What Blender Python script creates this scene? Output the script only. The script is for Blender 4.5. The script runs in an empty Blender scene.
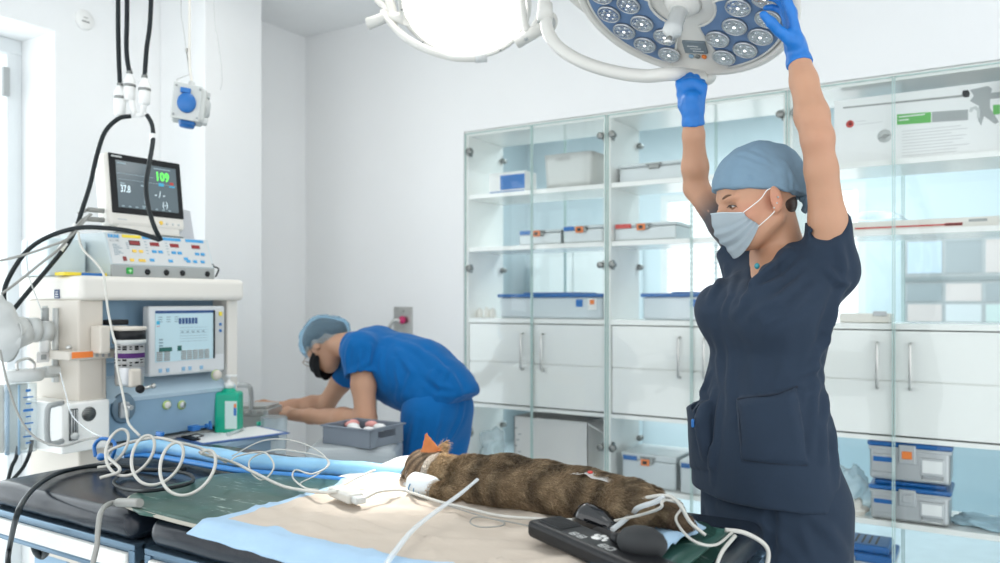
import bpy, bmesh, math, random
import numpy as np
from mathutils import Vector, Matrix, Quaternion, noise as mnoise
random.seed(7); rng = np.random.default_rng(7)
SC = bpy.context.scene
COL = SC.collection
# ------------------------------------------------------------------ camera, world, lights, exposure
FPX = 800.0
YAW = math.radians(32.0)
CS, SN = math.cos(YAW), math.sin(YAW)
CAMZ = 1.35
FW = Vector((-SN, CS, 0)); RT = Vector((CS, SN, 0)); UP = Vector((0, 0, 1))
HORY = 301.0
cam_d = bpy.data.cameras.new('camera'); cam = bpy.data.objects.new('camera', cam_d); COL.objects.link(cam)
cam.location = (0, 0, CAMZ); cam.rotation_euler = (math.radians(90), 0, YAW)
cam_d.sensor_width = 36; cam_d.lens = FPX * 36 / 1000
cam_d.shift_y = (HORY - 281.5) / 1000.0
cam_d.clip_start = 0.05; cam_d.clip_end = 60
cam_d.dof.use_dof = True; cam_d.dof.focus_distance = 1.78; cam_d.dof.aperture_fstop = 3.2
SC.camera = cam
w = bpy.data.worlds.new('world'); SC.world = w; w.use_nodes = True
w.node_tree.nodes['Background'].inputs[0].default_value = (0.95, 0.98, 1.0, 1)
w.node_tree.nodes['Background'].inputs[1].default_value = 1.85
SC.view_settings.view_transform = 'Standard'; SC.view_settings.look = 'None'
SC.view_settings.gamma = 1.0; SC.view_settings.exposure = 0.0; SC.view_settings.use_curve_mapping = False
SC.cycles.max_bounces = 8; SC.cycles.transparent_max_bounces = 24; SC.cycles.caustics_reflective = False
SC.cycles.caustics_refractive = False; SC.cycles.sample_clamp_indirect = 6.0

def light(name, kind, loc, target, power, color=(1, 1, 1), size=None, sy=None, angle=None, blend=.2, radius=None):
    l = bpy.data.lights.new(name, kind); l.energy = power; l.color = color
    if kind == 'AREA':
        l.shape = 'RECTANGLE'; l.size = size; l.size_y = sy or size
    if kind == 'SPOT':
        l.spot_size = math.radians(angle); l.spot_blend = blend; l.shadow_soft_size = radius or .1
    o = bpy.data.objects.new(name, l); COL.objects.link(o); o.location = loc
    v = Vector(target) - Vector(loc)
    o.rotation_euler = v.to_track_quat('-Z', 'Y').to_euler()
    return o
light('window_daylight', 'AREA', (-4.05, 0.75, 1.5), (0, 0.75, 1.2), 26, (0.86, 0.94, 1.0), 2.3, 2.3)
light('ceiling_panel_light', 'AREA', (0.9, 0.9, 2.90), (0.9, 0.9, 0), 4, (1.0, 0.985, 0.96), 1.2, 0.6)  # unseen overhead area light, added as fill for the walls
light('ceiling_panel_light', 'AREA', (-2.2, 2.15, 2.90), (-2.2, 2.15, 0), 7, (1.0, 0.96, 0.90), 1.2, 0.5)  # unseen overhead light added to brighten the lower wall and left cabinets
light('far_room_light', 'AREA', (-1.2, 5.2, 2.90), (-1.2, 5.2, 0), 80, (0.85, 0.96, 1.0), 3.0, 1.4)  # area light added to make the far room brighter, no fixture built
LAMP_A = Vector((-1.59, 2.31, 2.386)); LAMP_B = Vector((-0.674, 1.937, 2.10))
light('surgical_beam', 'SPOT', LAMP_A + Vector((.242, -.477, -.845)) * .05, (-1.17, 1.45, .95), 520, (1, .97, .92), angle=13.5, blend=.9, radius=.12)
light('surgical_lamp_spill', 'SPOT', LAMP_A + Vector((.242, -.477, -.845)) * .06, LAMP_A + Vector((.242, -.477, -.845)), 14, (1, .98, .95), angle=150, blend=.5, radius=.2)

# ------------------------------------------------------------------ projection helpers (photo measurements -> room coordinates)
def P(px, py, d):
    return Vector((0, 0, CAMZ)) + d * (FW + RT * ((px - 500) / FPX)) + UP * (d * (HORY - py) / FPX)
def Pz(px, py, z):
    return P(px, py, (CAMZ - z) * FPX / (py - HORY))
def PY(px, py, Y):
    t = (px - 500) / FPX
    return P(px, py, Y / (CS + SN * t))
def PX(px, py, X):
    t = (px - 500) / FPX
    return P(px, py, X / (-SN + CS * t))

# ------------------------------------------------------------------ materials
MATS = {}
def mat(name, col, rough=.5, metal=0, var=0.0, vscale=8, bump=0.0, bscale=60, spec=.5, coat=0, emit=None, estr=0, sheen=0, attr=None, sss=0, stretch=None):
    if name in MATS: return MATS[name]
    m = bpy.data.materials.new(name); m.use_nodes = True; nt = m.node_tree; b = nt.nodes['Principled BSDF']
    b.inputs['Base Color'].default_value = (*col, 1); b.inputs['Roughness'].default_value = rough
    b.inputs['Metallic'].default_value = metal; b.inputs['Specular IOR Level'].default_value = spec
    b.inputs['Coat Weight'].default_value = coat; b.inputs['Sheen Weight'].default_value = sheen
    tc = nt.nodes.new('ShaderNodeTexCoord')
    src = tc.outputs['Object']
    if stretch:
        mp = nt.nodes.new('ShaderNodeMapping'); mp.inputs['Scale'].default_value = stretch
        nt.links.new(src, mp.inputs[0]); src = mp.outputs[0]
    if sss:
        b.inputs['Subsurface Weight'].default_value = sss; b.inputs['Subsurface Radius'].default_value = (1, .35, .2)
        b.inputs['Subsurface Scale'].default_value = .008
    n = nt.nodes.new('ShaderNodeTexNoise'); n.inputs['Scale'].default_value = vscale; n.inputs['Detail'].default_value = 5
    nt.links.new(src, n.inputs['Vector'])
    base = None
    if attr:
        a = nt.nodes.new('ShaderNodeAttribute'); a.attribute_name = attr; base = a.outputs['Color']
        nt.links.new(base, b.inputs['Base Color'])
    if var > 0:
        mx = nt.nodes.new('ShaderNodeMix'); mx.data_type = 'RGBA'; mx.blend_type = 'MULTIPLY'
        mr = nt.nodes.new('ShaderNodeMapRange'); mr.inputs['From Min'].default_value = .3; mr.inputs['From Max'].default_value = .7
        mr.inputs['To Min'].default_value = 1 - var; mr.inputs['To Max'].default_value = 1
        nt.links.new(n.outputs['Fac'], mr.inputs['Value'])
        mx.inputs[0].default_value = 1
        if base: nt.links.new(base, mx.inputs[6])
        else: mx.inputs[6].default_value = (*col, 1)
        nt.links.new(mr.outputs[0], mx.inputs[7]); nt.links.new(mx.outputs[2], b.inputs['Base Color'])
    if bump > 0:
        n2 = nt.nodes.new('ShaderNodeTexNoise'); n2.inputs['Scale'].default_value = bscale; n2.inputs['Detail'].default_value = 4
        nt.links.new(src, n2.inputs['Vector'])
        bp = nt.nodes.new('ShaderNodeBump'); bp.inputs['Strength'].default_value = bump; bp.inputs['Distance'].default_value = .004
        nt.links.new(n2.outputs['Fac'], bp.inputs['Height']); nt.links.new(bp.outputs[0], b.inputs['Normal'])
    if emit:
        b.inputs['Emission Color'].default_value = (*emit, 1); b.inputs['Emission Strength'].default_value = estr
    MATS[name] = m; return m
def glass(name, tint=(.93, .975, .97), rough=.02, ior=1.45, haze=0.0, hcol=(.85, .9, .93)):
    if name in MATS: return MATS[name]
    m = bpy.data.materials.new(name); m.use_nodes = True; nt = m.node_tree
    for n in list(nt.nodes): nt.nodes.remove(n)
    o = nt.nodes.new('ShaderNodeOutputMaterial'); t = nt.nodes.new('ShaderNodeBsdfTransparent'); t.inputs[0].default_value = (*tint, 1)
    g = nt.nodes.new('ShaderNodeBsdfGlossy'); g.inputs['Roughness'].default_value = rough
    f = nt.nodes.new('ShaderNodeFresnel'); f.inputs[0].default_value = ior
    ge = nt.nodes.new('ShaderNodeNewGeometry'); mi = nt.nodes.new('ShaderNodeMix'); mi.inputs[2].default_value = ior; mi.inputs[3].default_value = 1 / ior
    nt.links.new(ge.outputs['Backfacing'], mi.inputs[0]); nt.links.new(mi.outputs[0], f.inputs[0])   # thin sheet: same reflectance on both faces
    mx = nt.nodes.new('ShaderNodeMixShader')
    nt.links.new(f.outputs[0], mx.inputs[0]); nt.links.new(t.outputs[0], mx.inputs[1]); nt.links.new(g.outputs[0], mx.inputs[2])
    out = mx.outputs[0]
    if haze:
        d = nt.nodes.new('ShaderNodeBsdfDiffuse'); d.inputs[0].default_value = (*hcol, 1)
        m2 = nt.nodes.new('ShaderNodeMixShader'); m2.inputs[0].default_value = haze
        nt.links.new(out, m2.inputs[1]); nt.links.new(d.outputs[0], m2.inputs[2]); out = m2.outputs[0]
    nt.links.new(out, o.inputs[0]); MATS[name] = m; return m

M_wall = mat('wall_paint', (.87, .88, .88), .7, var=.03, vscale=2, bump=.04, bscale=180)
M_ceil = mat('ceiling_paint', (.88, .89, .89), .8, var=.02)
M_floor = mat('vinyl_floor', (.68, .74, .77), .35, var=.1, vscale=12)
M_white = mat('white_lacquer', (.86, .86, .84), .3, var=.02)
M_lam = mat('white_laminate', (.90, .90, .87), .18, var=.02, vscale=3, coat=.3)
M_cream = mat('cream_plastic', (.80, .77, .71), .35, var=.03)
M_beige = mat('beige_plastic', (.64, .59, .52), .4, var=.03)
M_steel = mat('brushed_steel', (.62, .62, .60), .3, 1, var=.12, vscale=30)
M_dsteel = mat('dark_steel', (.28, .29, .28), .35, 1, var=.1)
M_alu = mat('aluminium', (.58, .59, .60), .35, .9, var=.06)
M_black = mat('black_plastic', (.012, .013, .015), .42, var=.2, spec=.28)
M_rubber = mat('black_rubber', (.012, .018, .021), .45, var=.2, vscale=20, spec=.3)
M_grey = mat('grey_plastic', (.36, .38, .38), .4, var=.05)
M_lgrey = mat('light_grey_plastic', (.58, .6, .59), .4, var=.05)
M_mblue = mat('machine_blue', (.27, .42, .56), .4, var=.06, vscale=4)
M_mblue2 = mat('machine_pale_blue', (.48, .62, .72), .35, var=.04, vscale=4)
M_blue = mat('bright_blue_plastic', (.02, .16, .48), .35, var=.05)
M_navylid = mat('blue_lid', (.010, .13, .40), .35, var=.08)
M_orange = mat('orange_plastic', (.85, .22, .04), .45)
M_red = mat('red_plastic', (.6, .05, .04), .5)
M_yellow = mat('yellow_label', (.85, .68, .05), .5)
M_green = mat('green_bottle', (.0, .42, .26), .35, var=.05)
M_paper = mat('paper', (.86, .86, .85), .8, var=.03)
M_purple = mat('purple_band', (.18, .05, .3), .5)
M_glass = glass('door_glass', (.985, .997, .995), ior=1.3)
M_clear = glass('clear_plastic', (.9, .95, .97), .12, 1.4, .12)
M_edge = mat('green_glass_edge', (.50, .66, .63), .15, var=.05)
M_cable = mat('white_cable', (.56, .55, .51), .4)
M_tubing = glass('clear_tubing', (.95, .96, .96), .1, 1.4, .45)
M_gcable = mat('grey_cable', (.30, .30, .28), .5)

# ------------------------------------------------------------------ mesh builder
WM = {}
def mx_from(x, y, z, o=(0, 0, 0)):
    m = Matrix.Identity(4)
    for i, v in enumerate((x, y, z)):
        for r in range(3): m[r][i] = v[r]
    for r in range(3): m[r][3] = o[r]
    return m
def frame_from_z(z, o=(0, 0, 0), hint=None):
    z = Vector(z).normalized(); h = Vector(hint) if hint else (Vector((0, 0, 1)) if abs(z.z) < .9 else Vector((1, 0, 0)))
    x = h.cross(z).normalized(); y = z.cross(x)
    return mx_from(x, y, z, o)
def catmull(pts, n=8, closed=False):
    pts = [Vector(p) for p in pts]; out = []
    N = len(pts)
    rngi = range(N) if closed else range(N - 1)
    for i in rngi:
        if closed: p0, p1, p2, p3 = pts[i - 1], pts[i], pts[(i + 1) % N], pts[(i + 2) % N]
        else:
            p1, p2 = pts[i], pts[i + 1]
            p0 = pts[i - 1] if i > 0 else p1 * 2 - p2
            p3 = pts[i + 2] if i + 2 < N else p2 * 2 - p1
        for k in range(n):
            t = k / n
            out.append(.5 * ((2 * p1) + (p2 - p0) * t + (2 * p0 - 5 * p1 + 4 * p2 - p3) * t * t + (3 * p1 - p0 - 3 * p2 + p3) * t ** 3))
    if not closed: out.append(pts[-1])
    return out
class MB:
    def __init__(s): s.bm = bmesh.new(); s.mi = 0
    def _fin(s, faces, smooth):
        for f in faces: f.smooth = smooth; f.material_index = s.mi
    def box(s, lo, hi, bev=0.0, M=None, seg=2):
        lo, hi = Vector(lo), Vector(hi)
        r = bmesh.ops.create_cube(s.bm, size=1.0); vs = r['verts']
        sz = hi - lo; c = (hi + lo) / 2
        for v in vs: v.co = Vector((v.co.x * sz.x, v.co.y * sz.y, v.co.z * sz.z)) + c
        fs = set(f for v in vs for f in v.link_faces)
        if bev > 0:
            es = list(set(e for v in vs for e in v.link_edges))
            rb = bmesh.ops.bevel(s.bm, geom=es, offset=min(bev, min(abs(x) for x in sz) * .45), segments=seg, affect='EDGES', profile=.5)
            vs = list(set(rb['verts']) | set(v for v in vs if v.is_valid)); fs = set(f for v in vs for f in v.link_faces)
        if M is not None:
            for v in vs: v.co = M @ v.co
        s._fin(fs, False); return s
    def cbox(s, c, size, bev=0.0, M=None, seg=2):
        c = Vector(c); h = Vector(size) / 2
        return s.box(c - h, c + h, bev, M, seg)
    def prism(s, poly, ext, M=None, smooth=False):
        ext = Vector(ext)
        a = [s.bm.verts.new(Vector(p)) for p in poly]; b = [s.bm.verts.new(Vector(p) + ext) for p in poly]
        fs = [s.bm.faces.new(a[::-1]), s.bm.faces.new(b)]
        n = len(a)
        for i in range(n): fs.append(s.bm.faces.new((a[i], a[(i + 1) % n], b[(i + 1) % n], b[i])))
        if M is not None:
            for v in a + b: v.co = M @ v.co
        s._fin(fs, smooth); fs[0].smooth = fs[1].smooth = False
        return s
    def tube(s, pts, r, n=8, closed=False, caps=True, flat=None):
        pts = [Vector(p) for p in pts]; N = len(pts)
        R = r if hasattr(r, '__len__') else [r] * N
        T = []
        for i in range(N):
            a = pts[i - 1] if (i > 0 or closed) else pts[i]; b = pts[(i + 1) % N] if (i < N - 1 or closed) else pts[i]
            t = (b - a); T.append(t.normalized() if t.length > 1e-9 else Vector((0, 0, 1)))
        x = T[0].orthogonal().normalized(); rings = []
        for i in range(N):
            x = (x - T[i] * x.dot(T[i]))
            x = x.normalized() if x.length > 1e-6 else T[i].orthogonal().normalized()
            y = T[i].cross(x)
            if flat:
                fx = Vector(flat[0]) - T[i] * Vector(flat[0]).dot(T[i]); fx.normalize(); fy = T[i].cross(fx)
                rings.append([s.bm.verts.new(pts[i] + fx * (math.cos(k * 2 * math.pi / n) * R[i] * flat[1]) + fy * (math.sin(k * 2 * math.pi / n) * R[i])) for k in range(n)])
            else:
                rings.append([s.bm.verts.new(pts[i] + x * (math.cos(k * 2 * math.pi / n) * R[i]) + y * (math.sin(k * 2 * math.pi / n) * R[i])) for k in range(n)])
        fs = []
        for i in range(N if closed else N - 1):
            A, B = rings[i], rings[(i + 1) % N]
            for k in range(n): fs.append(s.bm.faces.new((A[k], A[(k + 1) % n], B[(k + 1) % n], B[k])))
        s._fin(fs, True)
        if caps and not closed:
            c = [s.bm.faces.new(rings[0][::-1]), s.bm.faces.new(rings[-1])]; s._fin(c, False)
        return s
    def lathe(s, prof, M=None, n=32, smooth=True, sx=1, sy=1):
        # prof: list of (r, z) along local z
        M = M or Matrix.Identity(4); rings = []
        for r, z in prof:
            if r < 1e-6: rings.append([s.bm.verts.new(M @ Vector((0, 0, z)))])
            else: rings.append([s.bm.verts.new(M @ Vector((math.cos(k * 2 * math.pi / n) * r * sx, math.sin(k * 2 * math.pi / n) * r * sy, z))) for k in range(n)])
        fs = []
        for A, B in zip(rings[:-1], rings[1:]):
            for k in range(n):
                k2 = (k + 1) % n
                if len(A) == 1 and len(B) == 1: continue
                if len(A) == 1: fs.append(s.bm.faces.new((A[0], B[k2], B[k])))
                elif len(B) == 1: fs.append(s.bm.faces.new((A[k], A[k2], B[0])))
                else: fs.append(s.bm.faces.new((A[k], A[k2], B[k2], B[k])))
        s._fin(fs, smooth)
        for R_ in (rings[0], rings[-1]):
            if len(R_) > 1:
                f = s.bm.faces.new(R_); s._fin([f], False)
        return s
    def ell(s, c, r, M=None, n=20):
        prof = [(max(0, math.sin(a)) , -math.cos(a)) for a in [math.pi * i / (n // 2) for i in range(n // 2 + 1)]]
        prof[0] = (0, -1); prof[-1] = (0, 1)
        r = Vector(r) if hasattr(r, '__len__') else Vector((r, r, r))
        MM = (M or Matrix.Identity(4)) @ Matrix.Translation(c) @ Matrix.Diagonal((*r, 1))
        return s.lathe(prof, MM, n)
    def grid(s, fn, nu, nv, thick=0, closed_u=False):
        V = [[s.bm.verts.new(Vector(fn(i / (nu - (0 if closed_u else 1)), j / (nv - 1)))) for i in range(nu)] for j in range(nv)]
        fs = []
        for j in range(nv - 1):
            for i in range(nu if closed_u else nu - 1):
                fs.append(s.bm.faces.new((V[j][i], V[j][(i + 1) % nu], V[j + 1][(i + 1) % nu], V[j + 1][i])))
        s._fin(fs, True)
        if thick:
            r = bmesh.ops.solidify(s.bm, geom=fs, thickness=thick)
            for g in r['geom']:
                if isinstance(g, bmesh.types.BMFace): g.smooth = True; g.material_index = s.mi
        return s
    def mesh(s, name, inv=None):
        bmesh.ops.recalc_face_normals(s.bm, faces=s.bm.faces[:])
        me = bpy.data.meshes.new(name)
        if inv is not None: bmesh.ops.transform(s.bm, matrix=inv, verts=s.bm.verts[:])
        s.bm.to_mesh(me); s.bm.free(); return me
def setp(o, label=None, cat=None, group=None, kind=None):
    if label: o['label'] = label
    if cat: o['category'] = cat
    if group: o['group'] = group
    if kind: o['kind'] = kind
    return o
def empty(name, loc, label, cat, group=None, rz=0, M=None):
    o = bpy.data.objects.new(name, None); COL.objects.link(o); o.empty_display_size = .05
    if M is None: M = Matrix.Translation(Vector(loc)) @ Matrix.Rotation(rz, 4, 'Z')
    o.matrix_world = M; WM[o.name] = M.copy()
    return setp(o, label, cat, group)
def part(name, mb, m, parent=None, local=False, label=None):
    """link a mesh; geometry given in room coordinates unless local (already in the parent's frame)"""
    if parent is not None:
        PM = WM[parent.name]; inv = None if local else PM.inverted()
        me = mb.mesh(name, inv) if isinstance(mb, MB) else mb
        if not isinstance(mb, MB) and inv is not None: me.transform(inv)
        o = bpy.data.objects.new(name, me); COL.objects.link(o); o.parent = parent; WM[o.name] = PM.copy()
    else:
        me = mb.mesh(name) if isinstance(mb, MB) else mb
        n = len(me.vertices); co = np.empty(n * 3, 'f'); me.vertices.foreach_get('co', co); co = co.reshape(-1, 3)
        lo, hi = co.min(0), co.max(0); org = Vector(((lo[0] + hi[0]) / 2, (lo[1] + hi[1]) / 2, lo[2]))
        me.transform(Matrix.Translation(-org))
        o = bpy.data.objects.new(name, me); COL.objects.link(o); o.location = org; WM[o.name] = Matrix.Translation(org)
    for mm in (m if isinstance(m, (list, tuple)) else [m]): me.materials.append(mm)
    if label: o['label'] = label
    return o
def solo(name, mb, m, label, cat, group=None):
    return setp(part(name, mb, m), label, cat, group)
def struct(name, mb, m):
    return setp(part(name, mb, m), kind='structure')
def children(o): return [c for c in bpy.data.objects if c.parent == o]
def copy_tree(o, M, label=None):
    r = o.copy(); COL.objects.link(r); r.matrix_world = M; WM[r.name] = M.copy()
    if label: r['label'] = label
    for c in children(o):
        d = c.copy(); COL.objects.link(d); d.parent = r; WM[d.name] = M.copy()
        for g in children(c):
            h = g.copy(); COL.objects.link(h); h.parent = d; WM[h.name] = M.copy()
    return r
def text_part(name, s, size, M, m, parent, ext=.0004, align='LEFT', bold=0.0, sx=1):
    cu = bpy.data.curves.new('t', 'FONT'); cu.body = s; cu.size = size; cu.extrude = ext; cu.align_x = align; cu.offset = bold; cu.resolution_u = 2
    to = bpy.data.objects.new('t', cu); COL.objects.link(to)
    dg = bpy.context.evaluated_depsgraph_get(); me = bpy.data.meshes.new_from_object(to.evaluated_get(dg))
    bpy.data.objects.remove(to); bpy.data.curves.remove(cu)
    me.transform(M @ Matrix.Diagonal((sx, 1, 1, 1))); me.materials.clear()
    return part(name, me, m, parent)
# ------------------------------------------------------------------ signed-distance modelling
def arr(v): return np.array([v[0], v[1], v[2]], dtype=np.float32)
class Field:
    def __init__(s, lo, hi, h):
        s.h = h; s.lo = np.array(lo, np.float32)
        s.n = (np.ceil((np.array(hi) - np.array(lo)) / h).astype(int) + 1)
        s.F = np.full(tuple(s.n), 9.0, np.float32)
    def sub(s, lo, hi):
        a = np.clip(np.floor((np.array(lo) - s.lo) / s.h).astype(int), 0, s.n - 1)
        b = np.clip(np.ceil((np.array(hi) - s.lo) / s.h).astype(int) + 1, 1, s.n)
        if np.any(b <= a): return None, None
        sl = tuple(slice(a[i], b[i]) for i in range(3))
        ax = [s.lo[i] + s.h * np.arange(a[i], b[i], dtype=np.float32) for i in range(3)]
        return sl, np.meshgrid(*ax, indexing='ij')
    def comb(s, sl, d, k, op):
        f = s.F[sl]
        if op == 'u':
            h = np.maximum(k - np.abs(f - d), 0) / max(k, 1e-6); s.F[sl] = np.minimum(f, d) - h * h * k * .25
        elif op == 's':
            d = -d; h = np.maximum(k - np.abs(f - d), 0) / max(k, 1e-6); s.F[sl] = np.maximum(f, d) + h * h * k * .25
        elif op == 'i':
            h = np.maximum(k - np.abs(f - d), 0) / max(k, 1e-6); s.F[sl] = np.maximum(f, d) + h * h * k * .25
    def cap(s, a, b, ra, rb, k=.02, op='u', flat=None, grow=0):
        a, b = arr(a), arr(b); ra += grow; rb += grow; R = max(ra, rb) + k + 3 * s.h
        sl, g = s.sub(np.minimum(a, b) - R, np.maximum(a, b) + R)
        if sl is None: return s
        ba = b - a; L = float(ba @ ba) + 1e-12
        px, py, pz = g[0] - a[0], g[1] - a[1], g[2] - a[2]
        t = np.clip((px * ba[0] + py * ba[1] + pz * ba[2]) / L, 0, 1)
        vx, vy, vz = px - t * ba[0], py - t * ba[1], pz - t * ba[2]
        r = ra + (rb - ra) * t
        if flat is not None:
            n, f = arr(Vector(flat[0]).normalized()), flat[1]
            c = (vx * n[0] + vy * n[1] + vz * n[2]) * (1 / f - 1)
            vx, vy, vz = vx + n[0] * c, vy + n[1] * c, vz + n[2] * c
        d = np.sqrt(vx * vx + vy * vy + vz * vz) - r
        s.comb(sl, d, k, op); return s
    def chain(s, pts, rs, k=.02, op='u', flat=None, grow=0):
        for i in range(len(pts) - 1): s.cap(pts[i], pts[i + 1], rs[i], rs[i + 1], k, op, flat, grow)
        return s
    def ell(s, c, r, M=None, k=.02, op='u', grow=0):
        c = arr(c); r = np.array(r, np.float32) + grow; R = float(r.max()) + k + 3 * s.h
        sl, g = s.sub(c - R, c + R)
        if sl is None: return s
        p = [g[0] - c[0], g[1] - c[1], g[2] - c[2]]
        if M is not None:  # M = (x axis, y axis, z axis) vectors
            ax = [arr(v) for v in M]; p = [p[0] * v[0] + p[1] * v[1] + p[2] * v[2] for v in ax]
        k0 = np.sqrt(sum((p[i] / r[i]) ** 2 for i in range(3))); k1 = np.sqrt(sum((p[i] / r[i] ** 2) ** 2 for i in range(3))) + 1e-9
        s.comb(sl, k0 * (k0 - 1) / k1, k, op); return s
    def box(s, c, hs, M, rad=.005, k=.01, op='u'):
        c = arr(c); R = float(np.linalg.norm(hs)) + k + 3 * s.h
        sl, g = s.sub(c - R, c + R)
        if sl is None: return s
        p = [g[0] - c[0], g[1] - c[1], g[2] - c[2]]; ax = [arr(v) for v in M]
        q = [np.abs(p[0] * v[0] + p[1] * v[1] + p[2] * v[2]) - (h - rad) for v, h in zip(ax, hs)]
        d = np.sqrt(sum(np.maximum(x, 0) ** 2 for x in q)) + np.minimum(np.maximum(np.maximum(q[0], q[1]), q[2]), 0) - rad
        s.comb(sl, d, k, op); return s
    def plane(s, p, n, k=.004, op='s'):
        """'s' removes the side the normal points away from ... i.e. keeps points with (x-p).n > 0 removed when op='s' sign"""
        p, n = arr(p), arr(Vector(n).normalized())
        ax = [s.lo[i] + s.h * np.arange(s.n[i], dtype=np.float32) for i in range(3)]
        d = (ax[0][:, None, None] - p[0]) * n[0] + (ax[1][None, :, None] - p[1]) * n[1] + (ax[2][None, None, :] - p[2]) * n[2]
        s.comb((slice(None),) * 3, d, k, 'i'); return s     # keeps the side opposite to n
    def loft(s, zs, cx, cy, a, b, u, k=.02, grow=0, pw=2.0):
        """stack of ellipses: centre (cx,cy), half width a along u (xy), half depth b across u"""
        zs = np.array(zs, np.float32); o = np.argsort(zs); q = lambda v: np.array(v, np.float32)[o]
        zs = zs[o]; cx, cy, a, b = q(cx), q(cy), q(a) + grow, q(b) + grow
        R = float(max(a.max(), b.max())) + k + 3 * s.h
        lo = (cx.min() - R, cy.min() - R, zs[0] - k - 3 * s.h); hi = (cx.max() + R, cy.max() + R, zs[-1] + k + 3 * s.h)
        sl, g = s.sub(lo, hi)
        if sl is None: return s
        Z = g[2][0, 0, :]
        f = lambda v: np.interp(Z, zs, v).astype(np.float32)[None, None, :]
        # light smoothing of the interpolated profile
        def sm(v):
            y = f(v)[0, 0]; kk = max(1, int(.02 / s.h)); ker = np.ones(2 * kk + 1) / (2 * kk + 1)
            return np.convolve(np.pad(y, kk, mode='edge'), ker, 'valid').astype(np.float32)[None, None, :]
        CX, CY, A, B = sm(cx), sm(cy), sm(a), sm(b)
        u = Vector((u[0], u[1], 0)).normalized()
        U = (g[0] - CX) * u.x + (g[1] - CY) * u.y; V = -(g[0] - CX) * u.y + (g[1] - CY) * u.x
        rr = (np.abs(U / A) ** pw + np.abs(V / B) ** pw) ** (1 / pw)
        d = (rr - 1) * np.minimum(A, B)
        dz = np.maximum(zs[0] - g[2], g[2] - zs[-1])
        d = np.maximum(d, dz)
        s.comb(sl, d, k, 'u'); return s
    def polygonise(s):
        F = s.F; S = F < 0
        c = S[:-1, :-1, :-1].astype(np.int8)
        for i in (0, 1):
            for j in (0, 1):
                for l in (0, 1):
                    if i + j + l: c = c + S[i:S.shape[0] - 1 + i, j:S.shape[1] - 1 + j, l:S.shape[2] - 1 + l]
        act = (c > 0) & (c < 8); idx = np.argwhere(act); N = len(idx)
        vid = np.full(act.shape, -1, np.int32); vid[act] = np.arange(N)
        acc = np.zeros((N, 3), np.float64); cnt = np.zeros(N)
        cor = [(i, j, l) for i in (0, 1) for j in (0, 1) for l in (0, 1)]
        for a in cor:
            for ax in range(3):
                if a[ax]: continue
                b = list(a); b[ax] = 1
                fa = F[idx[:, 0] + a[0], idx[:, 1] + a[1], idx[:, 2] + a[2]]; fb = F[idx[:, 0] + b[0], idx[:, 1] + b[1], idx[:, 2] + b[2]]
                m = (fa < 0) != (fb < 0); t = np.where(m, fa / np.where(m, fa - fb, 1), 0)
                p = np.tile(np.array(a, float), (N, 1)); p[:, ax] = t
                acc[m] += p[m]; cnt[m] += 1
        V = (idx + acc / cnt[:, None]) * s.h + s.lo
        Q = []
        for ax in range(3):
            o1, o2 = [(1, 2), (2, 0), (0, 1)][ax]
            sl0 = [slice(1, -1)] * 3; sl1 = [slice(1, -1)] * 3
            sl0[ax] = slice(0, -1); sl1[ax] = slice(1, None)
            A, B = S[tuple(sl0)], S[tuple(sl1)]
            e = np.argwhere(A != B)
            if not len(e): continue
            off = np.ones(3, int); off[ax] = 0; e2 = e + off
            flip = A[tuple(e.T)]
            def g(d1, d2):
                q = e2.copy(); q[:, o1] -= d1; q[:, o2] -= d2; return vid[tuple(q.T)]
            q = np.stack([g(0, 0), g(1, 0), g(1, 1), g(0, 1)], 1)
            q[~flip] = q[~flip][:, ::-1]
            Q.append(q)
        return V, np.concatenate(Q)
def relax(V, Q, it=1, lam=.5):
    for _ in range(it):
        acc = np.zeros_like(V); cnt = np.zeros(len(V))
        for a, b in ((0, 1), (1, 2), (2, 3), (3, 0)):
            np.add.at(acc, Q[:, a], V[Q[:, b]]); np.add.at(acc, Q[:, b], V[Q[:, a]]); np.add.at(cnt, Q[:, a], 1); np.add.at(cnt, Q[:, b], 1)
        V = V + lam * (acc / np.maximum(cnt, 1)[:, None] - V)
    return V
def vnormals(V, Q):
    n = np.cross(V[Q[:, 2]] - V[Q[:, 0]], V[Q[:, 3]] - V[Q[:, 1]]); N = np.zeros_like(V)
    for i in range(4): np.add.at(N, Q[:, i], n)
    return N / (np.linalg.norm(N, axis=1)[:, None] + 1e-12)
def seg_dist(V, a, b):
    a, b = np.array(a, float), np.array(b, float); ba = b - a
    t = np.clip(((V - a) @ ba) / (ba @ ba + 1e-12), 0, 1); return np.linalg.norm(V - a - t[:, None] * ba, axis=1), t
def snap(V, N, px, py):
    """nearest surface vertex seen at that spot of the photograph (a measurement on the finished surface)"""
    q = V - np.array([0, 0, CAMZ]); d = q @ np.array(FW); x = 500 + FPX * (q @ np.array(RT)) / d; y = HORY - FPX * q[:, 2] / d
    e = (x - px) ** 2 + (y - py) ** 2
    c = np.where(e < 30)[0]
    if len(c) == 0: return V[np.argmin(e)]
    return V[c[np.argmin(d[c] + .002 * e[c])]]
def folds(V, Q, lst):
    N = vnormals(V, Q); D = np.zeros(len(V))
    for pts, wd, am in lst:
        pp = [snap(V, N, *p) for p in pts]
        best = np.full(len(V), 9.); tt = np.zeros(len(V)); n = len(pp) - 1
        for i in range(n):
            d, t = seg_dist(V, pp[i], pp[i + 1]); m = d < best; best[m] = d[m]; tt[m] = (t[m] + i) / n
        env = np.clip(np.sin(np.pi * np.clip(tt, .04, .96)) ** .5, 0, 1)
        D += am * env * (np.exp(-(best / wd) ** 2) - .45 * np.exp(-((best - 1.9 * wd) / wd) ** 2))
    return V + N * D[:, None]
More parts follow.
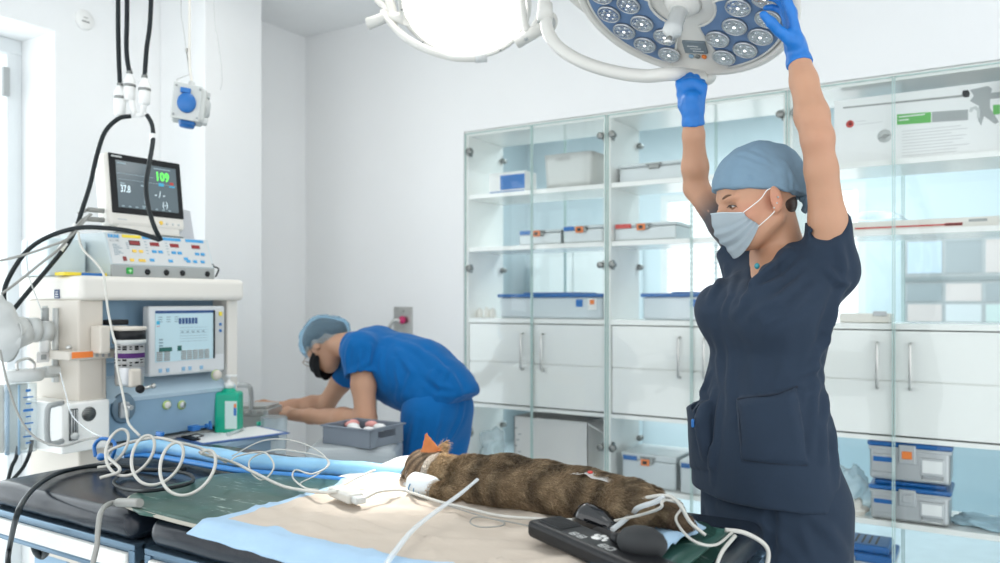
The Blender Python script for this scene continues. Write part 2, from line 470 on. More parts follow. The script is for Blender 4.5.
def ripple(V, Q, amp, scale, seed=0, stretch=(1, 1, 1)):
    N = vnormals(V, Q); D = np.empty(len(V)); st = Vector(stretch) * scale; sd = Vector((seed * 7.3, seed * 3.1, 0))
    for i, v in enumerate(V):
        D[i] = mnoise.noise(Vector((v[0] * st.x, v[1] * st.y, v[2] * st.z)) + sd)
    return V + N * (D * amp)[:, None]
def npmesh(name, V, Q):
    me = bpy.data.meshes.new(name); V = np.asarray(V, np.float32); Q = np.asarray(Q, np.int32)
    k = Q.shape[1]
    me.vertices.add(len(V)); me.vertices.foreach_set('co', V.ravel()); me.loops.add(Q.size); me.loops.foreach_set('vertex_index', Q.ravel())
    me.polygons.add(len(Q)); me.polygons.foreach_set('loop_start', np.arange(0, Q.size, k, dtype=np.int32)); me.polygons.foreach_set('loop_total', np.full(len(Q), k, np.int32))
    me.polygons.foreach_set('use_smooth', np.ones(len(Q), bool)); me.update(calc_edges=True); me.validate(); return me
def setcol(me, name, C):
    a = me.attributes.new(name, 'FLOAT_COLOR', 'POINT'); C4 = np.ones((len(C), 4), np.float32); C4[:, :3] = C; a.data.foreach_set('color', C4.ravel())
# ================================================================== the room
WY = 3.45; WX = -3.53; CH = 2.93; DX = -4.10
def sbox(name, lo, hi, m, bev=0): return struct(name, MB().box(lo, hi, bev), m)
sbox('floor', (DX, -1.2, -.06), (2.6, 7.2, 0), M_floor)
sbox('ceiling', (DX, -1.2, CH), (2.6, 7.2, CH + .1), M_ceil)
mb = MB(); mb.box((WX - .02, WY, 0), (-2.379, WY + .37, CH)); mb.box((-2.379, WY, 2.235), (2.6, WY + .37, CH)); mb.box((1.665, WY, 0), (2.6, WY + .37, 2.235))
struct('wall_back', mb, M_wall)
# left wall with the full-height window opening
mb = MB(); mb.box((-3.82, 1.95, 0), (WX, WY + .37, CH)); mb.box((-3.82, -.6, 2.54), (WX, 1.95, CH)); mb.box((-3.82, -1.2, 0), (WX, -.6, CH))
struct('wall_left', mb, M_wall)
sbox('trim_1', (WX, 2.47, 0), (-3.19, 2.815, CH), M_wall, .004)     # pier
mb = MB()
for y0, y1 in ((-.6, -.53), (.62, .70), (1.885, 1.95)): mb.box((-3.857, y0, .088), (-3.803, y1, 2.472), .004)
mb.box((-3.86, -.6, 2.47), (-3.80, 1.95, 2.54), .006); mb.box((-3.86, -.6, 0), (-3.80, 1.95, .09), .006)
M_frame = mat('window_frame', (.72, .75, .76), .4)
struct('window_1', mb, M_frame)
win = bpy.data.objects['window_1']
mb = MB(); mb.box((-3.835, -.55, .08), (-3.828, .64, 2.48)); mb.box((-3.835, .68, .08), (-3.828, 1.9, 2.48))
part('pane', mb, M_glass, win)
mb = MB(); mb.box((-3.80, 1.855, 2.27), (-3.775, 1.885, 2.40), .004)
part('hinge', mb, M_grey, win)
sbox('baseboard_left', (WX, 1.96, 0), (WX + .012, 2.47, .08), M_white)
sbox('baseboard_back', (WX, WY - .012, 0), (-2.379, WY, .08), M_white)
# the room seen through the glass cabinets
M_far = mat('far_room_paint', (.76, .84, .87), .7, var=.05, vscale=1.5)
mb = MB(); mb.box((-4.1, 6.9, 0), (-2.6, 7.0, CH)); mb.box((-2.6, 6.9, 0), (-.9, 7.0, .95)); mb.box((-2.6, 6.9, 2.3), (-.9, 7.0, CH)); mb.box((-.9, 6.9, 0), (2.6, 7.0, CH))
struct('wall_far', mb, M_far)
sbox('wall_far_left', (-4.1, WY + .37, 0), (-4.0, 6.9, CH), M_far)
sbox('wall_far_right', (2.5, WY + .37, 0), (2.6, 6.9, CH), M_far)
mb = MB()
for x in (-2.6, -1.78, -.96): mb.box((x, 6.902, 1.0095), (x + .06, 6.978, 2.2405))
mb.box((-2.6, 6.9, 2.24), (-.9, 6.98, 2.3)); mb.box((-2.6, 6.9, .95), (-.9, 6.98, 1.01))
struct('window_2', mb, M_white)
mb = MB()
for k in range(26): mb.box((-2.52, 6.86, 1.08 + k * .046), (-.98, 6.885, 1.088 + k * .046), M=None)
solo('window_blind', mb, M_frame, 'pale slatted blind over the window of the far room', 'blind')
# far room things
mb = MB(); mb.box((-1.55, 5.5, .78), (.9, 6.2, .82), .004); mb.box((-1.5, 5.55, 0), (.85, 6.15, .78))
solo('workbench', mb, mat('pale_blue_laminate', (.5, .66, .74), .4), 'pale blue bench in the room behind the glass cabinets', 'bench')
r = empty('paper_rack', (-.05, 6.88, 1.3), 'wall rack of pinned papers and charts seen through the right cabinet', 'rack')
mb = MB(); mb.box((-.62, 6.865, 1.0), (.42, 6.9, 1.86), .004); part('board', mb, M_alu, r)
mb = MB(); mb.box((-.62, 6.84, 1.83), (.42, 6.87, 1.90), .003); mb.box((-.62, 6.84, 1.50), (.42, 6.87, 1.535), .003); mb.box((-.62, 6.84, .97), (.42, 6.87, 1.02), .003); part('rail', mb, M_grey, r)
cols = [(.82, .82, .82), (.7, .78, .86), (.85, .72, .68), (.75, .84, .8), (.45, .47, .48)]
for i in range(4):
    for j in range(4):
        if j == 3: z0, z1 = 1.56, 1.80
        else: z0 = 1.04 + j * .155; z1 = z0 + .13
        mb = MB(); mb.box((-.60 + i * .256, 6.852, z0), (-.60 + i * .256 + .23, 6.862, z1))
        c = cols[(i * 3 + j * 2) % 5] if (i, j) != (2, 2) else cols[4]
        part('paper_sheet', mb, mat('sheet_%d%d%d' % tuple(int(x * 99) for x in c), c, .8), r)
r = empty('microscope', (-1.15, 5.8, .82), 'grey microscope on the bench in the far room', 'microscope')
mb = MB(); mb.box((-1.25, 5.68, .82), (-1.05, 5.9, .86), .01); part('base', mb, M_lgrey, r)
mb = MB(); mb.tube(catmull([(-1.15, 5.88, .84), (-1.15, 5.92, 1.0), (-1.15, 5.85, 1.15), (-1.15, 5.76, 1.17)]), .028); part('arm', mb, M_lgrey, r)
mb = MB(); mb.tube([(-1.15, 5.76, 1.02), (-1.15, 5.76, 1.2), (-1.15, 5.66, 1.28)], .022); part('eyepiece', mb, M_grey, r)
r = empty('cabinet_far', (-3, 6.5, 0), 'tall pale cupboard standing in the far room', 'cupboard')
r.name = 'cupboard'; WM['cupboard'] = WM.get('cabinet_far', Matrix.Translation((-3, 6.5, 0)))
mb = MB(); mb.box((-3.6, 6.3, 0), (-2.75, 6.85, 1.9), .005); part('body', mb, M_far, r)
mb = MB(); mb.box((-3.58, 6.28, .05), (-3.18, 6.3, 1.88), .004); part('door', mb, M_white, r)
mb = MB(); mb.box((-3.17, 6.28, .05), (-2.77, 6.3, 1.88), .004); part('door', mb, M_white, r)

# ================================================================== glazed pass-through cabinets
UX = [-2.378, -1.568, -.749, .047, .855, 1.66]
CB = WY + .36
def cabinet(i):
    x0, x1 = UX[i], UX[i + 1]; xm = (x0 + x1) / 2
    names = ['leftmost glazed white cabinet with the blue-lidded box, beside the bare wall',
             'glazed white cabinet unit second from the left, next to the tattooed arm',
             'glazed white cabinet unit right behind the standing woman, with the long carton',
             'glazed white cabinet unit cut off by the right photo edge', 'glazed white cabinet unit beyond the right photo edge']
    r = empty('glass_cabinet', (xm, WY + .18, 0), names[i], 'cabinet', 'glazed wall cabinets')
    t = .018
    mb = MB()
    mb.box((x0, WY + .012, .0), (x0 + t, CB, 2.235)); mb.box((x1 - t, WY + .012, .0), (x1, CB, 2.235))
    mb.box((x0 + t, WY + .013, 2.21), (x1 - t, CB - .001, 2.234)); mb.box((x0 + t, WY + .013, .06), (x1 - t, CB - .001, .10)); mb.box((x0 + t, WY + .03, 0), (x1 - t, WY + .05, .06))
    part('carcass', mb, M_lam, r)
    for z in (1.905, 1.63):
        mb = MB(); mb.box((x0 + t, WY + .02, z - .022), (x1 - t, CB - .02, z), .001); part('shelf', mb, M_lam, r)
    mb = MB(); mb.box((x0 + t, WY + .016, 1.238), (x1 - t, CB - .02, 1.262), .001); part('worktop', mb, M_lam, r); mb = MB(); mb.box((x0 + t, WY + .02, .80), (x1 - t, CB - .02, .818)); part('shelf', mb, M_lam, r)
    mb = MB(); mb.box((x0 + t, WY + .02, .463), (x1 - t, CB - .02, .485), .001); part('shelf', mb, M_lam, r)
    mb = MB(); mb.box((x0 + t, CB - .04, .818), (x1 - t, CB - .03, 1.24)); part('back_panel', mb, M_lam, r)
    for a, b, hx in ((x0 + t + .004, xm - .002, xm - .058), (xm + .002, x1 - t - .004, xm + .058)):
        mb = MB(); mb.box((a, WY + .020, .825), (b, WY + .036, 1.034), .001); mb.box((a, WY + .020, 1.040), (b, WY + .036, 1.233), .001)
        mb.box((a + .004, WY + .028, .83), (b - .004, WY + .036, 1.23))
        d = part('door', mb, M_lam, r)
        mb = MB(); pts = [(hx, WY + .02, 1.008), (hx, WY - .000, 1.008), (hx, WY - .008, 1.018), (hx, WY - .008, 1.176), (hx, WY - .0, 1.186), (hx, WY + .02, 1.186)]
        mb.tube(pts, .0055, 8); part('handle', mb, M_steel, d)
    for side in (0, 1):
        a, b = (x0 + .004, xm - .002) if side == 0 else (xm + .002, x1 - .004)
        mb = MB(); mb.box((a, WY + .002, .085), (b, WY + .008, 2.225))
        g = part('glass_door', mb, M_glass, r)
        mb = MB()
        for e0, e1 in ((a, a + .0035), (b - .0035, b)): mb.box((e0, WY + .001, .085), (e1, WY + .009, 2.225))
        mb.box((a, WY + .001, 2.221), (b, WY + .009, 2.225)); mb.box((a, WY + .001, .085), (b, WY + .009, .089))
        part('door_edge', mb, M_edge, g)
        hx = x0 + .030 if side == 0 else x1 - .030; s_ = 1 if side == 0 else -1
        for z in (2.13, 1.52, .66, .16):
            mb = MB(); M = mx_from((1, 0, 0), (0, 0, 1), (0, -1, 0), (hx, WY + .002, z))
            mb.lathe([(0.0, 0), (.016, 0), (.016, .008), (.013, .011), (0, .011)], M, 20)
            mb.lathe([(0.0, -.026), (.013, -.026), (.013, -.006), (0, -.006)], M, 16)
            mb.cbox((hx - .016 * s_, WY + .022, z), (.034, .014, .012), .002); mb.cbox((x0 + t + .004 if side == 0 else x1 - t - .004, WY + .03, z), (.008, .03, .045), .002)
            part('hinge', mb, M_dsteel if z > .2 else M_steel, g)
        # rear glass leaf towards the far room
        mb = MB(); mb.box((a, CB + .002, .085), (b, CB + .007, 2.225)); g = part('rear_glass_door', mb, M_glass, r)
        mb = MB()
        for e0, e1 in ((a, a + .004), (b - .004, b)): mb.box((e0, CB + .001, .085), (e1, CB + .008, 2.225))
        part('door_edge', mb, M_edge, g)
        for z in (2.13, 1.52, .66):
            mb = MB(); M = mx_from((1, 0, 0), (0, 0, 1), (0, 1, 0), (hx, CB - .02, z)); mb.lathe([(0, -.01), (.014, -.01), (.014, .02), (0, .02)], M, 16)
            mb.cbox((hx - .016 * s_, CB - .026, z), (.03, .014, .012), .002); part('hinge', mb, M_dsteel, g)
    return r
for i in range(5): cabinet(i)

# ------------------------------------------------------------------ things on the shelves
def at_shelf(px, y, z): p = PY(px, 300, y); return Vector((p.x, y, z))
def tub(px0, px1, z, h, y0, dep, label, tag1=None, tag2=None, lid=True, col=M_lgrey, group='instrument tins in the glass cabinets', name='instrument_tin', metal=False):
    x0, x1 = at_shelf(px0, y0, z).x, at_shelf(px1, y0, z).x
    r = empty(name, ((x0 + x1) / 2, y0 + dep / 2, z), label, 'tin' if not metal else 'sterilization container', group)
    mb = MB(); mb.box((x0, y0, z), (x1, y0 + dep, z + h * .8), .008); part('body', mb, col, r)
    if lid:
        mb = MB(); mb.box((x0 - .003, y0 - .003, z + h * .8), (x1 + .003, y0 + dep + .003, z + h), .006); l = part('lid', mb, col, r)
    w_ = x1 - x0
    mb = MB(); mb.cbox(((x0 + x1) / 2, y0 - .006, z + h * .8), (min(.05, w_ * .22), .01, .028), .003); mb.cbox(((x0 + x1) / 2, y0 - .01, z + h * .9), (min(.075, w_ * .3), .008, .008), .002); part('latch', mb, M_dsteel, r)
    if tag1:
        mb = MB(); mb.cbox((x0 + w_ * .16, y0 - .004, z + h * .85), (w_ * .26, .004, .02)); part('label_strip', mb, tag1, r)
    if tag2:
        mb = MB(); mb.cbox(((x0 + x1) / 2 - .012, y0 - .013, z + h * .76), (.042, .006, .03), .003); mb.mi = 1
        mb.cbox(((x0 + x1) / 2 - .012, y0 - .017, z + h * .76), (.02, .004, .014), .001); part('clip', mb, [tag2, M_black], r)
    return r
M_tin = mat('anodised_tin', (.60, .64, .65), .35, .35, var=.05)
# unit 1
x0, x1 = at_shelf(490, WY + .08, 0).x, at_shelf(526, WY + .08, 0).x
r = empty('glove_box', ((x0 + x1) / 2, WY + .13, 1.906), 'white and blue cardboard glove box on the top shelf of leftmost cabinet', 'box')
mb = MB(); mb.box((x0, WY + .07, 1.906), (x1, WY + .19, 2.015), .002); part('carton', mb, M_paper, r)
mb = MB(); mb.box((x0 + .07, WY + .069, 1.925), (x1 - .002, WY + .0702, 2.0)); mb.box((x0 + .005, WY + .069, 1.906), (x1 - .004, WY + .0702, 1.918)); part('printed_panel', mb, M_blue, r)
x0, x1 = at_shelf(544, WY + .07, 0).x, at_shelf(594, WY + .07, 0).x
r = empty('storage_bin', ((x0 + x1) / 2, WY + .17, 1.906), 'plain white plastic storage bin with slot handle on the top shelf', 'bin')
mb = MB()
def binwall(u, v):
    a = u * 2 * math.pi; k = 1 + .07 * v; hx, hy = (x1 - x0) / 2 * .93 * k, .12 * k
    c, s_ = math.cos(a), math.sin(a); e = .22
    return ((x0 + x1) / 2 + hx * math.copysign(abs(c) ** e, c), WY + .18 + hy * math.copysign(abs(s_) ** e, s_), 1.906 + .17 * v)
mb.grid(binwall, 48, 6, .004, True); mb.box((x0 + .03, WY + .09, 1.906), (x1 - .03, WY + .27, 1.911)); part('body', mb, M_white, r)
mb = MB(); mb.cbox(((x0 + x1) / 2 - .02, WY + .056, 2.05), (.085, .004, .018), .003); part('slot_handle', mb, M_lgrey, r)
tub(519, 561, 1.631, .075, WY + .06, .16, 'small tin with blue and orange tags on the middle shelf, left one', M_blue, M_orange, col=M_tin)
tub(563, 603, 1.631, .085, WY + .05, .2, 'small tin with blue and orange tags on the middle shelf, beside hinge post', M_blue, M_orange, col=M_tin)
def lidbox(px0, px1, label):
    x0, x1 = at_shelf(px0, WY + .05, 0).x, at_shelf(px1, WY + .05, 0).x
    r = empty('storage_box', ((x0 + x1) / 2, WY + .17, 1.263), label, 'box', 'clear boxes with blue lids')
    mb = MB(); mb.box((x0 + .01, WY + .06, 1.263), (x1 - .01, WY + .30, 1.368), .012); part('body', mb, M_frost, r)
    mb = MB(); mb.box((x0, WY + .05, 1.368), (x1, WY + .31, 1.386), .006); mb.box((x0 + .14, WY + .08, 1.386), (x1 - .14, WY + .28, 1.393), .003); part('lid', mb, M_navylid, r)
    mb = MB(); mb.cbox((x1 - .13, WY + .058, 1.34), (.035, .004, .035)); part('tag', mb, M_blue, r); mb = MB(); mb.cbox((x1 - .06, WY + .058, 1.335), (.045, .004, .055)); part('tag', mb, M_paper, r); mb = MB(); mb.cbox((x1 - .06, WY + .055, 1.345), (.022, .003, .022)); part('tag_mark', mb, M_orange, r)
M_frost = glass('frosted_plastic', (.86, .90, .92), .2, 1.4, .6)
lidbox(497, 603, 'long clear storage box with blue lid on the worktop of leftmost cabinet')
lidbox(640, 722, 'long clear storage box with blue lid partly hidden behind the dark-scrubs woman')
for k, (px, h) in enumerate(((474, .045), (480, .05), (487, .055), (493, .05))):
    p = at_shelf(px, WY + .09, 1.263); mb = MB(); M = Matrix.Translation(p)
    mb.lathe([(0, 0), (.016, 0), (.017, .003), (.017, h * .75), (.010, h * .85), (.010, h), (0, h)], M, 16)
    solo('medicine_vial', mb, M_cream, ['small white vial at the wall end of the worktop row, far left', 'small white vial second from the left in the row', 'tallest small white vial in the row beside the blue-lidded box', 'small white vial closest to the blue-lidded box'][k], 'vial', 'vials on the worktop')
# big white cardboard box low down
x0, x1 = at_shelf(514, WY + .07, 0).x, at_shelf(588, WY + .07, 0).x
r = empty('cardboard_box', ((x0 + x1) / 2, WY + .18, .486), 'large open white cardboard box on the low shelf behind the cat', 'box')
mb = MB(); mb.box((x0, WY + .07, .486), (x1, WY + .075, .76)); mb.box((x0, WY + .30, .486), (x1, WY + .305, .76)); mb.box((x0, WY + .07, .486), (x0 + .005, WY + .30, .76)); mb.box((x1 - .005, WY + .07, .486), (x1, WY + .30, .76)); mb.box((x0, WY + .07, .486), (x1, WY + .3, .49)); part('carton', mb, mat('white_card', (.74, .72, .70), .8, var=.04), r)
mb = MB(); mb.prism([(x1, WY + .07, .755), (x1 + .10, WY + .10, .70), (x1 + .10, WY + .10, .694), (x1, WY + .07, .749)], (0, .2, 0)); part('flap', mb, mat('white_card', (.74, .72, .70), .8), r)
mb = MB()
for k in range(7): mb.cbox((x0 + .012 + .011 * (k % 3), WY + .069, .52 + .03 * k), (.016, .002, .006))
part('printed_marks', mb, M_grey, r)
def crumple(c, rad, seed, m, label, cat, name, fl=.5):
    V = []; mb = MB(); c = Vector(c)
    def fn(u, v):
        a = u * 2 * math.pi; b = (v - .5) * math.pi; d = Vector((math.cos(a) * math.cos(b), math.sin(a) * math.cos(b), math.sin(b)))
        k = .72 + .45 * mnoise.noise(d * 1.7 + Vector((seed, 0, 0))) + .22 * abs(mnoise.noise(d * 5 + Vector((0, seed, 0))))
        q = Vector((d.x * rad[0], d.y * rad[1], d.z * rad[2])) * k
        return (c.x + q.x, c.y + q.y, max(c.z + q.z, c.z - rad[2] * .55))
    mb.grid(fn, 40, 24, 0, True); return solo(name, mb, m, label, cat)
M_bag = glass('clear_bag', (.88, .94, .96), .15, 1.5, .3); M_wrap = mat('blue_wrap', (.42, .62, .72), .7, var=.1)
p = at_shelf(492, WY + .16, .485 + .07); crumple(p, (.10, .09, .125), 3, M_bag, 'crumpled clear plastic bag on the low shelf beside the cardboard box', 'bag', 'plastic_bag')
# unit 2
tub(619, 692, 1.906, .088, WY + .07, .24, 'tin with dark clasp on the top shelf left of the raised arm', col=M_tin)
tub(614, 676, 1.631, .082, WY + .05, .22, 'tin with red and orange tags on the middle shelf', M_red, M_orange, col=M_tin)
tub(622, 676, .486, .155, WY + .05, .26, 'tall tin with blue tag on the low shelf behind the cat, left one', M_navylid, M_orange, col=M_tin)
tub(680, 733, .486, .15, WY + .03, .26, 'tall tin with blue tag on the low shelf, half hidden by the trousers', M_navylid, M_orange, col=M_tin)
# unit 3: stapler carton with the printed trocar
x0 = at_shelf(834, WY + .05, 0).x; x1 = .034; y = WY + .05; z = 1.906
r = empty('instrument_carton', ((x0 + x1) / 2, y + .1, z), 'long white carton printed with a trocar and green band on the top shelf', 'carton')
mb = MB(); mb.box((x0, y, z), (x1, y + .2, z + .262), .002); part('carton', mb, M_paper, r)
def zz(px, py): return PY(px, py, y).z
def pr(name, poly, m, e=.0008): mb = MB(); mb.prism([(at_shelf(a, y, 0).x, y, zz(a, b)) for a, b in poly], (0, -e, 0)); return part(name, mb, m, r)
pr('green_band', [(897, 114.5), (931, 112), (931, 122.5), (897, 125)], mat('print_green', (.12, .45, .10), .6))
pr('grey_band', [(932, 112), (968, 109.5), (968, 120), (932, 122.3)], M_grey)
pr('green_band', [(993, 105), (1000, 104.5), (1000, 114), (993, 115)], mat('print_green', (.12, .45, .10), .6))
pr('printed_rod', [(843, 107.3), (966, 94.5), (966, 96.6), (843, 108.6)], M_dsteel, .0012)
pr('printed_knob', [(963, 90.5), (968, 90), (970, 93), (969, 97), (964, 97.5), (962, 94)], M_black, .0016)
pr('printed_grip', [(970, 90), (988, 86), (992, 89), (991, 93), (1000, 92), (1000, 98), (990, 99), (990, 108), (999, 122), (995, 124), (984, 116), (981, 126), (978, 120), (979, 106), (970, 101), (974, 96)], M_grey, .0014)
pr('printed_ring', [(969, 112), (970, 108), (976, 106), (980, 109), (980, 118), (977, 118), (977, 111), (974, 109), (972, 112)], M_lgrey, .0018)
mb = MB(); c = Vector((at_shelf(884.5, y, 0).x, y, zz(884.5, 136))); M = mx_from((1, 0, 0), (0, 0, 1), (0, -1, 0), c)
mb.lathe([(0, 0), (.026, 0), (.026, .001), (0, .001)], M, 24); part('printed_disc', mb, M_lgrey, r)
pr('printed_arrow', [(878, 139), (884, 134), (891, 134.5), (885, 139)], M_dsteel, .002)
mb = MB(); c = Vector((at_shelf(850, y, 0).x, y, zz(850, 124))); M = mx_from((1, 0, 0), (0, 0, 1), (0, -1, 0), c)
mb.lathe([(.009, 0), (.015, 0), (.015, .001), (.009, .001)], M, 24); mb.lathe([(0, 0), (.006, 0), (.006, .001), (0, .001)], M, 16); part('printed_seal', mb, M_red, r)
mb = MB()
for k in range(10):
    zt = zz(925, 129 + k * 3.1); xa = at_shelf(902, y, 0).x; mb.box((xa, y - .0008, zt - .0018), (xa + .20 + .03 * math.sin(k * 2.3), y, zt + .0008))
for k in range(2): mb.box((at_shelf(856, y, 0).x, y - .0008, zz(856, 121.5 + 3 * k) - .002), (at_shelf(866 + 16 * k, y, 0).x, y, zz(856, 121.5 + 3 * k)))
part('printed_text', mb, mat('print_grey', (.6, .6, .6), .8), r)
mb = MB()
for k in range(2): mb.box((at_shelf(899, y, 0).x, y - .0018, zz(899, 116.6 + 3.4 * k) - .004), (at_shelf(899 + 26 - 16 * k, y, 0).x, y, zz(899, 116.6 + 3.4 * k)))
part('printed_title', mb, M_paper, r)
# thin carton with the red line
x0 = at_shelf(852, WY + .06, 0).x
r = empty('thin_carton', ((x0 + .02) / 2, WY + .1, 1.631), 'long flat white carton with a red line on the middle shelf', 'carton')
mb = MB(); mb.box((x0, WY + .06, 1.631), (.0, WY + .16, 1.668), .001); part('carton', mb, M_cream, r)
mb = MB(); mb.box((x0 + .01, WY + .059, 1.640), (-.12, WY + .0602, 1.646)); mb.box((-.12 - .06, WY + .059, 1.638), (-.12, WY + .0602, 1.649)); part('red_line', mb, M_red, r)
mb = MB(); mb.box((-.10, WY + .059, 1.65), (-.04, WY + .0602, 1.66)); part('printed_text', mb, M_grey, r)
# white trays and pouches on the worktop behind the shoulder
x0 = at_shelf(840, WY + .06, 0).x
r = empty('dispensing_tray', (x0 + .09, WY + .12, 1.263), 'low white tray on the worktop beside the woman\'s sleeve', 'tray')
mb = MB(); mb.box((x0, WY + .05, 1.263), (x0 + .185, WY + .2, 1.30), .004); part('body', mb, M_cream, r)
mb = MB(); mb.cbox((x0 + .15, WY + .048, 1.30), (.05, .006, .02), .002); part('clip', mb, M_alu, r)
p = at_shelf(866, WY + .2, 1.75); mb = MB()
mb.grid(lambda u, v: (p.x - .12 + .30 * u, WY + .12 + .1 * v, 1.632 + .02 + .085 * math.sin(math.pi * u) * (.4 + .6 * v) + .01 * math.sin(9 * u)), 24, 8, .002)
solo('instrument_pouch', mb, M_bag, 'clear sterile pouch with blue edge arching above the red-line carton', 'pouch')
# metal sterilisation containers
def container(px0, px1, y0, z, h, label, clip):
    x0, x1 = at_shelf(px0, y0, 0).x, at_shelf(px1, y0, 0).x; w_ = x1 - x0; dep = .22
    r = empty('sterilization_container', ((x0 + x1) / 2, y0 + dep / 2, z), label, 'sterilization container', 'metal sterilization containers with blue lids')
    mb = MB(); mb.box((x0 + .008, y0 + .008, z), (x1 - .008, y0 + dep - .008, z + h * .74), .014, seg=3); mb.box((x0 + .004, y0 + .004, z + h * .68), (x1 - .004, y0 + dep - .004, z + h * .76), .003); part('body', mb, M_alu, r)
    mb = MB(); mb.box((x0, y0, z + h * .76), (x1, y0 + dep, z + h * .88), .008); mb.box((x0 + .02, y0 + .02, z + h * .88), (x1 - .02, y0 + dep - .02, z + h), .010); l = part('lid', mb, M_navylid, r)
    mb = MB()
    for k in range(9): mb.box((x0 + .05 + k * (w_ - .1) / 9, y0 + .05, z + h - .001), (x0 + .05 + k * (w_ - .1) / 9 + .008, y0 + dep - .05, z + h + .001))
    part('vent', mb, M_black, l)
    xm = x0 + w_ * .48
    mb = MB(); mb.box((xm - .03, y0 - .012, z + h * .42), (xm + .03, y0 + .01, z + h * .84), .004); q = part('latch', mb, M_alu, r)
    mb = MB(); mb.cbox((xm, y0 - .015, z + h * .62), (.036, .006, .03), .003); part('clip', mb, clip, q)
    for s_, m_ in ((-1, M_navylid), (1, M_paper)):
        xa = xm + s_ * w_ * .29
        mb = MB(); mb.box((xa - .042, y0 - .0, z + h * .18), (xa + .042, y0 + .01, z + h * .58), .004); f = part('label_holder', mb, M_alu, r)
        mb = MB(); mb.box((xa - .034, y0 - .0015, z + h * (.26 if s_ > 0 else .42)), (xa + .034, y0 + .002, z + h * .53)); part('label_card', mb, m_, f)
    xa = xm + w_ * .29
    mb = MB(); mb.tube([(xa - .035, y0 + .005, z + h * .2), (xa - .035, y0 - .02, z + h * .12), (xa + .035, y0 - .02, z + h * .12), (xa + .035, y0 + .005, z + h * .2)], .003, 8); part('handle', mb, M_steel, r)
container(868, 952, WY + .03, .486, .155, 'blue-lidded metal sterilization container, lower of the stacked pair on the shelf', M_alu)
container(867, 953, WY + .028, .643, .175, 'blue-lidded metal sterilization container with orange clip, upper of the stacked pair', M_orange)
container(806, 894, WY + .03, .101, .27, 'blue-lidded metal container standing lowest, below the shelf with the stacked pair', M_orange)
p = at_shelf(850, WY + .15, .55); crumple(p, (.11, .1, .13), 8, M_bag, 'crumpled clear bag on the low shelf left of the stacked containers', 'bag', 'plastic_bag')
p = at_shelf(852, WY + .07, .51); crumple(p, (.07, .05, .045), 12, M_cream, 'crumpled white gauze on the low shelf in front of the clear bag', 'gauze', 'gauze')
p = at_shelf(985, WY + .15, .50); crumple(p, (.13, .1, .028), 5, M_wrap, 'folded pale blue wrap on the low shelf at the right edge', 'cloth', 'sterile_wrap')

# ------------------------------------------------------------------ wall plate with tap, round wall vent
p = PY(403, 321, WY)
r = empty('gas_outlet', (p.x, WY, p.z), 'square steel wall plate with angled tap and pink cap', 'wall outlet')
mb = MB(); mb.box((p.x - .062, WY - .006, p.z - .078), (p.x + .068, WY, p.z + .078), .002); part('plate', mb, M_steel, r)
mb = MB(); mb.tube(catmull([(p.x + .0, WY - .005, p.z + .004), (p.x + .0, WY - .04, p.z + .004), (p.x - .02, WY - .055, p.z - .0), (p.x - .05, WY - .06, p.z - .035)]), .011); part('tap', mb, M_steel, r)
mb = MB(); mb.ell((p.x + .012, WY - .022, p.z + .006), (.022, .018, .022)); part('cap', mb, mat('pink_cap', (.55, .03, .14), .4), r)
mb = MB(); mb.lathe([(0, 0), (.004, 0), (.004, .003), (0, .003)], mx_from((1, 0, 0), (0, 0, 1), (0, -1, 0), (p.x + .01, WY - .006, p.z + .055)), 12); part('screw', mb, M_dsteel, r)
p = PX(84, 20, WX)
r = empty('wall_vent_cap', p, 'small round white cap high on the left wall', 'wall cap')
M = mx_from((0, 1, 0), (0, 0, 1), (1, 0, 0), p)
mb = MB(); mb.lathe([(0, 0), (.045, 0), (.045, .006), (.040, .012), (0, .014)], M, 32); part('cap', mb, M_white, r)
mb = MB(); mb.cbox((WX + .0145, p.y, p.z - .01), (.001, .035, .006)); mb.cbox((WX + .0145, p.y, p.z + .008), (.001, .02, .003)); part('printed_text', mb, M_dsteel, r)
# ================================================================== operating table
TZ = .905
M_pad = mat('black_vinyl', (.011, .016, .025), .25, var=.25, vscale=6, bump=.35, bscale=14, spec=.42)
M_rail = mat('blue_steel_rail', (.16, .25, .34), .28, .7, var=.1)
M_inset = mat('white_rail_inset', (.80, .80, .76), .3, var=.04)
r = empty('operating_table', (-1.25, 1.33, 0), 'operating table with black padded sections on blue steel rails under the cat', 'table')
TY0, TY1 = 1.005, 1.66
def pad(x0, x1, name='pad', lab=None):
    mb = MB()
    nx, ny = 40, 24; zb, zt = TZ - .062, TZ; rr = .030
    mb.box((x0, TY0, zb), (x1, TY1, zt), rr, seg=5)
    bmesh.ops.subdivide_edges(mb.bm, edges=[e for e in mb.bm.edges if e.calc_length() > .1], cuts=10, use_grid_fill=True)
    for v in mb.bm.verts:
        e = min(abs(v.co.y - TY0), abs(v.co.y - TY1), abs(v.co.x - x0), abs(v.co.x - x1))
        v.co += Vector((0, 0, .004 * mnoise.noise(v.co * 7))) + Vector((.003 * mnoise.noise(v.co * 23), .004 * mnoise.noise(v.co * 19 + Vector((5, 0, 0))), 0)) * (1 if e < .03 else 0)
    for f in mb.bm.faces: f.smooth = True
    return part(name, mb, M_pad, r)
pad(-2.13, -1.535); pad(-1.485, -.40)
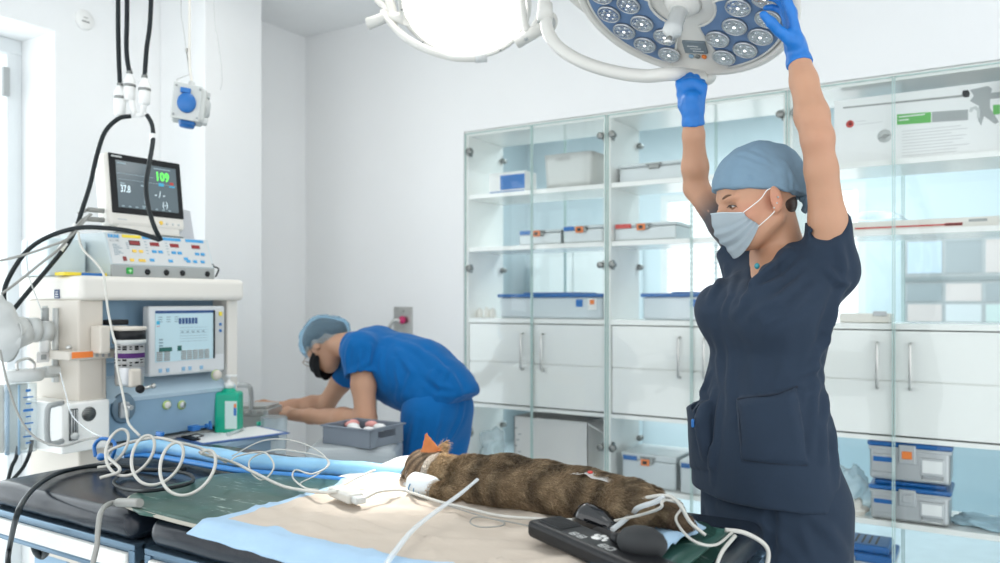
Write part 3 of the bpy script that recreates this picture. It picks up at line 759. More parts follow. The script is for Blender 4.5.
for x0, x1 in ((-2.13, -1.525), (-1.49, -.40)):
    mb = MB()
    for y in (TY0, TY1 - .03): mb.box((x0, y, TZ - .075), (x1, y + .03, TZ - .062), .003); mb.box((x0, y + .004, TZ - .135), (x1, y + .026, TZ - .125), .003); mb.box((x0, y + .006, TZ - .13), (x1, y + .024, TZ - .07))
    for x in (x0, x1 - .02): mb.box((x, TY0, TZ - .135), (x + .02, TY1, TZ - .075), .003)
    mb.box((x0, TY0 + .02, TZ - .075), (x1, TY1 - .02, TZ - .066))
    part('frame', mb, M_rail, r)
    mb = MB(); mb.box((x0 + .02, TY0 - .006, TZ - .118), (x1 - .02, TY0 + .008, TZ - .082), .004); part('rail_inset', mb, M_inset, r)
mb = MB(); mb.tube([(-1.53, TY0 + .02, TZ - .11), (-1.485, TY0 + .02, TZ - .11)], .012); mb.tube([(-1.53, TY1 - .02, TZ - .11), (-1.485, TY1 - .02, TZ - .11)], .012); part('hinge', mb, M_dsteel, r)
mb = MB(); mb.box((-1.22, 1.2, .10), (-1.0, 1.46, TZ - .13), .02); part('column', mb, M_alu, r)
mb = MB(); mb.box((-1.6, 1.08, .02), (-.62, 1.58, .11), .03); part('base', mb, M_cream, r)
for x in (-1.5, -.72):
    for y in (1.13, 1.53):
        mb = MB(); mb.tube([(x, y - .015, .03), (x, y + .015, .03)], .03, 16); part('caster', mb, M_rubber, r)
mb = MB(); mb.tube([(-2.0, 1.10, TZ - .13), (-1.2, 1.28, .62)], .012); mb.tube([(-2.0, 1.55, TZ - .13), (-1.2, 1.4, .62)], .012); part('brace', mb, M_rail, r)
mb = MB(); mb.tube(catmull([Pz(33, 526, .76), Pz(35, 548, .70), Pz(42, 556, .66), Pz(47, 548, .70), Pz(46, 530, .74)]), .010); part('cable_hook', mb, M_rubber, r)

# green mat, blue warming roll, underpad
def outline_sheet(name, poly, z, m, thick=.004, wav=.002, fr=9, edge=.0, sub=.03, lab=None, cat=None, parent=None, hfn=None, seed=0):
    lo = Vector((min(p[0] for p in poly), min(p[1] for p in poly))); hi = Vector((max(p[0] for p in poly), max(p[1] for p in poly)))
    bm = bmesh.new(); vs = [bm.verts.new((p[0], p[1], 0)) for p in poly]; f = bm.faces.new(vs)
    n = int((hi.x - lo.x) / sub); m_ = int((hi.y - lo.y) / sub)
    for k in range(1, n):
        g = bm.verts[:] + bm.edges[:] + bm.faces[:]; bmesh.ops.bisect_plane(bm, geom=g, plane_co=(lo.x + (hi.x - lo.x) * k / n, 0, 0), plane_no=(1, 0, 0))
    for k in range(1, m_):
        g = bm.verts[:] + bm.edges[:] + bm.faces[:]; bmesh.ops.bisect_plane(bm, geom=g, plane_co=(0, lo.y + (hi.y - lo.y) * k / m_, 0), plane_no=(0, 1, 0))
    bm.faces.ensure_lookup_table(); bm.normal_update()
    if bm.faces[0].normal.z < 0: bmesh.ops.reverse_faces(bm, faces=bm.faces[:])
    for v in bm.verts:
        h = z + wav * mnoise.noise(Vector((v.co.x * fr, v.co.y * fr * 1.5, seed)))
        if hfn: h += hfn(v.co.x, v.co.y)
        v.co.z = h
    bm.normal_update()
    r_ = bmesh.ops.solidify(bm, geom=bm.faces[:], thickness=thick)
    for f in bm.faces: f.smooth = True
    mb = MB(); mb.bm.free(); mb.bm = bm
    return mb
M_gmat = mat('green_mat', (.035, .115, .09), .32, var=.45, vscale=7, bump=.25, bscale=20, stretch=(1, 1, 1))
def add_scuffs(m, col=(.42, .52, .47)):
    nt = m.node_tree; b = nt.nodes['Principled BSDF']; src = b.inputs['Base Color'].links[0].from_socket
    tc = nt.nodes.new('ShaderNodeTexCoord'); mp = nt.nodes.new('ShaderNodeMapping'); mp.inputs['Scale'].default_value = (5, 26, 10); mp.inputs['Rotation'].default_value = (0, 0, .5)
    n = nt.nodes.new('ShaderNodeTexNoise'); n.inputs['Scale'].default_value = 2.2; n.inputs['Detail'].default_value = 8; n.inputs['Roughness'].default_value = .75
    mr = nt.nodes.new('ShaderNodeMapRange'); mr.inputs[1].default_value = .585; mr.inputs[2].default_value = .68
    mx = nt.nodes.new('ShaderNodeMix'); mx.data_type = 'RGBA'; mx.inputs[7].default_value = (*col, 1)
    nt.links.new(tc.outputs['Object'], mp.inputs[0]); nt.links.new(mp.outputs[0], n.inputs['Vector']); nt.links.new(n.outputs['Fac'], mr.inputs[0])
    nt.links.new(mr.outputs[0], mx.inputs[0]); nt.links.new(src, mx.inputs[6]); nt.links.new(mx.outputs[2], b.inputs['Base Color'])
add_scuffs(M_gmat)
def pz2(px, py, z): q = Pz(px, py, z); return (q.x, q.y)
MZ = TZ + .018
gp = [pz2(128, 505, MZ), pz2(127, 500, MZ), pz2(131, 495, MZ), pz2(143, 491, MZ), pz2(175, 483, MZ), pz2(222, 474, MZ), pz2(262, 471, MZ), (-1.36, 1.50), (-1.0, 1.52), (-.43, 1.50), (-.43, 1.10), (-1.0, 1.06), (-1.22, 1.05), (-1.26,1.0), pz2(200, 525, MZ), pz2(160, 515, MZ), pz2(140, 512, MZ)]
mb = outline_sheet('mat', gp, MZ, M_gmat, .006, .003, 8)
r = empty('warming_mat', (-1.3, 1.2, TZ), 'scuffed dark green rubber mat lying on the black table pads', 'mat')
part('mat', mb, M_gmat, r)
mb = MB(); mb.tube(catmull([Vector((*p, MZ - .004)) for p in (gp[13], gp[14], gp[15], gp[0], gp[1], gp[2], gp[3])], 4), .0042, 6); part('edge_binding', mb, mat('binding_beige', (.42, .40, .34), .8, bump=.3), r)
# blue inflatable roll along the far edge
M_bpad = mat('light_blue_film', (.28, .56, .80), .3, var=.12, vscale=14, bump=.3, bscale=30)
r = empty('blue_warming_pad', (-1.7, 1.62, TZ), 'long light blue tube pad along the far edge of the table', 'pad')
pts = [Pz(118, 452, .94), Pz(135, 447, .945), Pz(160, 447, .94), Pz(200, 453, .94), Pz(250, 461, .94), Pz(310, 466, .94), Pz(370, 471, .94), Pz(440, 478, .935)]
mb = MB(); mb.tube(catmull(pts, 6), [.012 + .012 * min(1, k / 5) + .0015 * math.sin(k * 1.3) for k in range(43)], 14, flat=((0, 0, 1), .85)); part('tube', mb, M_bpad, r)
mb = MB(); pts2 = [p + Vector((0, -.035, -.018)) for p in pts[1:]]
mb.tube(catmull(pts2, 6), .013, 10, flat=((0, 0, 1), .55)); part('seam_flap', mb, mat('blue_film', (.05, .26, .66), .3, var=.1), r)
mb = MB(); q = Pz(107, 449, .95); mb.tube(catmull([q + Vector((-.02, -.02, -.02)), q + Vector((-.025, -.02, .01)), q + Vector((.0, -.015, .03)), q + Vector((.03, 0, .022)), q + Vector((.035, 0, .0)), q + Vector((.02, 0, -.025))], 8), .005, 8)
part('strap', mb, M_blue, r); mb = MB(); mb.ell(Pz(101, 457, .94), (.014, .010, .010)); part('strap_ball', mb, M_blue, r); mb = MB(); q2 = Pz(160, 440, .955); mb.ell(q2, (.013, .01, .018)); mb.cbox(q2 + Vector((0, 0, .018)), (.028, .012, .012), .003)
part('strap_clip', mb, M_blue, r)
# absorbent underpad with raised head pillow
DZ = MZ + .008
def hf(x, y):
    h = .030 * math.exp(-((x + 1.20) / .13) ** 2 - ((y - 1.60) / .13) ** 2)
    for k, (a, sc, wd, am) in enumerate(((.35, 3.1, .10, .010), (-.5, 4.3, .12, .007), (.9, 5.2, .12, .006), (.15, 8.0, .18, .004))):
        q = mnoise.noise(Vector(((x * math.cos(a) + y * math.sin(a)) * sc, (-x * math.sin(a) + y * math.cos(a)) * sc * 2.6, k * 7.7)))
        h += (am * math.exp(-(q / wd) ** 2) - am * .35) * .8 * min(1, max(0, (y - 1.0) / .06))
    h += .0055 * mnoise.noise(Vector((x * 5.3 + y * 6, y * 16 - x * 4, 4))) * min(1, max(0, (y - 1.0) / .1)) + .003 * mnoise.noise(Vector((x * 22, y * 30, 1)))
    h = max(h, -.0025)
    if y < TY0 - .005: h -= (TY0 - .005 - y) * .5
    return h
dp = [(-1.30, .965), (-1.0, .955), (-.72, .960), (-.50, .972), (-.475, 1.2), (-.465, 1.47), (-.62, 1.60), (-1.0, 1.64), (-1.28, 1.66), (-1.295, 1.45), (-1.285, 1.15)]
r = empty('absorbent_underpad', (-.9, 1.3, MZ), 'creased white absorbent underpad with pale blue border beneath the cat', 'underpad')
mb = outline_sheet('pad', dp, DZ, None, .003, .0012, 20, sub=.011, hfn=hf)
M_drape = mat('absorbent_paper', (.58, .50, .42), .9, var=.05, vscale=3, bump=.35, bscale=26)
M_dblue = mat('pale_blue_film', (.38, .56, .74), .55, var=.06, vscale=20, bump=.2, bscale=60)
for f in mb.bm.faces:
    c = f.calc_center_median()
    e = c.y < 1.035 or c.x < -1.272 or c.x > -.545 + .0 * c.y or c.y > 1.63
    f.material_index = 1 if e else 0
part('pad', mb, [M_drape, M_dblue], r)
# blanket edges hanging at the right end
mb = MB(); mb.grid(lambda u, v: (-.50 + .085 * v, 1.06 + .44 * u + .01 * math.sin(8 * v), MZ + .002 - .018 * v * v + .004 * math.sin(u * 9)), 24, 8, .004)
solo('green_cloth', mb, M_gmat, 'dark green cloth corner poking out at the right end of the table', 'cloth')

# ================================================================== anaesthesia machine by the window wall
XF = -2.50
AN = empty('anaesthesia_machine', (-2.68, 1.78, 0), 'large cream and blue anaesthesia machine standing left of the table', 'machine')
def yx(px, x=XF): return PX(px, 300, x).y
def zy(px, py, x=XF): return PX(px, py, x).z
Y0, Y1 = 1.455, 2.105
# top slab with rounded edge
mb = MB(); mb.box((-2.86, Y0 - .005, 1.352), (XF + .02, Y1, 1.432), .018, seg=4); part('top_shelf', mb, M_cream, AN)
q = PY(57, 294, Y0 - .006); mb = MB(); mb.cbox(q, (.03, .002, .03)); part('emblem', mb, mat('navy_print', (.02, .05, .14), .5), AN)
mb = MB()
for k in range(3): mb.cbox(q + Vector((0, -.0015, -.009 + k * .008)), (.020 - .004 * k, .001, .003))
part('emblem_mark', mb, M_paper, AN)
mb = MB(); mb.box((-2.80, Y0 + .02, .30), (-2.60, Y1 - .01, 1.355), .004); part('body', mb, M_mblue, AN)
mb = MB(); mb.box((-2.80, Y0 + .0, 1.02), (-2.50, Y0 + .085, 1.354), .006); mb.box((-2.80, Y0 + .005, .5), (-2.505, Y0 + .10, 1.20), .006); part('left_post', mb, M_beige, AN)
mb = MB(); mb.box((-2.78, Y1 - .055, .3), (-2.515, Y1 - .005, 1.354), .006); part('right_post', mb, M_cream, AN)
mb = MB()
for k in range(3): mb.box((-2.605, Y0 + .10, 1.19 - k * .052), (-2.588, Y0 + .36, 1.192 - k * .052))
part('panel_ridges', mb, M_mblue2, AN)
# lower blue console with pale sloping top
prof = [(-2.62, .86), (-2.53, .875), (-2.515, 1.01), (-2.62, 1.085)]
mb = MB(); mb.prism([(x, Y0 + .08, z) for x, z in prof], (0, Y1 - Y0 - .09, 0)); part('console', mb, M_mblue, AN)
mb = MB(); mb.prism([(-2.512, Y0 + .09, 1.008), (-2.508, Y0 + .09, 1.022), (-2.60, Y0 + .09, 1.092), (-2.62, Y0 + .09, 1.086)], (0, Y1 - Y0 - .11, 0)); part('console_ledge', mb, M_mblue2, AN)
for px, m_ in ((167, M_cream), (182, M_alu)):
    c = PX(px, 405, -2.514); M = mx_from((0, 1, 0), (0, 0, 1), (1, 0, 0), c)
    mb = MB(); mb.lathe([(0, .004), (.008, .004), (.0165, .001), (.0165, -.004)], M, 24); k = part('gauge', mb, mat('lime_ring', (.45, .60, .22), .5), AN)
    mb = MB(); mb.lathe([(0, .007), (.0115, .007), (.0115, .002)], M, 24); part('gauge_face', mb, m_, k)
c = PX(124, 408, -2.51); M = mx_from((0, 1, 0), (0, 0, 1), (1, 0, 0), c)
mb = MB(); mb.lathe([(0, .004), (.04, .004), (.045, -.005)], M, 28, sy=1.15); part('port_plate', mb, mat('slate', (.16, .24, .31), .4), AN)
mb = MB(); mb.cbox(c + Vector((.012, -.008, -.005)), (.02, .034, .055), .006); mb.tube([c + Vector((.02, -.008, .01)), c + Vector((.05, -.005, .005))], .009); part('port', mb, M_alu, AN)
# screen module
SCX = -2.505
ys0, ys1 = yx(149, SCX), yx(225, SCX)
mb = MB(); mb.box((SCX - .04, ys0, 1.085), (SCX, ys1, 1.332), .008); sm = part('screen_module', mb, mat('pale_lilac_plastic', (.70, .72, .73), .4, var=.02), AN)
def rect(px0, py0, px1, py1, x): # quad on plane X=x from photo pixels, true rectangle from mean heights
    return (yx(px0, x), yx(px1, x), (zy(px0, py0, x) + zy(px1, py0, x)) / 2, (zy(px0, py1, x) + zy(px1, py1, x)) / 2)
ya, yb = yx(155, SCX), yx(214, SCX); za, zb_ = 1.316, 1.135
mb = MB(); mb.box((SCX - .001, ya, zb_), (SCX + .002, yb, za)); part('screen', mb, mat('lcd_pale', (.45, .60, .66), .25, emit=(.42, .62, .66), estr=.18), sm)
def sq(name, u0, v0, u1, v1, m, lift=.003):
    mb = MB(); 
    for (a, b, c_, d) in ([(u0, v0, u1, v1)] if not hasattr(u0, '__len__') else u0):
        mb.box((SCX + .0018, ya + (yb - ya) * a, za + (zb_ - za) * d), (SCX + lift, ya + (yb - ya) * c_, za + (zb_ - za) * b))
    return part(name, mb, m, sm)
M_scd = mat('lcd_navy', (.02, .07, .22), .4); M_sct = mat('lcd_grey', (.22, .32, .38), .5)
sq('screen_bar', 0, 0, 1, .055, M_scd)
sq('waveform', [(.38 + .055 * k, .15, .40 + .055 * k + .02, .27) for k in range(6)], 0, 0, 0, M_scd)
rl = [(.05 + .13 * (k % 3), .12 + .045 * (k // 3), .11 + .13 * (k % 3), .135 + .045 * (k // 3)) for k in range(9)] + [(.4, .34 + .055 * k, .88, .345 + .055 * k) for k in range(6)] + [(.42 + .09 * k, .42, .46 + .09 * k, .44) for k in range(5)] + [(.06, .55 + .06 * k, .12, .58 + .06 * k) for k in range(4)]
sq('screen_text', rl, 0, 0, 0, M_sct)
sq('screen_icon', 0.02, .2, .07, .27, mat('cyan_icon', (.05, .45, .7), .5)); sq('screen_line', 0.02, .30, .07, .31, M_red)
sq('screen_edge', 0.98, .0, 1.0, 1, M_black, .006)
sq('soft_keys', [(.02 + .12 * (k // 5) , .80 + .038 * (k % 5), .11 + .12 * (k // 5), .828 + .038 * (k % 5)) for k in range(10)] + [(.42 + .1 * (k // 5), .80 + .038 * (k % 5), .50 + .1 * (k // 5), .828 + .038 * (k % 5)) for k in range(25)], 0, 0, 0, M_grey, .004)
sq('soft_key_group', [(.06, .72, .26, .80), (.36, .70, .42, .80)], 0, 0, 0, mat('dark_green_key', (.02, .12, .1), .5), .005)
for k, u in enumerate((.08, .20, .46, .57, .77)):
    mb = MB(); mb.cbox((SCX + .002, ya + (yb - ya) * u, 1.105), (.004, .012, .014), .001); part('button', mb, mat('blue_button', (.28, .50, .70), .4), sm)
mb = MB(); mb.box((SCX - .001, yb + .006, 1.15), (SCX + .001, ys1 - .006, 1.31)); part('side_panel', mb, M_lgrey, sm)
mb = MB(); mb.cbox((SCX + .003, (yb + ys1) / 2 + .002, 1.302), (.004, .013, .016), .001); part('warning_label', mb, M_yellow, sm)
for k in range(2):
    mb = MB(); mb.cbox((SCX + .003, (yb + ys1) / 2 + .002, 1.262 - .024 * k), (.004, .01, .01), .001); part('button', mb, M_blue, sm)
# manifold bar + vaporiser
mb = MB(); mb.box((-2.60, yx(66, -2.5), zy(90, 359)), (-2.485, yx(115, -2.5), zy(90, 350)), .004); bar = part('vaporiser_bar', mb, M_beige, AN)
mb = MB(); mb.box((-2.486, yx(72, -2.484), zy(82, 357.5)), (-2.483, yx(93, -2.484), zy(82, 351.5))); part('label', mb, M_orange, bar)
for px in (69, 87): c = PX(px, 349, -2.51); mb = MB(); mb.lathe([(0, 0), (.009, 0), (.009, .008), (.005, .012), (0, .012)], Matrix.Translation(c), 16); part('valve', mb, M_steel, bar)
mb = MB()
for px in (97, 103, 109): c = PX(px, 355, -2.484); mb.cbox(c, (.003, .008, .012))
part('printed_text', mb, M_grey, bar)
vc = PX(129.5, 350, -2.44); vc.z = 0
ztop, zbot = zy(130, 326, -2.44), zy(130, 388, -2.44)
V = MB(); Mv = Matrix.Translation((vc.x, vc.y, 0))
V.lathe([(0, zbot + .01), (.042, zbot + .01), (.045, zbot + .02), (.045, ztop - .05), (.045, ztop - .045)], Mv, 36)
vp = part('vaporiser_body', V, M_alu, AN)
mb = MB(); mb.lathe([(.048, ztop - .058), (.052, ztop - .056), (.052, ztop - .045), (.048, ztop - .043)], Mv, 36); part('dial_scale', mb, M_lgrey, vp)
mb = MB(); mb.lathe([(0, ztop - .045), (.05, ztop - .045), (.05, ztop - .016), (.046, ztop - .014), (0, ztop - .014)], Mv, 36); part('dial', mb, M_black, vp)
mb = MB(); mb.lathe([(0, ztop - .014), (.052, ztop - .014), (.054, ztop - .008), (.052, ztop - .002), (0, ztop)], Mv, 36); part('dial_cap', mb, M_beige, vp)
def band(z0, z1, m, nm, rr=.0462, a0=-1.9, a1=.9):
    mb = MB(); mb.grid(lambda u, v: (vc.x + rr * math.cos(a0 + (a1 - a0) * u), vc.y + rr * math.sin(a0 + (a1 - a0) * u), z0 + (z1 - z0) * v), 24, 3, .0005); return part(nm, mb, m, vp)
band(ztop - .135, ztop - .06, M_paper, 'label'); band(ztop - .104, ztop - .088, M_purple, 'purple_band', .0469)
mb = MB()
for k in range(22):
    a = -1.7 + (k % 6) * .4; z = ztop - .067 - .0075 * (k // 6) if k < 11 else ztop - .110 - .0085 * ((k - 11) // 4)
    mb.cbox((0, 0, 0), (.001, .013 if k % 3 else .008, .0035 if k % 2 else .006), M=Matrix.Translation((vc.x, vc.y, z)) @ Matrix.Rotation(a, 4, 'Z') @ Matrix.Translation((.0474, 0, 0)))
part('printed_text', mb, M_black, vp)
mb = MB(); c = PX(136, 380, -2.40); mb.cbox(c + Vector((-.01, -.004, .008)), (.04, .04, .062), .008); part('filler_block', mb, M_beige, vp)
mb = MB(); c = PX(139, 389, -2.385); mb.lathe([(0, 0), (.013, 0), (.014, .01), (.011, .015), (0, .015)], frame_from_z((1, 0, 0), c), 20); part('filler_knob', mb, M_black, vp)
mb = MB(); mb.tube([c + Vector((.0, .015, .0)), c + Vector((.0, .05, .005))], .006); mb.ell(c + Vector((0, .052, .005)), .009); part('lever', mb, M_steel, vp)
mb = MB(); mb.cbox((vc.x - .03, vc.y - .083, ztop - .042), (.06, .035, .09), .006); mb.cbox((vc.x - .03, vc.y - .05, ztop - .006), (.05, .10, .014), .004); part('lock_bracket', mb, M_beige, vp)
mb = MB(); mb.cbox((vc.x - .06, vc.y - .01, ztop + .012), (.04, .07, .018), .004); part('lock_lever', mb, M_black, vp)
# absorber module with handle, flowmeter and vent (front left, low)
ya_, yb_ = 1.385, 1.545; xm_ = -2.47
mb = MB(); mb.box((-2.72, ya_, .872), (xm_, yb_, 1.030), .008); bx = part('flow_module', mb, M_lam, AN)
mb = MB(); c0 = PX(62, 401, xm_); c1 = PX(62, 443, xm_)
hp = [c0 + Vector((0, 0, -.006)), c0 + Vector((.02, -.035, -.006)), c0 + Vector((.02, -.055, -.02)), c1 + Vector((.02, -.055, .02)), c1 + Vector((.02, -.035, .006)), c1 + Vector((0, 0, .006))]
mb.tube(catmull(hp, 6), .0085, 10); part('handle', mb, M_grey, bx)
mb = MB(); ca, cb_ = PX(70, 409, xm_), PX(76, 440, xm_); mb.box((xm_ - .002, ca.y - .004, cb_.z), (xm_ + .006, cb_.y + .004, ca.z), .002); fm = part('flowmeter', mb, mat('smoky_plastic', (.12, .13, .13), .2), bx)
mb = MB()
for k in range(3): y = ca.y + .002 + k * .008; mb.tube([(xm_ + .007, y, cb_.z + .004), (xm_ + .007, y, ca.z - .004)], .0018, 6)
part('flow_tube', mb, M_alu, fm)
mb = MB(); c = PX(75, 436, xm_ + .012); mb.lathe([(0, -.008), (.011, -.008), (.011, .006), (0, .006)], frame_from_z((1, 0, 0), c), 16); part('knob', mb, M_lgrey, fm)
mb = MB(); c = PX(89, 414, xm_); mb.lathe([(0, .002), (.022, .002), (.024, 0)], frame_from_z((1, 0, 0), c), 28); part('vent', mb, M_dsteel, bx)
mb = MB()
for k in range(-3, 4): mb.cbox(c + Vector((.003, 0, k * .006)), (.002, 2 * math.sqrt(max(1e-6, .021 ** 2 - (k * .006) ** 2)), .0018))
part('vent_slats', mb, M_black, bx)
# base column below
mb = MB(); mb.box((-2.85, Y0 + .03, .1), (-2.56, Y1 - .02, .86), .01); part('cabinet_body', mb, M_cream, AN)
mb = MB(); mb.box((-2.95, Y0 - .1, .05), (-2.45, Y1 + .02, .12), .02); part('base', mb, M_lgrey, AN)
# worktop
mb = MB(); mb.box((-2.64, 1.56, .822), (-2.33, 2.14, .846), .006); mb.box((-2.60, 1.60, .76), (-2.35, 2.12, .822), .006); part('work_shelf', mb, mat('machine_slate_blue', (.25, .36, .46), .4), AN)
# breathing circuit block on the left
BX = -2.62
def ax(px, py, x=BX): return PX(px, py, x)
mb = MB(); mb.tube([ax(56, 308), ax(55, 376)], .0105, 10); mb.tube([ax(45, 306), ax(45, 330)], .008, 10); part('circuit_rod', mb, M_lgrey, AN)
mb = MB(); mb.tube([ax(45, 308), ax(45, 321)], .0115, 12); mb.mi = 1; mb.tube([ax(45, 321), ax(45, 352)], .017, 12); part('pressure_gauge_tube', mb, [M_grey, M_white], AN)
mb = MB(); c = ax(6, 336); mb.tube(catmull([ax(-14, 300), ax(-4, 316), c + Vector((0, 0, -.005)), ax(10, 340)], 4), [.045] * 3 + [.055] * 4 + [.066] * 3 + [.070] * 3, 24); mb.tube([c, ax(26, 330)], [.055, .045], 20); mb.tube([ax(26, 330), ax(37, 330)], .040, 20); mb.tube([ax(37, 331), ax(50, 331)], .034, 20); part('ventilator_elbow', mb, M_lgrey, AN)
mb = MB(); c = ax(24, 374); mb.lathe([(0, -.022), (.050, -.022), (.058, -.014), (.058, .006), (.052, .013), (.02, .016), (0, .016)], Matrix.Translation(c), 32); mb.tube([c + Vector((.0, .04, .0)), ax(53, 372)], .018, 12); dk = part('valve_disc', mb, M_lgrey, AN)
mb = MB(); mb.tube(catmull([c + Vector((.02, -.03, .015)), c + Vector((.02, -.03, .04)), c + Vector((.02, 0, .05)), c + Vector((.02, .02, .035)), c + Vector((.02, .02, .015))]), .0045); part('wire_bail', mb, M_steel, dk)
mb = MB(); mb.cbox(ax(54, 370), (.04, .06, .028), .006); mb.cbox(ax(57, 379), (.02, .03, .02), .004); part('clamp', mb, M_lgrey, AN)
mb = MB(); mb.cbox(ax(43, 357), (.005, .04, .035), .002); mb.mi = 1; mb.cbox(ax(43, 357) + Vector((.004, 0, 0)), (.002, .016, .016)); part('tag', mb, [M_paper, M_grey], AN)
mb = MB(); mb.lathe([(0, zy(20, 452, BX)), (.045, zy(20, 452, BX)), (.045, zy(20, 384, BX)), (0, zy(20, 384, BX))], Matrix.Translation((BX - .01, ax(22, 400).y, 0)), 28); cn = part('absorber_canister', mb, M_clear, AN)
mb = MB()
for k in range(9): mb.cbox((BX + .037, ax(22, 400).y - .0, zy(20, 390 + k * 6.5, BX)), (.002, .03 if k % 2 else .015, .004 + .004 * (k % 3 == 0)))
part('scale', mb, M_blue, cn)
mb = MB(); mb.box((BX - .1, ax(3, 400).y - .0, zy(10, 456, BX)), (BX - .06, ax(38, 400).y, zy(10, 386, BX)), .004); part('canister_back', mb, M_cream, AN)
mb = MB(); mb.tube([ax(7, 455, BX - .05), ax(7, 385, BX - .05)], .007); mb.tube([ax(19, 455, BX + .03), ax(19, 385, BX + .03)], .0035); part('canister_rod', mb, M_mblue, AN)
for a in ([(18, 446), (16, 458), (12, 466), (8, 480)], [(32, 440), (30, 452), (24, 466), (16, 476), (10, 482)]):
    mb = MB(); mb.tube(catmull([ax(*q) for q in a]), .006); part('drain_hose', mb, M_rubber, AN)

# electrosurgery unit on the slab
EX = -2.56; ez0 = 1.4325
E = empty('electrosurgery_unit', (EX - .1, 1.80, ez0), 'grey electrosurgery unit with red digit displays on top of the machine', 'medical device')
ey0, ey1 = yx(110, EX), yx(213, EX); ez1 = 1.585
# shell leaning back
mb = MB(); sh = [(EX, ez0 + .0), (EX + .004, ez0 + .045), (EX - .035, ez1), (EX - .30, ez1), (EX - .30, ez0)]
mb.prism([(x, ey0, z) for x, z in sh], (0, ey1 - ey0, 0)); part('housing', mb, mat('pale_blue_grey', (.55, .63, .66), .4), E)
fr = Vector((-.039, 0, ez1 - ez0 - .045)).normalized(); fn = Vector((fr.z, 0, -fr.x))
Mf = mx_from((0, 1, 0), fr, fn, (EX + .004, ey0, ez0 + .045)); FWd = ey1 - ey0; FHt = .112
def fbox(nm, lst, m, th=.002, base=0.0005, par=None):
    if len(lst) > 1 and ('button' in nm or 'bar' in nm): return [fbox(nm, [q], m, th, base, par) for q in lst][0]
    mb = MB()
    for (a, b, c_, d) in lst: mb.box((a * FWd, b * FHt, base), (c_ * FWd, d * FHt, th), M=Mf)
    return part(nm, mb, m, par or E)
fp = fbox('front_panel', [(0.015, .0, .985, 1)], mat('panel_grey_white', (.62, .64, .64), .45), .0015)
fbox('digit_window', [(.20, .64, .30, .80)], M_black, .003, par=fp)
fbox('digit_display', [(.205, .66, .295, .78)], mat('red_digits', (.22, .012, .015), .3, emit=(.8, .05, .03), estr=.06), .0035, par=fp)
for a in (.395, .59, .81): fbox('digit_display', [(a, .66, a + .085, .78)], mat('red_digits', (.35, .02, .02), .3), .0035, par=fp)
fbox('red_switch', [(.115, .10, .145, .24)], mat('dark_red', (.22, .015, .015), .4), .004, par=fp)
fbox('yellow_bar', [(.15, .885, .32, .985)], M_yellow, .0025, par=fp)
fbox('blue_bar', [(.335, .885, .71, .985), (.76, .885, .95, .985)], mat('panel_blue', (.06, .35, .68), .5), .0025, par=fp)
fbox('yellow_button', [(x, y, x + .035, y + .09) for x, y in ((.215, .40), (.275, .40), (.175, .09), (.255, .09), (.28, .09))], mat('amber', (.9, .60, .08), .5), .004, par=fp)
fbox('blue_button', [(x, y, x + .04, y + .09) for x, y in ((.40, .42), (.46, .42), (.59, .42), (.65, .42), (.83, .42), (.89, .42), (.36, .12), (.54, .12), (.72, .14), (.70, .22), (.79, .14), (.87, .14))], mat('panel_blue', (.06, .35, .68), .5), .004, par=fp)
fbox('printed_text', [(.05, .62 - .055 * k, .09 + .02 * (k % 3), .64 - .055 * k) for k in range(7)] + [(.17, .70 - .06 * k, .19, .72 - .06 * k) for k in range(4)] + [(.345, .78 - .1 * k, .365, .80 - .1 * k) for k in range(5)] + [(.545, .78 - .1 * k, .565, .80 - .1 * k) for k in range(5)], M_sct, .0022, par=fp)
text_part('maker_name', 'ERBE', .017, Mf @ Matrix.Translation((.022 * FWd, .86 * FHt, .0022)), mat('panel_blue', (.06, .35, .68), .5), fp, bold=.0006, sx=1.15)
text_part('model_text', 'ICC 300', .010, Mf @ Matrix.Translation((.03 * FWd, .74 * FHt, .0022)), M_grey, fp)
mb = MB(); mb.box((EX + .0, ey0, ez0), (EX + .010, ey1, ez0 + .042), .003); lw = part('socket_strip', mb, M_grey, E)
mb = MB(); mb.cbox((EX + .011, ey0 + .065, ez0 + .022), (.006, .024, .022), .002); part('green_switch', mb, mat('switch_green', (.02, .35, .06), .4), lw)
mb = MB(); mb.cbox((EX + .015, ey0 + .065, ez0 + .022), (.002, .003, .012)); mb.cbox((EX + .0152, ey0 + .065, ez0 + .022), (.002, .012, .003)); part('switch_mark', mb, mat('pale_green', (.5, .85, .5), .5), lw)
for u in (.32, .50, .66, .92):
    mb = MB(); mb.lathe([(0, .006), (.008, .006), (.011, .001), (.011, -.001)], frame_from_z((1, 0, 0), (EX + .010, ey0 + FWd * u, ez0 + .02)), 20); part('socket', mb, M_black, lw)
mb = MB(); mb.box((EX - .02, ey1 - .03, ez0 + .02), (EX + .0, ey1 + .006, ez0 + .06), .003); mb.tube(catmull([(EX, ey1 + .004, ez0 + .05), (EX + .01, ey1 + .018, ez0 + .04), (EX + .0, ey1 + .012, ez0 + .01)]), .003); part('side_clip', mb, M_black, E)
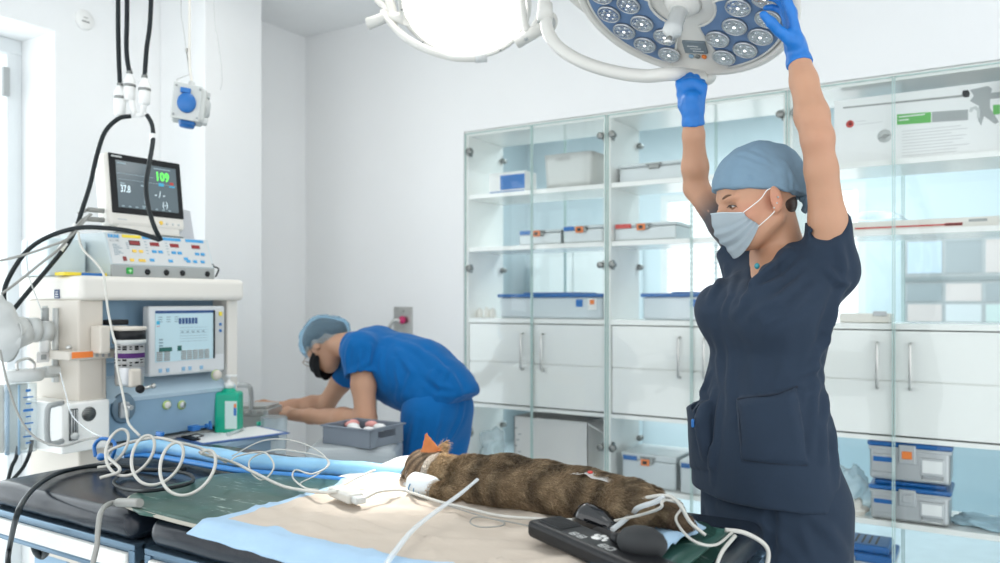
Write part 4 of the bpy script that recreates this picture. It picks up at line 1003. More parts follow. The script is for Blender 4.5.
# translucent box behind left + papers
mb = MB(); mb.box((EX - .30, ey0 - .14, ez0), (EX - .12, ey0 - .01, ez0 + .13), .01); solo('plastic_case', mb, mat('ice_plastic', (.66, .76, .80), .3), 'pale blue plastic case left of the electrosurgery unit', 'case')
mb = MB(); mb.box((EX - .06, ey0 - .155, ez0 + .0005), (EX + .0, ey0 - .01, ez0 + .012), .002); mb.mi = 1; mb.box((EX - .0, ey0 - .10, ez0 + .0005), (EX + .004, ey0 - .02, ez0 + .011), .001)
solo('yellow_booklet', mb, [M_yellow, M_blue], 'thin yellow booklet on the left end of the machine top', 'booklet')
mb = MB(); pa = [(EX - .16, ey1 - .10, ez0), (EX - .16, ey1 + .05, ez0), (EX - .14, ey1 - .0, ez0 + .25), (EX - .14, ey1 - .12, ez0 + .25)]
mb.prism([(EX - .13, ey1 - .06, ez0), (EX - .13, ey1 + .045, ez0), (EX - .13, ey1 - .005, ez0 + .27), (EX - .13, ey1 - .10, ez0 + .28)], (-.012, 0, 0)); solo('document_folder', mb, mat('folder_grey', (.62, .63, .66), .7), 'grey white document folder leaning behind the patient monitor', 'folder')
# patient monitor
MX_ = -2.60; Mo = empty('patient_monitor', (MX_ - .08, 1.78, ez1), 'white patient monitor with dark screen reading 109', 'monitor')
my0, my1 = yx(110, MX_), yx(186, MX_); mz0 = 1.612; mh = .262; tl = math.radians(7)
Mm = mx_from((0, 1, 0), (-math.sin(tl), 0, math.cos(tl)), (math.cos(tl), 0, math.sin(tl)), (MX_, my0, mz0)); mw = my1 - my0
mb = MB(); mb.box((0, 0, -.055), (mw, mh, 0), .016, M=Mm, seg=3); mb.box((.02, .02, -.11), (mw - .03, mh - .03, -.04), .02, M=Mm, seg=3); sh = part('shell', mb, M_cream, Mo)
mb = MB(); mb.box((.012, .045, -.004), (mw - .006, mh - .004, .0035), .004, M=Mm); bz = part('bezel', mb, M_black, Mo)
SU0, SU1, SV0, SV1 = .035, mw - .028, .066, mh - .028
mb = MB(); mb.box((SU0, SV0, .003), (SU1, SV1, .0042), M=Mm); scn = part('screen', mb, mat('screen_dark', (.05, .065, .075), .12, emit=(.085, .115, .13), estr=.9), bz)
def mtext(nm, s, u, v, size, m, sx=1, bold=0): text_part(nm, s, size, Mm @ Matrix.Translation((SU0 + (SU1 - SU0) * u, SV0 + (SV1 - SV0) * v, .0048)), m, bz, .0003, sx=sx, bold=bold)
M_gtx = mat('green_digits', (.1, .7, .1), .5, emit=(.16, .95, .12), estr=.8); M_wtx = mat('white_digits', (.6, .7, .75), .5, emit=(.7, .85, .9), estr=.55)
mtext('green_reading', '109', .63, .68, .046, M_gtx, .85, .0012); mtext('temperature_reading', '37.8', .045, .33, .036, M_wtx, .62, .0006)
mtext('pressure_reading', '- / -', .60, .30, .034, M_wtx, .85); mtext('mean_reading', '(-)', .72, .10, .030, M_wtx, .8)
def mbar(nm, lst, m, par=bz):
    mb = MB()
    for a, b, c_, d in lst: mb.box((SU0 + (SU1 - SU0) * a, SV0 + (SV1 - SV0) * b, .0042), (SU0 + (SU1 - SU0) * c_, SV0 + (SV1 - SV0) * d, .0048), M=Mm)
    part(nm, mb, m, par)
M_dtx = mat('dim_digits', (.2, .27, .3), .5, emit=(.25, .34, .38), estr=.5)
mbar('screen_lines', [(.0, .72, .60, .728), (.02, .60, .98, .606), (.02, .93, .16, .96), (.62, .93, .9, .95), (.05, .50, .12, .53), (.38, .50, .44, .53), (.38, .06, .5, .08), (.42, .12, .46, .3)] + [(.05 + .11 * k, .02, .09 + .11 * k, .045) for k in range(8)], M_dtx)
mbar('cyan_icon', [(.68, .56, .77, .63), (.86, .56, .96, .59)], mat('cyan_icon', (.05, .45, .7), .5)); mbar('red_icon', [(.88, .62, .94, .67)], M_red)
def kn(nm, u, v, m, rr=.006):
    mb = MB(); mb.lathe([(0, .003), (rr * .8, .003), (rr, 0)], Mm @ Matrix.Translation((mw * u, v, 0)), 18); part(nm, mb, m, sh)
kn('alarm_button', .66, .024, mat('amber', (.9, .60, .08), .5), .008)
for u in (.74, .82, .90): kn('button', u, .022, M_lgrey, .005)

mb = MB(); mb.box((.03, .022, 0), (.065, .026, .0006), M=Mm); mb.box((.02, mh - .018, .0034), (.06, mh - .012, .004), M=Mm); part('printed_mark', mb, M_lgrey, sh)
mb = MB(); mb.box((MX_ - .10, my0 + .03, ez1), (MX_ - .005, my1 - .02, mz0 + .02), .008); part('foot', mb, M_cream, Mo)
mb = MB(); mb.box((MX_ - .10, my0 + .02, ez1 + .0005), (MX_ - .0, my1 - .01, ez1 + .006), .002); part('foot_edge', mb, M_dsteel, Mo)
for k in range(2):
    a = PX(104, 211 + 9 * k, MX_ - .02); b = PX(88, 209.5 + 9.5 * k, MX_ - .03); c_ = PX(78, 214 + 9 * k, MX_ - .05)
    mb = MB(); mb.tube([a, b], .0085, 12); mb.tube([b, c_], .0055, 10); part('plug', mb, M_gcable, Mo)
# clipboard, bottle, syringe stuff on the worktop
wz = .8465
cb = [Pz(184, 436, .85), Pz(261, 425, .85), Pz(281, 434, .85), Pz(193, 443.5, .85)]
r = empty('clipboard', (-2.42, 1.98, wz), 'blue clipboard with blank white sheet on the machine worktop', 'clipboard')
cc = sum(cb, Vector()) / 4
ux = ((cb[1] - cb[0]) + (cb[2] - cb[3])).normalized(); uy = Vector((-ux.y, ux.x, 0)); Mc = mx_from(ux, uy, (0, 0, 1), (cc.x, cc.y, wz))
mb = MB(); mb.box((-.175, -.125, 0), (.175, .115, .004), .002, M=Mc); part('board', mb, mat('clip_blue', (.05, .13, .36), .4), r)
mb = MB(); mb.box((-.158, -.105, .004), (.158, .105, .0048), M=Mc); part('paper', mb, M_paper, r)
mb = MB(); mb.box((-.17, -.05, .004), (-.14, .05, .012), .003, M=Mc); mb.tube([Mc @ Vector((-.15, -.03, .012)), Mc @ Vector((-.12, -.03, .016)), Mc @ Vector((-.12, .03, .016)), Mc @ Vector((-.15, .03, .012))], .002); part('clip', mb, M_black, r)
mb = MB(); a, b = Mc @ Vector((-.02, -.03, .012)), Mc @ Vector((.06, .03, .012)); mb.tube([a, b], .0055, 12); mb.tube([b, b + (b - a) * .25], .002, 8); mb.tube([a - (b - a) * .15, a], .003, 8); mb.lathe([(0, 0), (.008, 0), (.008, .0015), (0, .0015)], frame_from_z(b - a, a - (b - a) * .15), 12)
solo('syringe', mb, M_tubing, 'clear syringe lying on the white sheet of the clipboard', 'syringe')
bp = PX(229, 400, -2.50)
r = empty('disinfectant_bottle', (bp.x, bp.y, wz), 'green square plastic bottle with white pump cap on the worktop', 'bottle')
Mb_ = Matrix.Translation((bp.x, bp.y, wz)) @ Matrix.Rotation(math.radians(32), 4, 'Z')
mb = MB(); mb.box((-.046, -.035, 0), (.046, .035, .158), .012, M=Mb_, seg=3); mb.lathe([(.03, .150), (.024, .166), (.016, .17), (.016, .176)], Mb_, 20); part('body', mb, M_green, r)
mb = MB(); mb.lathe([(0, .172), (.019, .172), (.019, .192), (.006, .196), (.006, .212), (.013, .214), (.013, .222), (0, .223)], Mb_, 20); mb.cbox((.014, 0, .218), (.035, .010, .008), .002, M=Mb_); part('pump', mb, M_white, r)
mb = MB(); mb.box((-.003, -.0362, .02), (.042, -.0352, .125), M=Mb_); lb = part('label', mb, mat('label_mint', (.62, .78, .74), .6), r)
mb = MB(); mb.box((.030, -.037, .07), (.040, -.0364, .105), M=Mb_); mb.mi = 1; mb.box((.031, -.0375, .1), (.040, -.037, .115), M=Mb_); part('label_mark', mb, [M_blue, M_orange], lb)
c = PX(216, 375, -2.47); mb = MB(); M = frame_from_z((1, -.3, .1), c); mb.lathe([(0, 0), (.016, 0), (.018, .012), (.013, .022), (0, .024)], M, 20); mb.mi = 1; mb.lathe([(.018, .0), (.020, .004), (.018, .008)], M, 20)
part('selector_knob', mb, [M_beige, mat('lime_ring', (.45, .60, .22), .5)], AN)
mb = MB(); c = PX(194, 428, -2.49); mb.cbox(c, (.03, .035, .02), .003); mb.tube([c + Vector((0, .018, 0)), c + Vector((0, .055, 0))], .004); mb.tube([c + Vector((0, .05, .0)), c + Vector((0, .06, .0))], .009)
c2 = c + Vector((0, .07, -.002)); mb.lathe([(0, -.012), (.008, -.012), (.008, .006), (.004, .014), (.006, .018), (0, .02)], Matrix.Translation(c2), 12)
solo('blue_connector', mb, M_blue, 'dark blue tube connector beside the green bottle', 'connector')
# ================================================================== surgical lamps
M_lampw = mat('lamp_white', (.66, .65, .61), .3, var=.03)
M_lblue = mat('lamp_panel_blue', (.13, .22, .38), .3, var=.05)
M_lens = mat('lens_facets', (.70, .73, .76), .12, .85, var=.3, vscale=60, bump=.5, bscale=70)
M_lensc = glass('lens_dome', (.97, .98, .99), .03, 1.5)
def lamp_head(r, M, R, lit=False):
    """M: local frame, +z = the lit face's direction, +y = towards the spoke carrying the display"""
    mb = MB()
    prof = [(0, -.075), (R * .3, -.072), (R * .78, -.055), (R * .97, -.030), (R, -.012), (R * .995, .006), (R * .96, .012), (R * .93, .008), (R * .93, -.004), (0, -.004)]
    mb.lathe(prof, M, 72); part('housing', mb, M_lampw, r)
    if lit:
        mb = MB(); mb.lathe([(R * .925, -.003), (R * .925, .002), (R * .6, .006), (0, .008)], M, 64)
        part('light_disc', mb, mat('lamp_glow', (.95, .95, .95), .4, emit=(1, .985, .96), estr=2.2), r)
        mb = MB()
        for k in range(9):
            a = k * math.tau / 9 + .3; mb.cbox((0, 0, 0), (.008, .005, .004), .001, M=M @ Matrix.Translation((math.cos(a) * R * .945, math.sin(a) * R * .945, .012)) @ Matrix.Rotation(a, 4, 'Z'))
        part('rim_screws', mb, M_dsteel, r); return
    # white spider plate and three blue lens panels
    Rp = R * .90
    for k in range(3):
        a0 = math.pi / 2 + k * math.tau / 3 + math.radians(17); a1 = math.pi / 2 + (k + 1) * math.tau / 3 - math.radians(17)
        def sector(ra, rb, sh=0.0, n=22):
            pts = []
            for i in range(n): a = a0 + sh + (a1 - a0 - 2 * sh) * i / (n - 1); pts.append((rb * math.cos(a), rb * math.sin(a)))
            am = (a0 + a1) / 2
            inner = []
            for i in range(8):
                t = i / 7; a = a1 - sh - (a1 - a0 - 2 * sh) * t; rr = ra * (1 + .0 * t)
                inner.append((rr * math.cos(a), rr * math.sin(a)))
            return pts + inner
        pl = sector(R * .30, Rp)
        # round off the corners
        q = pl; 
        for _ in range(2):
            nq = []
            for i in range(len(q)):
                p0, p1, p2 = Vector(q[i - 1]), Vector(q[i]), Vector(q[(i + 1) % len(q)])
                if (p1 - p0).length > .03 or (p2 - p1).length > .03: nq += [tuple(p1 + (p0 - p1).normalized() * min(.018, (p0 - p1).length * .3)), tuple(p1 + (p2 - p1).normalized() * min(.018, (p2 - p1).length * .3))]
                else: nq.append(q[i])
            q = nq
        mb = MB(); mb.prism([(x, y, -.003) for x, y in q], (0, 0, .006), M=M); pn = part('lens_panel', mb, M_lblue, r)
        mb = MB(); mb.tube([M @ Vector((x, y, .003)) for x, y in q], .0035, 6, closed=True); part('panel_rim', mb, M_dsteel if k == 9 else M_lampw, pn)
        spots = [(R * .745, -.37), (R * .745, 0), (R * .745, .37), (R * .745, .74), (R * .745, -.74), (R * .50, -.52), (R * .50, 0), (R * .50, .52)]
        am = (a0 + a1) / 2
        for rr, da in spots:
            if rr > R * .7: da *= .92
            c = Vector((rr * math.cos(am + da), rr * math.sin(am + da), .0035))
            L = M @ Matrix.Translation(c)
            mb = MB(); mb.lathe([(.0285, 0), (.0315, .001), (.0315, .006), (.0285, .008), (.0275, .006), (.0275, 0)], L, 28)
            ln = part('lens', mb, M_alu, r)
            mb = MB(); mb.lathe([(0, .0035), (.006, .0055), (.010, .001), (.0185, .003), (.0275, .0065)], L, 18)
            for i in range(6):
                a = i * math.tau / 6; mb.ell(L @ Vector((math.cos(a) * .017, math.sin(a) * .017, .004)), .0052, n=8)
            part('reflector', mb, M_lens, ln)
            mb = MB(); mb.lathe([(0, .007), (.004, .0068), (.005, .005)], L, 14); part('led', mb, mat('led_glow', (.9, .92, .95), .3, emit=(1, 1, 1), estr=1.6), ln)
    mb = MB(); mb.lathe([(0, .022), (.026, .022), (.034, .016), (.044, .004), (.05, -.004)], M, 36); part('hub', mb, M_lampw, r)
    mb = MB(); mb.lathe([(.017, .018), (.021, .022), (.021, .065), (.024, .07), (.024, .085), (.012, .092), (.010, .10), (0, .10)], M, 28)
    h = part('centre_handle', mb, M_lgrey, r)
    mb = MB(); mb.lathe([(.006, .098), (.006, .108), (.010, .110), (.010, .118), (0, .122)], M, 16); mb.tube([M @ Vector((-.012, 0, .112)), M @ Vector((.012, 0, .112))], .002, 6); part('handle_pin', mb, M_steel, h)
    D = M @ Matrix.Translation((0, R * .60, -.004))
    mb = MB(); mb.cbox((0, .0, .002), (.064, .05, .008), .003, M=D); dp_ = part('display', mb, mat('display_grey', (.16, .20, .23), .2), r)
    mb = MB()
    for k in range(3): mb.cbox((-.008 + .006 * k, .012 - .010 * k, .0065), (.03, .003, .001), M=D)
    part('display_text', mb, M_lgrey, dp_)
    for x, m_ in ((-.018, M_orange), (.0, M_dsteel), (.018, M_mblue)):
        mb = MB(); mb.lathe([(0, .005), (.0065, .005), (.0075, .001)], D @ Matrix.Translation((x, .040, 0)), 18); part('button', mb, m_, r)
nB = Vector((-.237 * -SN - .35 * CS, -.237 * CS - .35 * SN, -.906)).normalized()
# direction of the display spoke: towards the bottom of the photo, seen on the lamp's face
def spoke(c, n, px, py, d):
    o = Vector((0, 0, CAMZ)); ray = P(px, py, 1.0) - o; t = (c - o).dot(n) / ray.dot(n); return (o + ray * t - c).normalized()
cB = P(682, 4, 2.0)
yB = spoke(cB, nB, 699, 62, 1.97); xB = yB.cross(nB)
LB = empty('surgical_lamp', cB, 'surgical lamp with blue lens panels held by the woman\'s raised hands', 'surgical lamp', 'ceiling surgical lamps')
MBm = mx_from(xB, yB, nB, cB); RB = .285
lamp_head(LB, MBm, RB)
# grip block at the rim and the big curved yoke arm
g0 = cB + yB * (RB + .004)
mb = MB(); mb.tube([g0 - yB * .02 + nB * -.01, g0 + yB * .028 - nB * .012], [.034, .030], 20); mb.ell(g0 + yB * .028 - nB * .012, (.03, .03, .024)); part('grip_block', mb, M_lampw, LB)
yk = [P(545, 16, 2.26), P(549, 34, 2.24), P(562, 50, 2.21), P(585, 63, 2.17), P(615, 72, 2.13), P(645, 76, 2.08), P(675, 74, 2.04), g0 + yB * .03 - nB * .012]
mb = MB(); mb.tube(catmull(yk, 8), .0175, 14); part('yoke_arm', mb, M_lampw, LB)
for sgn in (-1, 1):
    a = math.radians(62 if sgn > 0 else 118) ; 
    pc = cB + xB * (sgn * RB * .80) + yB * (-RB * .62)
hv = [cB + xB * (RB * 1.0 * math.cos(t)) + yB * (RB * 1.0 * math.sin(t)) + (xB * math.cos(t) + yB * math.sin(t)) * (.045 * math.sin(math.pi * (t + .75) / .9)) - nB * .012 for t in np.linspace(-.75, .15, 12)]
mb = MB(); mb.tube(hv, .0125, 10); part('side_handle', mb, M_lampw, LB)
# lamp A: lit
nA = Vector((.242, -.477, -.845)).normalized(); yA = spoke(LAMP_A, nA, 500, 60, 2.7); xA = yA.cross(nA)
LA = empty('surgical_lamp', LAMP_A, 'glowing white round surgical lamp at the top centre of the photo', 'surgical lamp', 'ceiling surgical lamps')
MA = mx_from(xA, yA, nA, LAMP_A); RA = .235
lamp_head(LA, MA, RA, True)
def ringA(r0, a0, a1, n=18, off=-.02): return [LAMP_A + (xA * math.cos(t) + yA * math.sin(t)) * r0 + nA * off for t in np.linspace(a0, a1, n)]
def angA(px, py):
    v = P(px, py, 2.78) - LAMP_A; return math.atan2(v.dot(yA), v.dot(xA))
aL, aE = angA(392, 14), angA(486, 60)
if aL > aE: pass
arc = [P(383, 12, 2.95), P(392, 24, 2.9), P(406, 38, 2.84), P(428, 50, 2.78), P(452, 57, 2.74), P(470, 58, 2.72), P(484, 57.5, 2.72)]
mb = MB(); mb.tube(catmull(arc, 6), .0135, 12); part('yoke_arm', mb, M_lampw, LA)
mb = MB(); mb.tube([P(475, 58, 2.72), P(487, 57, 2.72)], .0165, 16); part('yoke_end_cap', mb, M_lgrey, LA)
mb = MB(); mb.tube(catmull([P(385, -22, 2.95), P(387, -8, 2.95), P(392, 8, 2.93), P(394, 16, 2.92)], 6), .017, 12); mb.tube([P(368, 24, 2.96), P(397, 13, 2.93)], [.022, .018], 16); mb.tube(catmull([P(368, -18, 3.0), P(376, -2, 2.98), P(384, 6, 2.96), P(392, 14, 2.93)], 6), .013, 10)
mb.tube([P(392, 16, 2.92), P(407, 20, 2.86)], .02, 12); part('left_joint', mb, M_lampw, LA)
mb = MB(); mb.tube([P(517, 42, 2.68), P(549, 24, 2.62)], [.022, .020], 14); mb.lathe([(0, 0), (.028, 0), (.028, .05), (0, .05)], frame_from_z(P(549, 14, 2.5) - P(549, 22, 2.6), P(549, 24, 2.62)), 24)
mb.tube(catmull([P(538, -18, 2.66), P(541, 0, 2.66), P(540, 14, 2.64), P(533, 28, 2.64)], 6), .010, 10); mb.tube(catmull([P(520, -20, 2.75), P(522, 4, 2.7), P(524, 22, 2.66), P(528, 32, 2.65)], 6), .014, 10)
part('right_joint', mb, M_lampw, LA)
mb = MB(); mb.lathe([(0, .001), (.02, .001), (.022, -.006)], frame_from_z(-FW, P(549, 22, 2.545)), 24); mb.cbox(P(526, 39, 2.62), (.012, .012, .008), .002); part('joint_cap', mb, M_grey, LA)
# shared ceiling mount (out of the frame, above)
mnt = Vector((-1.2, 2.45, CH))
mb = MB(); mb.tube(catmull([P(383, -14, 2.97), P(395, -70, 3.0), mnt + Vector((-.25, 0, -.12))], 8), .018, 12); part('support_arm', mb, M_lampw, LA)
mb = MB(); mb.tube(catmull([P(524, -16, 2.72), P(520, -60, 2.75), mnt + Vector((-.02, -.1, -.14))], 8), .018, 12); part('support_arm', mb, M_lampw, LA)
mb = MB(); mb.tube(catmull([P(545, 16, 2.26), P(544, -6, 2.3), P(545, -60, 2.5), mnt + Vector((.1, 0, -.12))], 8), .018, 12); part('support_arm', mb, M_lampw, LB)
mb = MB(); mb.tube([P(545, 22, 2.26), P(545, 4, 2.26)], .022, 16); part('yoke_joint', mb, M_lampw, LB)
mb = MB(); mb.box(mnt + Vector((-.25, -.1, -.13)), mnt + Vector((.25, .1, 0)), .03); solo('ceiling_mount', mb, M_lampw, 'white ceiling mount above the surgical lamps, out of the frame', 'ceiling mount')
# unseen ceiling panels, added to go with the fill lights
for k, (x, y) in enumerate(((.9, .9), (-2.2, 2.15))):
    mb = MB(); mb.box((x - .62, y - .32, CH - .02), (x + .62, y + .32, CH - .001), .004); solo('ceiling_light', mb, M_white, ['flat ceiling light fixture over the right side of the room', 'flat ceiling light fixture above the assistant, near the window wall'][k], 'ceiling light')

# ================================================================== hanging gas hoses, socket box, cables
hs = empty('gas_hose_drop', P(131, 60, 2.75), 'three black gas hoses with white couplings hanging from the ceiling on the left', 'hoses')
dh = 2.75
tops = [P(118, -90, dh), P(126.5, -90, dh), P(151, -90, dh)]
cps = [P(120, 86, dh), P(129.5, 74, dh), P(144.5, 78, dh)]
mids = [[P(118, 0, dh), P(118.5, 50, dh)], [P(127, 0, dh), P(126.5, 50, dh)], [P(151, 0, dh), P(146.5, 50, dh)]]
for t, m_, c in zip(tops, mids, cps):
    t.z = CH
    mb = MB(); mb.tube(catmull([t] + m_ + [c]), .0078, 10); part('hose', mb, M_rubber, hs)
for c, l in zip(cps, (.075, .06, .06)):
    M = Matrix.Translation(c)
    mb = MB(); mb.lathe([(.006, .012), (.008, .0), (.012, -.008), (.019, -.022), (.020, -.036), (.018, -.045), (.019, -.05), (.018, -.05 - l * .65), (.012, -.054 - l * .65), (0, -.054 - l * .65)], M, 24); cu = part('coupling', mb, M_white, hs)
    mb = MB(); mb.lathe([(.0202, -.036), (.0206, -.038), (.0206, -.043), (.0195, -.045)], M, 24); mb.lathe([(.0085, .01), (.0105, .008), (.0105, .002), (.0085, .0)], M, 16); mb.tube([c + Vector((.008, 0, .006)), c + Vector((.018, -.004, .012))], .002, 6); part('clamp_ring', mb, M_dsteel, cu)
mb = MB(); mb.tube([P(130, 95, dh), P(135, 117, dh)], [.012, .009], 12); mb.tube([P(144, 95, dh), P(143, 115, dh)], [.011, .009], 12); mb.tube([P(133, 116, dh), P(147, 114, dh)], .007, 8); part('lower_coupling', mb, M_white, hs)
black1 = [P(131, 116, 2.75), P(118, 119, 2.74), P(105, 132, 2.72), P(97, 155, 2.7), P(90, 185, 2.68), P(82, 210, 2.66), P(76, 228, 2.65), P(66, 246, 2.64), P(45, 272, 2.62), P(28, 292, 2.6), P(14, 309, 2.58), P(8, 316, 2.57)]
black2 = [P(160, 240, 2.60), P(135, 232, 2.58), P(105, 228, 2.57), P(78, 228, 2.57), P(50, 236, 2.57), P(28, 250, 2.57), P(12, 272, 2.57), P(4, 292, 2.57), P(6, 312, 2.58)]
black3 = [P(147, 115, 2.75), P(152, 125, 2.74), P(153, 140, 2.70), P(149, 165, 2.62), P(146, 185, 2.58), P(148, 205, 2.57), P(154, 226, 2.57), P(161, 240, 2.60)]
for b, lab in ((black1, 'black hose sweeping from the couplings down behind the electrosurgery unit'), (black2, 'black hose arching left from the front of the electrosurgery unit'), (black3, 'black hose hanging in front of the patient monitor screen')):
    mb = MB(); mb.tube(catmull(b, 8), .0075, 10); h = solo('gas_hose', mb, M_rubber, lab, 'hose', 'loose black gas hoses')
mb = MB(); mb.lathe([(.0095, -.015), (.0095, .015), (.008, .015)], Matrix.Translation(P(152.5, 138, 2.705)), 14)
solo('hose_clip', mb, M_white, 'small white clip on the black hose just above the monitor', 'clip')
for p, q, lab in ((P(77, 224, 2.65), P(72, 232, 2.65), 'white clip where two black hoses cross left of the monitor'), (P(66, 243, 2.64), P(60, 250, 2.63), 'white clip lowest on the black hose, left of the pale case')):
    mb = MB(); mb.tube([p, q], .0105, 12); solo('hose_clip', mb, M_white, lab, 'clip')
# socket box
bc = P(189, 106, 2.80)
r = empty('socket_box', bc, 'grey hanging socket box with blue round covers', 'socket box')
Ms = Matrix.Translation(bc) @ Matrix.Rotation(YAW + math.radians(24), 4, 'Z') @ Matrix.Rotation(math.radians(6), 4, 'Y')
mb = MB(); mb.box((-.052, -.052, -.058), (.052, .052, .058), .010, M=Ms, seg=3); bd = part('body', mb, mat('box_grey', (.60, .62, .60), .45), r)
mb = MB(); mb.box((-.057, -.058, -.062), (.036, -.050, .062), .003, M=Ms); fp_ = part('face_plate', mb, mat('box_grey', (.60, .62, .60), .45), r)
mb = MB()
for a, b in ((-.048, -.05), (.028, -.05), (-.048, .05), (.028, .05)): mb.lathe([(0, 0), (.004, 0), (.004, .003), (0, .003)], Ms @ mx_from((1, 0, 0), (0, 0, 1), (0, -1, 0), (a, -.058, b)), 10)
part('screw', mb, M_grey, fp_)
mb = MB(); mb.lathe([(0, .014), (.026, .013), (.030, .006), (.031, 0)], Ms @ mx_from((1, 0, 0), (0, 0, 1), (0, -1, 0), (-.01, -.058, -.004)), 32, sy=1.15); mb.cbox((-.018, -.064, .036), (.034, .012, .018), .003, M=Ms); part('socket_cover', mb, M_blue, r)
mb = MB(); mb.lathe([(0, .02), (.024, .018), (.028, .004), (.030, 0)], Ms @ mx_from((1, 0, 0), (0, -1, 0), (0, 0, -1), (.0, 0, -.058)), 32); mb.cbox((0, -.02, -.064), (.045, .03, .012), .003, M=Ms); part('socket_cover', mb, M_blue, r)
mb = MB(); mb.lathe([(0, .018), (.022, .018), (.03, .010), (.038, .004), (.04, 0)], Ms @ mx_from((0, 1, 0), (0, 0, 1), (1, 0, 0), (.052, 0, .0)), 32, sy=1.1); mb.cbox((.055, .0, .045), (.02, .05, .02), .004, M=Ms); mb.cbox((.055, -.02, -.05), (.02, .05, .02), .004, M=Ms); part('socket_cover', mb, M_lgrey, r, label='grey closed cover')
mb = MB(); mb.lathe([(.016, 0), (.016, .012), (.011, .016), (.011, .026), (.006, .03), (0, .03)], Ms @ Matrix.Translation((0, 0, .058)), 20); part('cable_gland', mb, M_lgrey, r)
top = Ms @ Vector((0, 0, .085)); mb = MB(); tp = P(189.5, 0, 2.8); tp2 = P(189, -80, 2.8); tp2.z = CH
mb.tube(catmull([top, P(189.5, 60, 2.8), tp, tp2]), .0048, 8); part('cable', mb, M_cream, r)
mb = MB(); mb.tube([Ms @ Vector((-.045, 0, .056)), Ms @ Vector((-.048, 0, .085)), Ms @ Vector((-.01, 0, .11)), P(186.5, 50, 2.8)], .002, 6); tp3 = P(181, -80, 2.8); tp3.z = CH
mb.tube(catmull([P(186.5, 50, 2.8), P(183, 25, 2.8), P(181, 0, 2.8), tp3]), .0011, 5); mb.cbox(P(186.5, 50, 2.8), (.008, .008, .014), .002); part('suspension_hook', mb, M_steel, r)
c0 = P(212, -60, 2.9); c0.z = CH
mb = MB(); mb.tube(catmull([c0, P(214, 8, 2.9), P(218, 40, 2.88), P(221, 62, 2.88), P(222, 80, 2.88), P(220.5, 90, 2.88)]), .0014, 5); solo('pull_cord', mb, M_lgrey, 'thin grey cord hanging right of the socket box', 'cord')
# thin grey leads at the left
def cable(px, r, m, label, name='cable', cat='cable', n=8, grp=None, seg=8):
    mb = MB(); mb.tube(catmull(px, n), r, seg); return solo(name, mb, m, label, cat, grp)
cable([P(-20, 265, 2.5), P(20, 256, 2.52), P(50, 246, 2.53), P(70, 237, 2.55), P(90, 214, 2.62)], .0042, M_gcable, 'grey lead running from the monitor plugs off the left edge', grp='grey monitor leads')
cable([P(-10, 302, 2.5), P(15, 284, 2.52), P(40, 264, 2.53), P(62, 246, 2.55), P(80, 222, 2.6), P(92, 214, 2.62)], .0042, M_gcable, 'grey lead crossing below its twin and off the left edge', grp='grey monitor leads')
cable([P(78, 232, 2.50), P(82, 248, 2.49), P(95, 262, 2.47), P(103, 273, 2.45), P(105, 285, 2.43), P(108, 310, 2.40), P(113, 335, 2.36), P(116, 345, 2.33), P(117, 365, 2.32), P(122, 390, 2.30), P(126, 410, 2.27), P(129, 424, 2.25), P(140, 436, 2.22)], .0036, M_cable, 'white lead hanging over the machine in front of the vaporiser')
cable([P(27, 240, 2.6), P(27, 262, 2.6), P(30, 280, 2.6), P(42, 312, 2.55)], .0018, M_lgrey, 'very thin lead beside the window jamb', 'thin_lead')
cable([P(60, 372, 2.35), P(66, 395, 2.33), P(72, 415, 2.3), P(88, 430, 2.2), P(104, 438, 2.15)], .0018, M_tubing, 'thin clear line from the clamp to the table edge', 'thin_line', 'tube')
cable([P(0, 350, 2.4), P(8, 385, 2.38), P(20, 418, 2.36), P(36, 438, 2.34), P(60, 446, 2.3), P(84, 440, 2.28), P(100, 437, 2.2)], .0034, M_gcable, 'grey hose drooping below the flow module handle', 'drooping_hose', 'hose')
# black cables on the table
T1 = .925
def T(px, py, z=.925): return Pz(px, py, z + (.008 if 300 < px < 700 and z < .96 else 0))
cable([P(12, 585, 1.75), P(8, 563, 1.78), P(10, 545, 1.81), T(17, 515, .93), T(27, 496, .93), T(42, 482, .924), T(62, 472, .918), T(95, 466, .915), T(130, 467, .914), T(150, 470, .914), T(185, 469, .925)], .0058, M_rubber, 'thick black lead running along the table end and down its front', 'black_lead')
cable([T(118, 476, .915), T(114, 483, .915), T(124, 489, .915), T(145, 491, .93), T(170, 488, .932), T(192, 482, .933), T(188, 474, .932), T(160, 470, .93), T(130, 471, .92), T(118, 476, .917)], .0045, M_rubber, 'black lead coiled in a loop on the left pad', 'black_lead')
cable([T(140, 503, .935), T(118, 502.5, .925)], .0095, M_gcable, 'grey ribbed plug of the grey lead lying on the pad', 'lead_plug', 'plug')
cable([T(122, 502.5, .923), T(110, 503.5, .922), P(101, 512, 1.60), P(98, 530, 1.585), P(97, 545, 1.58), P(93, 563, 1.57), P(90, 585, 1.57)], .0052, M_gcable, 'grey lead hanging over the table\'s front edge', 'grey_lead')
